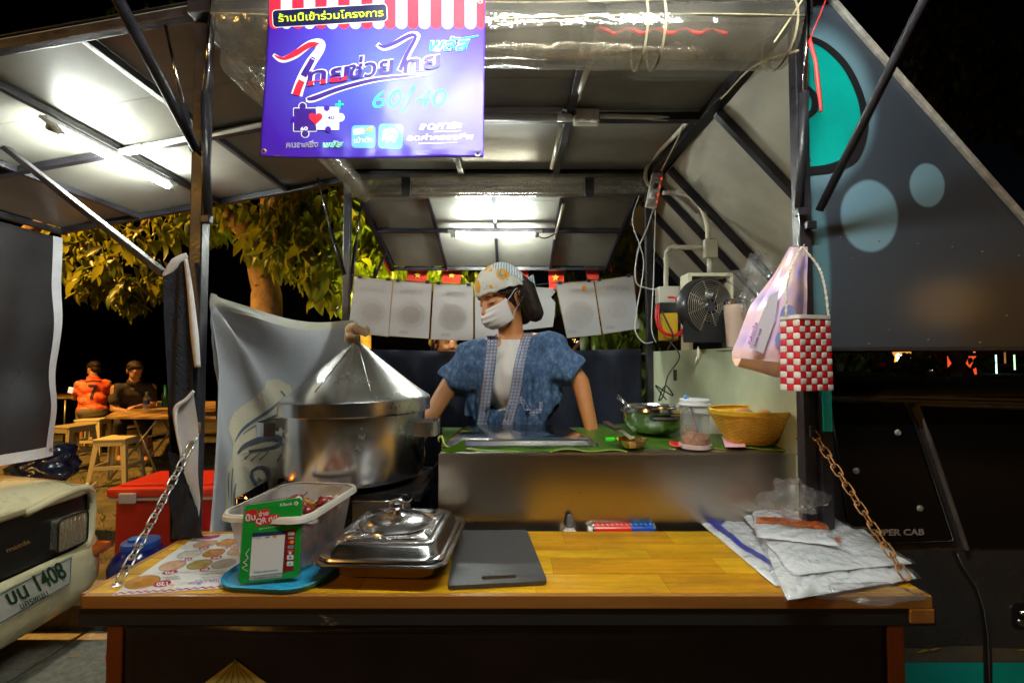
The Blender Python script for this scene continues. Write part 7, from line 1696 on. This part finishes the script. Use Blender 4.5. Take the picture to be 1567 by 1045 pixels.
jx_ = P(214, 880, 2.52).x; JB = M('dark_blue_jug_plastic', (.012, .012, .14), .12, coat=.6)
tz = P(214, 826, 2.52).z
lathe('jug_body', [(0, -1.258), (.13, -1.256), (.14, -1.23), (.142, -1.13), (.14, -1.10), (.132, -1.07), (.120, -1.05), (.08, tz-.03), (.06, tz-.02)], JB, jg, (jx_, 2.52, 0), 40, wob=lambda a, z: .01*math.sin(z*90))
lathe('jug_lid', [(.088, tz-.035), (.09, tz-.02), (.085, tz-.002), (.06, tz+.004), (0, tz+.005)], M('blue_jug_lid', (.02, .08, .38), .35), jg, (jx_, 2.52, 0), 36)
lathe('lid_knob', [(.03, tz+.003), (.034, tz+.015), (.03, tz+.02), (0, tz+.021)], M('blue_jug_lid2', (.03, .13, .50), .35), jg, (jx_-.015, 2.50, 0), 24); localise(jg)
crumple('rubbish_bag', P(62, 712, 3.3), (.22, .15, .14), 2.7, M('dark_blue_bag_film', (.015, .025, .07), .22, coat=.4, bump=.5, bs=14), ('dark blue plastic bag bulging below the left tarpaulin', 'plastic bag'), 4, .5)
crumple('fallen_leaf', P(112, 1003, 1.93), (.022, .014, .004), 2.2, M('dry_leaf', (.40, .28, .14), .8), ('small dry leaf lying on the pale paving', 'leaf'), 2, .6)
tag(lathe('red_float', [(0, -.05), (.018, -.04), (.024, 0), (.018, .04), (0, .05)], REDR, None, P(181, 1000, 1.12), 20), 'red rounded plastic edge peeking out behind the left counter leg', 'container')
# folding table
YTB = 4.35
tb_ = thing('folding_table', 'folding table with wooden top and crossed metal legs on the grass', 'table', P(235, 700, 4.6))
TTOP = ramp_mat('worn_table_board', 'WAVE', 1.4, [(.2, (.26, .15, .06)), (.8, (.42, .27, .12))], .5, 'Object', (1, 8, 1))
A = onZ(158, 640, -.60); zt2 = -.62
a1, a2, a3, a4 = onZ(160, 641, zt2), onZ(330, 641, zt2), onZ(330, 616, zt2), onZ(205, 616, zt2)
sheet('table_top', a1, a2, a3, a4, .022, TTOP, tb_)
LEG = M('steel_table_leg', (.45, .42, .36), .35, .8)
ly0 = a1.y+.06; ly1 = a4.y-.1
for yy, off in ((ly0, 0), (ly0+.38, .0)):
    tube('table_leg', [P(206, 643, ly0)+V((0, yy-ly0, 0)), P(222, 680, ly0)+V((0, yy-ly0, 0)), V((P(243, 738, ly0).x, yy, -1.25))], .011, LEG, tb_, 8); tube('table_leg', [P(240, 643, ly0)+V((0, yy-ly0, 0)), V((P(168, 742, ly0).x, yy, -1.25))], .011, LEG, tb_, 8)
tube('table_brace', [P(226, 668, ly0), P(290, 655, ly0)], .009, LEG, tb_, 8); localise(tb_)
def stool(label, px, py_top, Y, rz, mat, h=.45):
    t = P(px, py_top, Y); H_ = min(.47, t.z + 1.262); zf = t.z - H_
    r = thing('plastic_stool', label, 'stool', (t.x, t.y, zf), R(rz), 'plastic stools on the grass')
    def part(name, bmf, parent=r): 
        bm = bmesh.new(); bmf(bm); return from_bm(name, bm, mat, parent)
    o = part('stool_seat', lambda bm: bm_box(bm, (0, 0, H_-.012), (.29, .29, .024), None, .01)); 
    w0, w1 = .135, .175
    for sx in (-1, 1):
        for sy in (-1, 1):
            vs = []
            for z, w in ((H_-.01, w0), (0, w1)):
                for dx, dy in ((0, 0), (.050 if z > .1 else .035, 0), (.050 if z > .1 else .035, .012), (.012, .012), (.012, .050 if z > .1 else .035), (0, .050 if z > .1 else .035)): vs.append((sx*(w-dx), sy*(w-dy), z))
            mesh('stool_leg', vs, [(i, (i+1) % 6, (i+1) % 6+6, i+6) for i in range(6)]+[(5, 4, 3, 2, 1, 0), tuple(range(6, 12))], mat, r)
    for k in range(4):
        rot = Matrix.Rotation(PI/2*k, 3, 'Z')
        c = rot @ V((0, -.137, H_-.045)); box('stool_apron', c, (.23, .010, .055), mat, r, rot); c = rot @ V((0, -.155, H_*.38)); box('stool_rail', c, (.27, .010, .035), mat, r, rot)
    return r
S1 = M('yellowed_white_stool', (.64, .57, .34), .45); S2 = M('darker_stool_plastic', (.34, .29, .18), .5)  # second stool plastic is a darker tone of the first
stool('empty pale plastic stool in front of the folding table', 181, 668, 4.75, 12, S1)
stool('plastic stool under the man in the black shirt', 207, 655, 5.75, 30, S2)
stool('plastic stool carrying the man in the red jersey', 143, 640, 6.2, 15, S1)
stool('dim plastic stool half hidden beside the left tarpaulin', 112, 650, 5.3, -10, S2)
# second table edge at far left, bottle, cup
t2 = thing('folding_table', 'second folding table edge in front of the man in the red jersey', 'table', P(95, 640, 7.0)); sheet('table_top', onZ(40, 610, -.62), onZ(112, 610, -.62), onZ(106, 602, -.62), onZ(40, 602, -.62), .02, TTOP, t2); tube('table_leg', [P(100, 612, 7.0), V((P(100, 612, 7.0).x, 7.0, -1.26))], .012, LEG, t2); localise(t2)
bx = onZ(224, 628, zt2+.022); wb2 = thing('water_bottle', 'small clear water bottle with blue label on the folding table', 'bottle', bx)
lathe('bottle_body', [(0, 0), (.031, 0), (.033, .01), (.031, .06), (.033, .07), (.033, .14), (.012, .185), (.012, .20)], JARPL, wb2, (0, 0, 0), 24); lathe('bottle_label', [(.0335, .075), (.0335, .125)], M('blue_label', (.02, .05, .35), .4), wb2, (0, 0, 0), 24); lathe('bottle_cap', [(.014, .195), (.014, .215), (0, .216)], M('light_blue_cap', (.1, .35, .6), .4), wb2, (0, 0, 0), 16)
cp = onZ(246, 622, zt2+.022); tag(lathe('paper_cup', [(0, .002), (.035, 0), (.045, .055), (.047, .056), (.043, .05), (0, .01)], M('pale_cup', (.55, .50, .42), .5), None, cp, 24), 'pale round cup on the folding table right of the bottle', 'cup')
ph = box('phone', P(108, 597, 6.2), (.05, .012, .09), emit('phone_screen', (.9, .8, .6), .35), rot=Euler((.5, .3, .5)).to_matrix(), bevel=.004); tag(ph, 'lit phone held by the man in the red jersey', 'phone')
grb = lathe('glass_bottle', [(0, 0), (.033, 0), (.034, .15), (.014, .21), (.014, .27), (0, .272)], M('green_bottle_glass', (.01, .16, .04), .1, coat=.5), None, onZ(252, 622, zt2+.022), 20); tag(grb, 'green glass bottle on the folding table beside the black cloth', 'bottle')

# ================================================================ TREES
BARK = ramp_mat('rough_bark', 'NOISE', 11, [(.3, (.06, .030, .015)), (.55, (.20, .11, .05)), (.75, (.32, .19, .09))], .9, 'Object', (1, 1, .5), bump=.9)
LF1 = ramp_mat('broad_leaf', 'NOISE', 5, [(.3, (.04, .085, .008)), (.55, (.10, .15, .012)), (.75, (.20, .20, .02))], .42, 'Object'); 
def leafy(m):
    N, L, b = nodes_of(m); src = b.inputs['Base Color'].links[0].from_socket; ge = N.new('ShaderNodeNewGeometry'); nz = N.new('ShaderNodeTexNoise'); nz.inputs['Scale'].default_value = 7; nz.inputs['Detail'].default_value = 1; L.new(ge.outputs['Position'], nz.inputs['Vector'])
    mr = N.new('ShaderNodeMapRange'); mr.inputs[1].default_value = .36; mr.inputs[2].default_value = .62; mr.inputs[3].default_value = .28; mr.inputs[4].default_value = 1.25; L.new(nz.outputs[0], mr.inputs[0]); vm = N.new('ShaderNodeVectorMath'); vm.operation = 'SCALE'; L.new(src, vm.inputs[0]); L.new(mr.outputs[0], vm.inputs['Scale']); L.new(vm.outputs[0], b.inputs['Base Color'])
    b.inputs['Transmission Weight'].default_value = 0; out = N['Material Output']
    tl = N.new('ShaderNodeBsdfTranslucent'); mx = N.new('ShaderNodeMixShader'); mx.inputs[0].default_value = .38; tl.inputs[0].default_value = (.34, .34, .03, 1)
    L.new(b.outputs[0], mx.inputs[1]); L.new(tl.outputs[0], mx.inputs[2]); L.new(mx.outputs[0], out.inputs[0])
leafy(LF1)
LF2 = ramp_mat('small_leaf', 'NOISE', 4, [(.3, (.02, .05, .008)), (.7, (.07, .10, .02))], .5, 'Object'); leafy(LF2)
def leaf_mesh(L_, W_, droop, seed):
    rnd = random.Random(seed); vs, fs = [], []; n = 6
    for i in range(n+1):
        t = i/n; w = W_*math.sin(PI*min(1, t*.94+.06))**.8*(1-.25*t); y = L_*t; z = -droop*L_*t*t
        vs += [V((-w, y, z+w*.35)), V((0, y, z)), V((w, y, z+w*.35))]
    for i in range(n):
        a = 3*i; fs += [(a, a+1, a+4, a+3), (a+1, a+2, a+5, a+4)]
    me = bpy.data.meshes.new('leaf'); me.from_pydata([tuple(v) for v in vs], [], fs); me.materials.append(LF1)
    for p in me.polygons: p.use_smooth = True
    return me
LM_ = [leaf_mesh(1, .24, .25, 1), leaf_mesh(1, .30, .45, 2), leaf_mesh(1, .20, .1, 3), leaf_mesh(1, .27, .7, 4)]
def leaves(tree, clusters, count, size, single, seed, mat=None):
    """clusters: (center, radius xyz). the largest (nearest) ones single, the rest one mesh"""
    rnd = random.Random(seed); out = []
    for i in range(count):
        c, r = clusters[rnd.randrange(len(clusters))]
        while True:
            q = V((rnd.uniform(-1, 1), rnd.uniform(-1, 1), rnd.uniform(-1, 1)))
            if .15 < q.length < 1: break
        p = V(c) + V((q.x*r[0], q.y*r[1], q.z*r[2])); az = rnd.uniform(0, 2*PI); el = rnd.uniform(-1.35, -.25); s = size*rnd.uniform(.42, 1.25)
        M_ = Matrix.Translation(p) @ Matrix.Rotation(az, 4, 'Z') @ Matrix.Rotation(el, 4, 'X') @ Matrix.Rotation(rnd.uniform(-.7, .7), 4, 'Y') @ Matrix.Scale(s, 4)
        out.append((p.length, M_, rnd.randrange(4)))
    out.sort(key=lambda t: t[0]); 
    for d, M_, k in out[:single]:
        o = bpy.data.objects.new('leaf', LM_[k]); COL.objects.link(o); o.parent = tree; o.matrix_local = M_
        o.location = o.location - tree.location
    vs, fs = [], []
    for d, M_, k in out[single:]:
        me = LM_[k]; b = len(vs); vs += [M_ @ v.co for v in me.vertices]; fs += [tuple(i+b for i in p.vertices) for p in me.polygons]
    if vs:
        o = mesh('foliage', [v - tree.location for v in vs], fs, mat or LF1, tree, True); o['kind'] = 'stuff'
def limb(tree, pts, rr, name='branch', n=12):
    pp = resample(pts, 6); r = []
    for i in range(len(rr)-1): r += [rr[i]+(rr[i+1]-rr[i])*k/6 for k in range(6)]
    r.append(rr[-1]); r = [q*(1+.14*noise.noise(V((i*.35, 0, 0)))) for i, q in enumerate(r)]
    vs, fs = tube_geo([p-tree.location for p in pp], r, n); vs = [v+V(noise.noise_vector(v*9))*.012 for v in vs]
    return mesh(name, vs, fs, BARK, tree, True)
YA = 3.75
t1 = thing('tree', 'tree with thick orange lit trunk and large drooping leaves behind the left side banner', 'tree', V((P(408, 470, YA).x, YA, -1.26)))
limb(t1, [V((P(410, 470, YA).x, YA, -1.3)), P(409, 475, YA), P(402, 430, YA), P(398, 395, YA), P(385, 360, YA), P(360, 335, YA)], [.15, .115, .10, .10, .10, .085], 'trunk', 16)
limb(t1, [P(385, 362, YA), P(365, 335, YA), P(340, 315, YA), P(300, 300, YA), P(240, 290, YA+.1)], [.085, .075, .07, .05, .03])
limb(t1, [P(395, 385, YA), P(418, 345, YA), P(436, 318, YA), P(470, 292, YA), P(530, 270, YA+.2)], [.08, .07, .06, .05, .03]); limb(t1, [P(440, 315, YA), P(400, 290, YA+.2), P(370, 240, YA+.3)], [.05, .04, .03])
limb(t1, [P(520, 300, YA), P(545, 330, YA+.3), P(575, 350, YA+.5)], [.03, .025, .015])
cl_ = [(P(450, 372, YA-.25), (.32, .3, .25)), (P(485, 402, YA-.3), (.26, .25, .22)), (P(505, 350, YA-.2), (.28, .3, .3)), (P(430, 330, YA-.1), (.30, .3, .18)), (P(410, 370, YA-.3), (.16, .2, .16)), (P(355, 320, YA), (.16, .2, .14)), (P(500, 440, YA-.2), (.14, .15, .12)), (P(470, 310, YA), (.3, .3, .2)), (P(520, 400, YA), (.2, .25, .3))]
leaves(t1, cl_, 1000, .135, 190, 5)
YBt = 4.3
t2_ = thing('tree', 'leafy branches lit bright yellow beside the rear flap', 'tree', V((P(590, 400, YBt).x, YBt+.4, -1.26)))
limb(t2_, [V((P(560, 470, 4.8).x, 4.8, -1.3)), P(558, 470, 4.8), P(562, 400, 4.7), P(580, 330, 4.6)], [.09, .07, .05, .03], 'trunk')
cl_ = [(P(560, 340, YBt), (.22, .3, .3)), (P(572, 380, YBt), (.26, .3, .25)), (P(552, 410, YBt), (.16, .2, .2)), (P(640, 418, YBt+.2), (.5, .3, .10)), (P(600, 400, YBt), (.25, .3, .2)), (P(555, 300, YBt), (.25, .3, .25)), (P(700, 420, YBt+.3), (.35, .3, .10)), (P(540, 440, YBt), (.12, .2, .2))]
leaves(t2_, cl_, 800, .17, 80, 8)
t3 = thing('tree', 'low hanging leafy branches lit orange below the left flap', 'tree', V((-6.9, 5.6, -1.26)))
limb(t3, [V((-6.9, 5.6, -1.3)), V((-6.8, 5.6, .2)), V((-6.0, 5.4, 1.3)), V((-4.6, 5.0, 1.75)), V((-3.4, 4.8, 1.75))], [.14, .12, .09, .05, .02], 'trunk')
limb(t3, [P(310, 300, 4.6), P(240, 330, 4.5), P(200, 360, 4.5)], [.035, .02, .01])
cl_ = [(P(190, 400, 4.6), (.36, .3, .32)), (P(115, 410, 4.7), (.34, .3, .24)), (P(225, 350, 4.4), (.34, .3, .26)), (P(280, 330, 4.4), (.25, .3, .22)), (P(200, 445, 4.5), (.13, .15, .18)), (P(245, 430, 4.5), (.15, .15, .12)), (P(150, 430, 4.6), (.2, .2, .2)), (P(125, 350, 4.8), (.3, .3, .22)), (P(330, 340, 4.3), (.12, .2, .15))]
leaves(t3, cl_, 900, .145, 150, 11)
t4 = thing('tree', 'small leafy tree hanging in at the right of the rear flap', 'tree', V((1.3, 4.6, -1.26)))
limb(t4, [V((1.45, 4.7, -1.3)), V((1.4, 4.7, 0)), V((1.25, 4.6, .9)), V((1.1, 4.4, 1.5))], [.06, .05, .04, .02], 'trunk'); limb(t4, [P(872, 545, 4.5), P(905, 500, 4.5), P(930, 460, 4.5)], [.02, .018, .012])
leaves(t4, [(P(962, 350, 4.2), (.16, .2, .22)), (P(955, 320, 4.2), (.2, .2, .16)), (P(985, 330, 4.2), (.15, .2, .2)), (P(935, 410, 4.5), (.25, .2, .12)), (P(862, 430, 4.2), (.10, .15, .3)), (P(985, 470, 4.4), (.15, .2, .3))], 420, .14, 60, 14)
t5 = thing('bush', 'long leaved bush behind the right menu cards', 'bush', V((P(950, 530, 3.6).x, 3.6, -1.26)))
limb(t5, [V((P(950, 530, 3.6).x, 3.6, -1.3)), P(952, 560, 3.6), P(950, 525, 3.6)], [.04, .03, .02], 'stem'); leaves(t5, [(P(960, 522, 3.5), (.20, .2, .10)), (P(925, 512, 3.5), (.16, .2, .08)), (P(985, 500, 3.4), (.08, .1, .14)), (P(985, 590, 3.1), (.05, .1, .25))], 260, .16, 60, 17)
# dim dark trees upper right, far away
def crown(name, label, c, r, n, size, seed, mat):
    t = thing(name, label, 'tree', (c[0], c[1], -1.26)); limb(t, [V((c[0], c[1], -1.3)), V((c[0]+.1, c[1], c[2]*.4)), V((c[0], c[1], c[2]))], [r[0]*.07, r[0]*.05, r[0]*.02], 'trunk', 8)
    rnd = random.Random(seed); cls = [(V(c)+V((rnd.uniform(-1, 1)*r[0], rnd.uniform(-1, 1)*r[1], rnd.uniform(-1, 1)*r[2])), (r[0]*.35, r[1]*.35, r[2]*.28)) for _ in range(14)]
    leaves(t, cls, n, size, 0, seed+1, mat); return t
crown('tree', 'dark tall tree barely visible in the upper right corner', (10.2, 11.5, 7.2), (2.6, 2.2, 4.4), 5000, .34, 21, LF2)
crown('tree', 'dark tree crown behind the top left corner of the flap', (-3.4, 6.2, 6.4), (2.8, 1.6, 1.7), 2600, .22, 25, LF2)
# plants under the wedge seen over the cab roof
for i, (px, c2, s) in enumerate(((1285, (.20, .25, .12), .13), (1330, (.25, .25, .12), .15), (1370, (.2, .25, .10), .13), (1410, (.16, .2, .12), .14), (1500, (.1, .1, .07), .12))):
    y_ = 4.6+.3*i; b = thing('plant', ['feathery green plant just right of the woven bag over the cab roof', 'second leafy plant over the cab roof with a pink flower', 'third dim plant over the cab roof left of the golden lights', 'dim plant right of the golden lights', 'low plant left of the white light streak'][i], 'plant', V((P(px, 556, y_).x, y_, -1.26)))
    limb(b, [V((b.location.x, y_, -1.3)), V((b.location.x+.02, y_, -.6)), P(px, 560, y_)], [.02, .015, .01], 'stem', 6); leaves(b, [(P(px, 550, y_), c2), (P(px, 580, y_), c2)], 120, s, 0, 30+i, LF2)
    if i == 1: vs, fs = ell_geo(P(1348, 558, y_-.2), (.05, .04, .03)); o = mesh('flower', vs, fs, M('pink_flower', (.5, .04, .12), .6), b, True); o.location = -b.location
# far shore: lit pavilion, red wall, lamps, glowing streaks for water reflections
def glow(n, px0, py0, px1, py1, Y, mat, parent, d=.1): a, b = P(px0, py0, Y), P(px1, py1, Y); return box(n, (a+b)/2, (abs(b.x-a.x), d, abs(a.z-b.z)), mat, parent)
GLO = emit('golden_light', (1, .45, .06), 1.6); GLW = emit('white_light', (.9, .85, 1), 2.2); GRD = emit('red_wall_glow', (.9, .08, .02), .5); DKW = M('dark_far_wall', (.02, .015, .012), .8)
pvn = thing('pavilion', 'distant golden lit pavilion seen between wedge panel and cab roof', 'pavilion', (P(1378, 560, 30).x, 30, -1.3))
glow('back_wall', 1366, 536, 1398, 566, 30.4, M('glowing_far_wall', (.5, .3, .1), .8, emis=(1, .40, .05), es=.35), pvn)  # wall glows by itself; light falling on it is put into emission
for k in range(6): glow('glowing_column', 1371+k*4.6, 545, 1373+k*4.6, 564, 30, GLO, pvn)  # columns glow whole in place of lamps shining on them
glow('white_column', 1373.5, 541, 1375.5, 564, 29.6, GLW, pvn)
for k in range(10): glow('roof_light', 1370+k*2.8, 541-abs(4.5-k)*-.5+(k % 2)*1.4, 1371.2+k*2.8, 542.2-abs(4.5-k)*-.5+(k % 2)*1.4, 29.6, GLO if k % 3 else GLW, pvn)
localise(pvn)
rw = thing('red_wall', 'distant red wall glowing as if lit behind a dark planter pillar', 'wall', (P(1470, 560, 26).x, 26, -1.3)); glow('glowing_wall', 1452, 545, 1492, 573, 26, GRD, rw, .2); localise(rw)  # no lamp here: the wall's red lighting is its own glow
pil = thing('pillar_planter', 'dark carved planter pillar standing before the glowing red wall', 'planter', V((P(1467, 560, 9).x, 9, -1.3)))
lathe('pillar', [(0, -1.3), (.22, -1.28), (.22, P(1467, 574, 9).z), (.20, P(1467, 566, 9).z), (.13, P(1467, 560, 9).z), (.10, P(1467, 556, 9).z), (.14, P(1467, 548, 9).z), (.16, P(1467, 538, 9).z), (0, P(1467, 537, 9).z)], M('aged_gold_planter', (.12, .08, .03), .5, .4), pil, (P(1467, 560, 9).x, 9, 0), 24, wob=lambda a, z: .04*math.sin(8*a)); localise(pil)
hs = thing('far_house', 'dim yellow lit window of a house far behind the plants', 'house', (P(1425, 560, 28).x, 28, -1.3)); glow('house_wall', 1408, 540, 1444, 572, 28.2, DKW, hs); glow('lit_window', 1416, 545, 1423, 563, 28, emit('dim_window', (1, .45, .05), .22), hs); glow('lit_window', 1428, 546, 1432, 562, 28, emit('dim_window', (1, .45, .05), .16), hs); glow('lamp', 1424, 562, 1426, 567, 27.9, emit('small_white_lamp', (.9, .95, .9), .8), hs); localise(hs)
for i, (px, py0, py1, col, lab) in enumerate(((1524.5, 543, 572, (.55, 1, .85), 'tall green white light streak reflected in the river, glowing bar, left one'), (1552.5, 543, 566, (.55, 1, .5), 'green white light streak reflected in the river, glowing bar at the right edge'), (1538, 539, 556, (1, .4, .1), 'dim orange lamp between the two green white streaks'), (1491, 538, 539.5, (1, .3, .1), 'tiny red lamp on the far shore'))):  # green bars imitate reflections on the water as glowing boxes
    tag(glow('shore_glow', px-.9, py0, px+.9, py1, 40, emit('shore_glow_%s' % ('teal', 'green', 'orange', 'red')[i], col, (1.3, .8, .12, .5)[i]), None), lab, 'light', 'lights along the far shore')
rnd = random.Random(12)
tn = thing('town', 'distant town lights glimmering between curtain and menu cards', 'town', (9, 70, -1.3))
for k in range(26):
    px = rnd.uniform(876, 985); py = 521+rnd.uniform(-3, 3) + (rnd.random() > .8)*-9; glow('town_light', px-.7, py-.7, px+.7, py+.7, 70, emit('town_light', (1, rnd.uniform(.4, .8), rnd.uniform(.1, .5)), rnd.uniform(.6, 2.5)), tn) if k < 20 else None
glow('town_block', 880, 522, 985, 535, 71, DKW, tn); localise(tn)
glow('far_bank', -900, 546, 2600, 556, 120, M('far_bank_dark', (.004, .004, .005), .9), None)['kind'] = 'structure'
bpy.data.objects['far_bank'].name = 'far_riverbank'
# ================================================================ wrap up: parts of things still standing at their built place
for o in [o for o in COL.objects if o.type == 'EMPTY' and o.parent is None]:
    if o.name in _done: continue
    if o['category'] in ('chain', 'tree', 'bush', 'plant', 'stool', 'bottle') and not (o.name.startswith('squeeze')): continue
    localise(o)
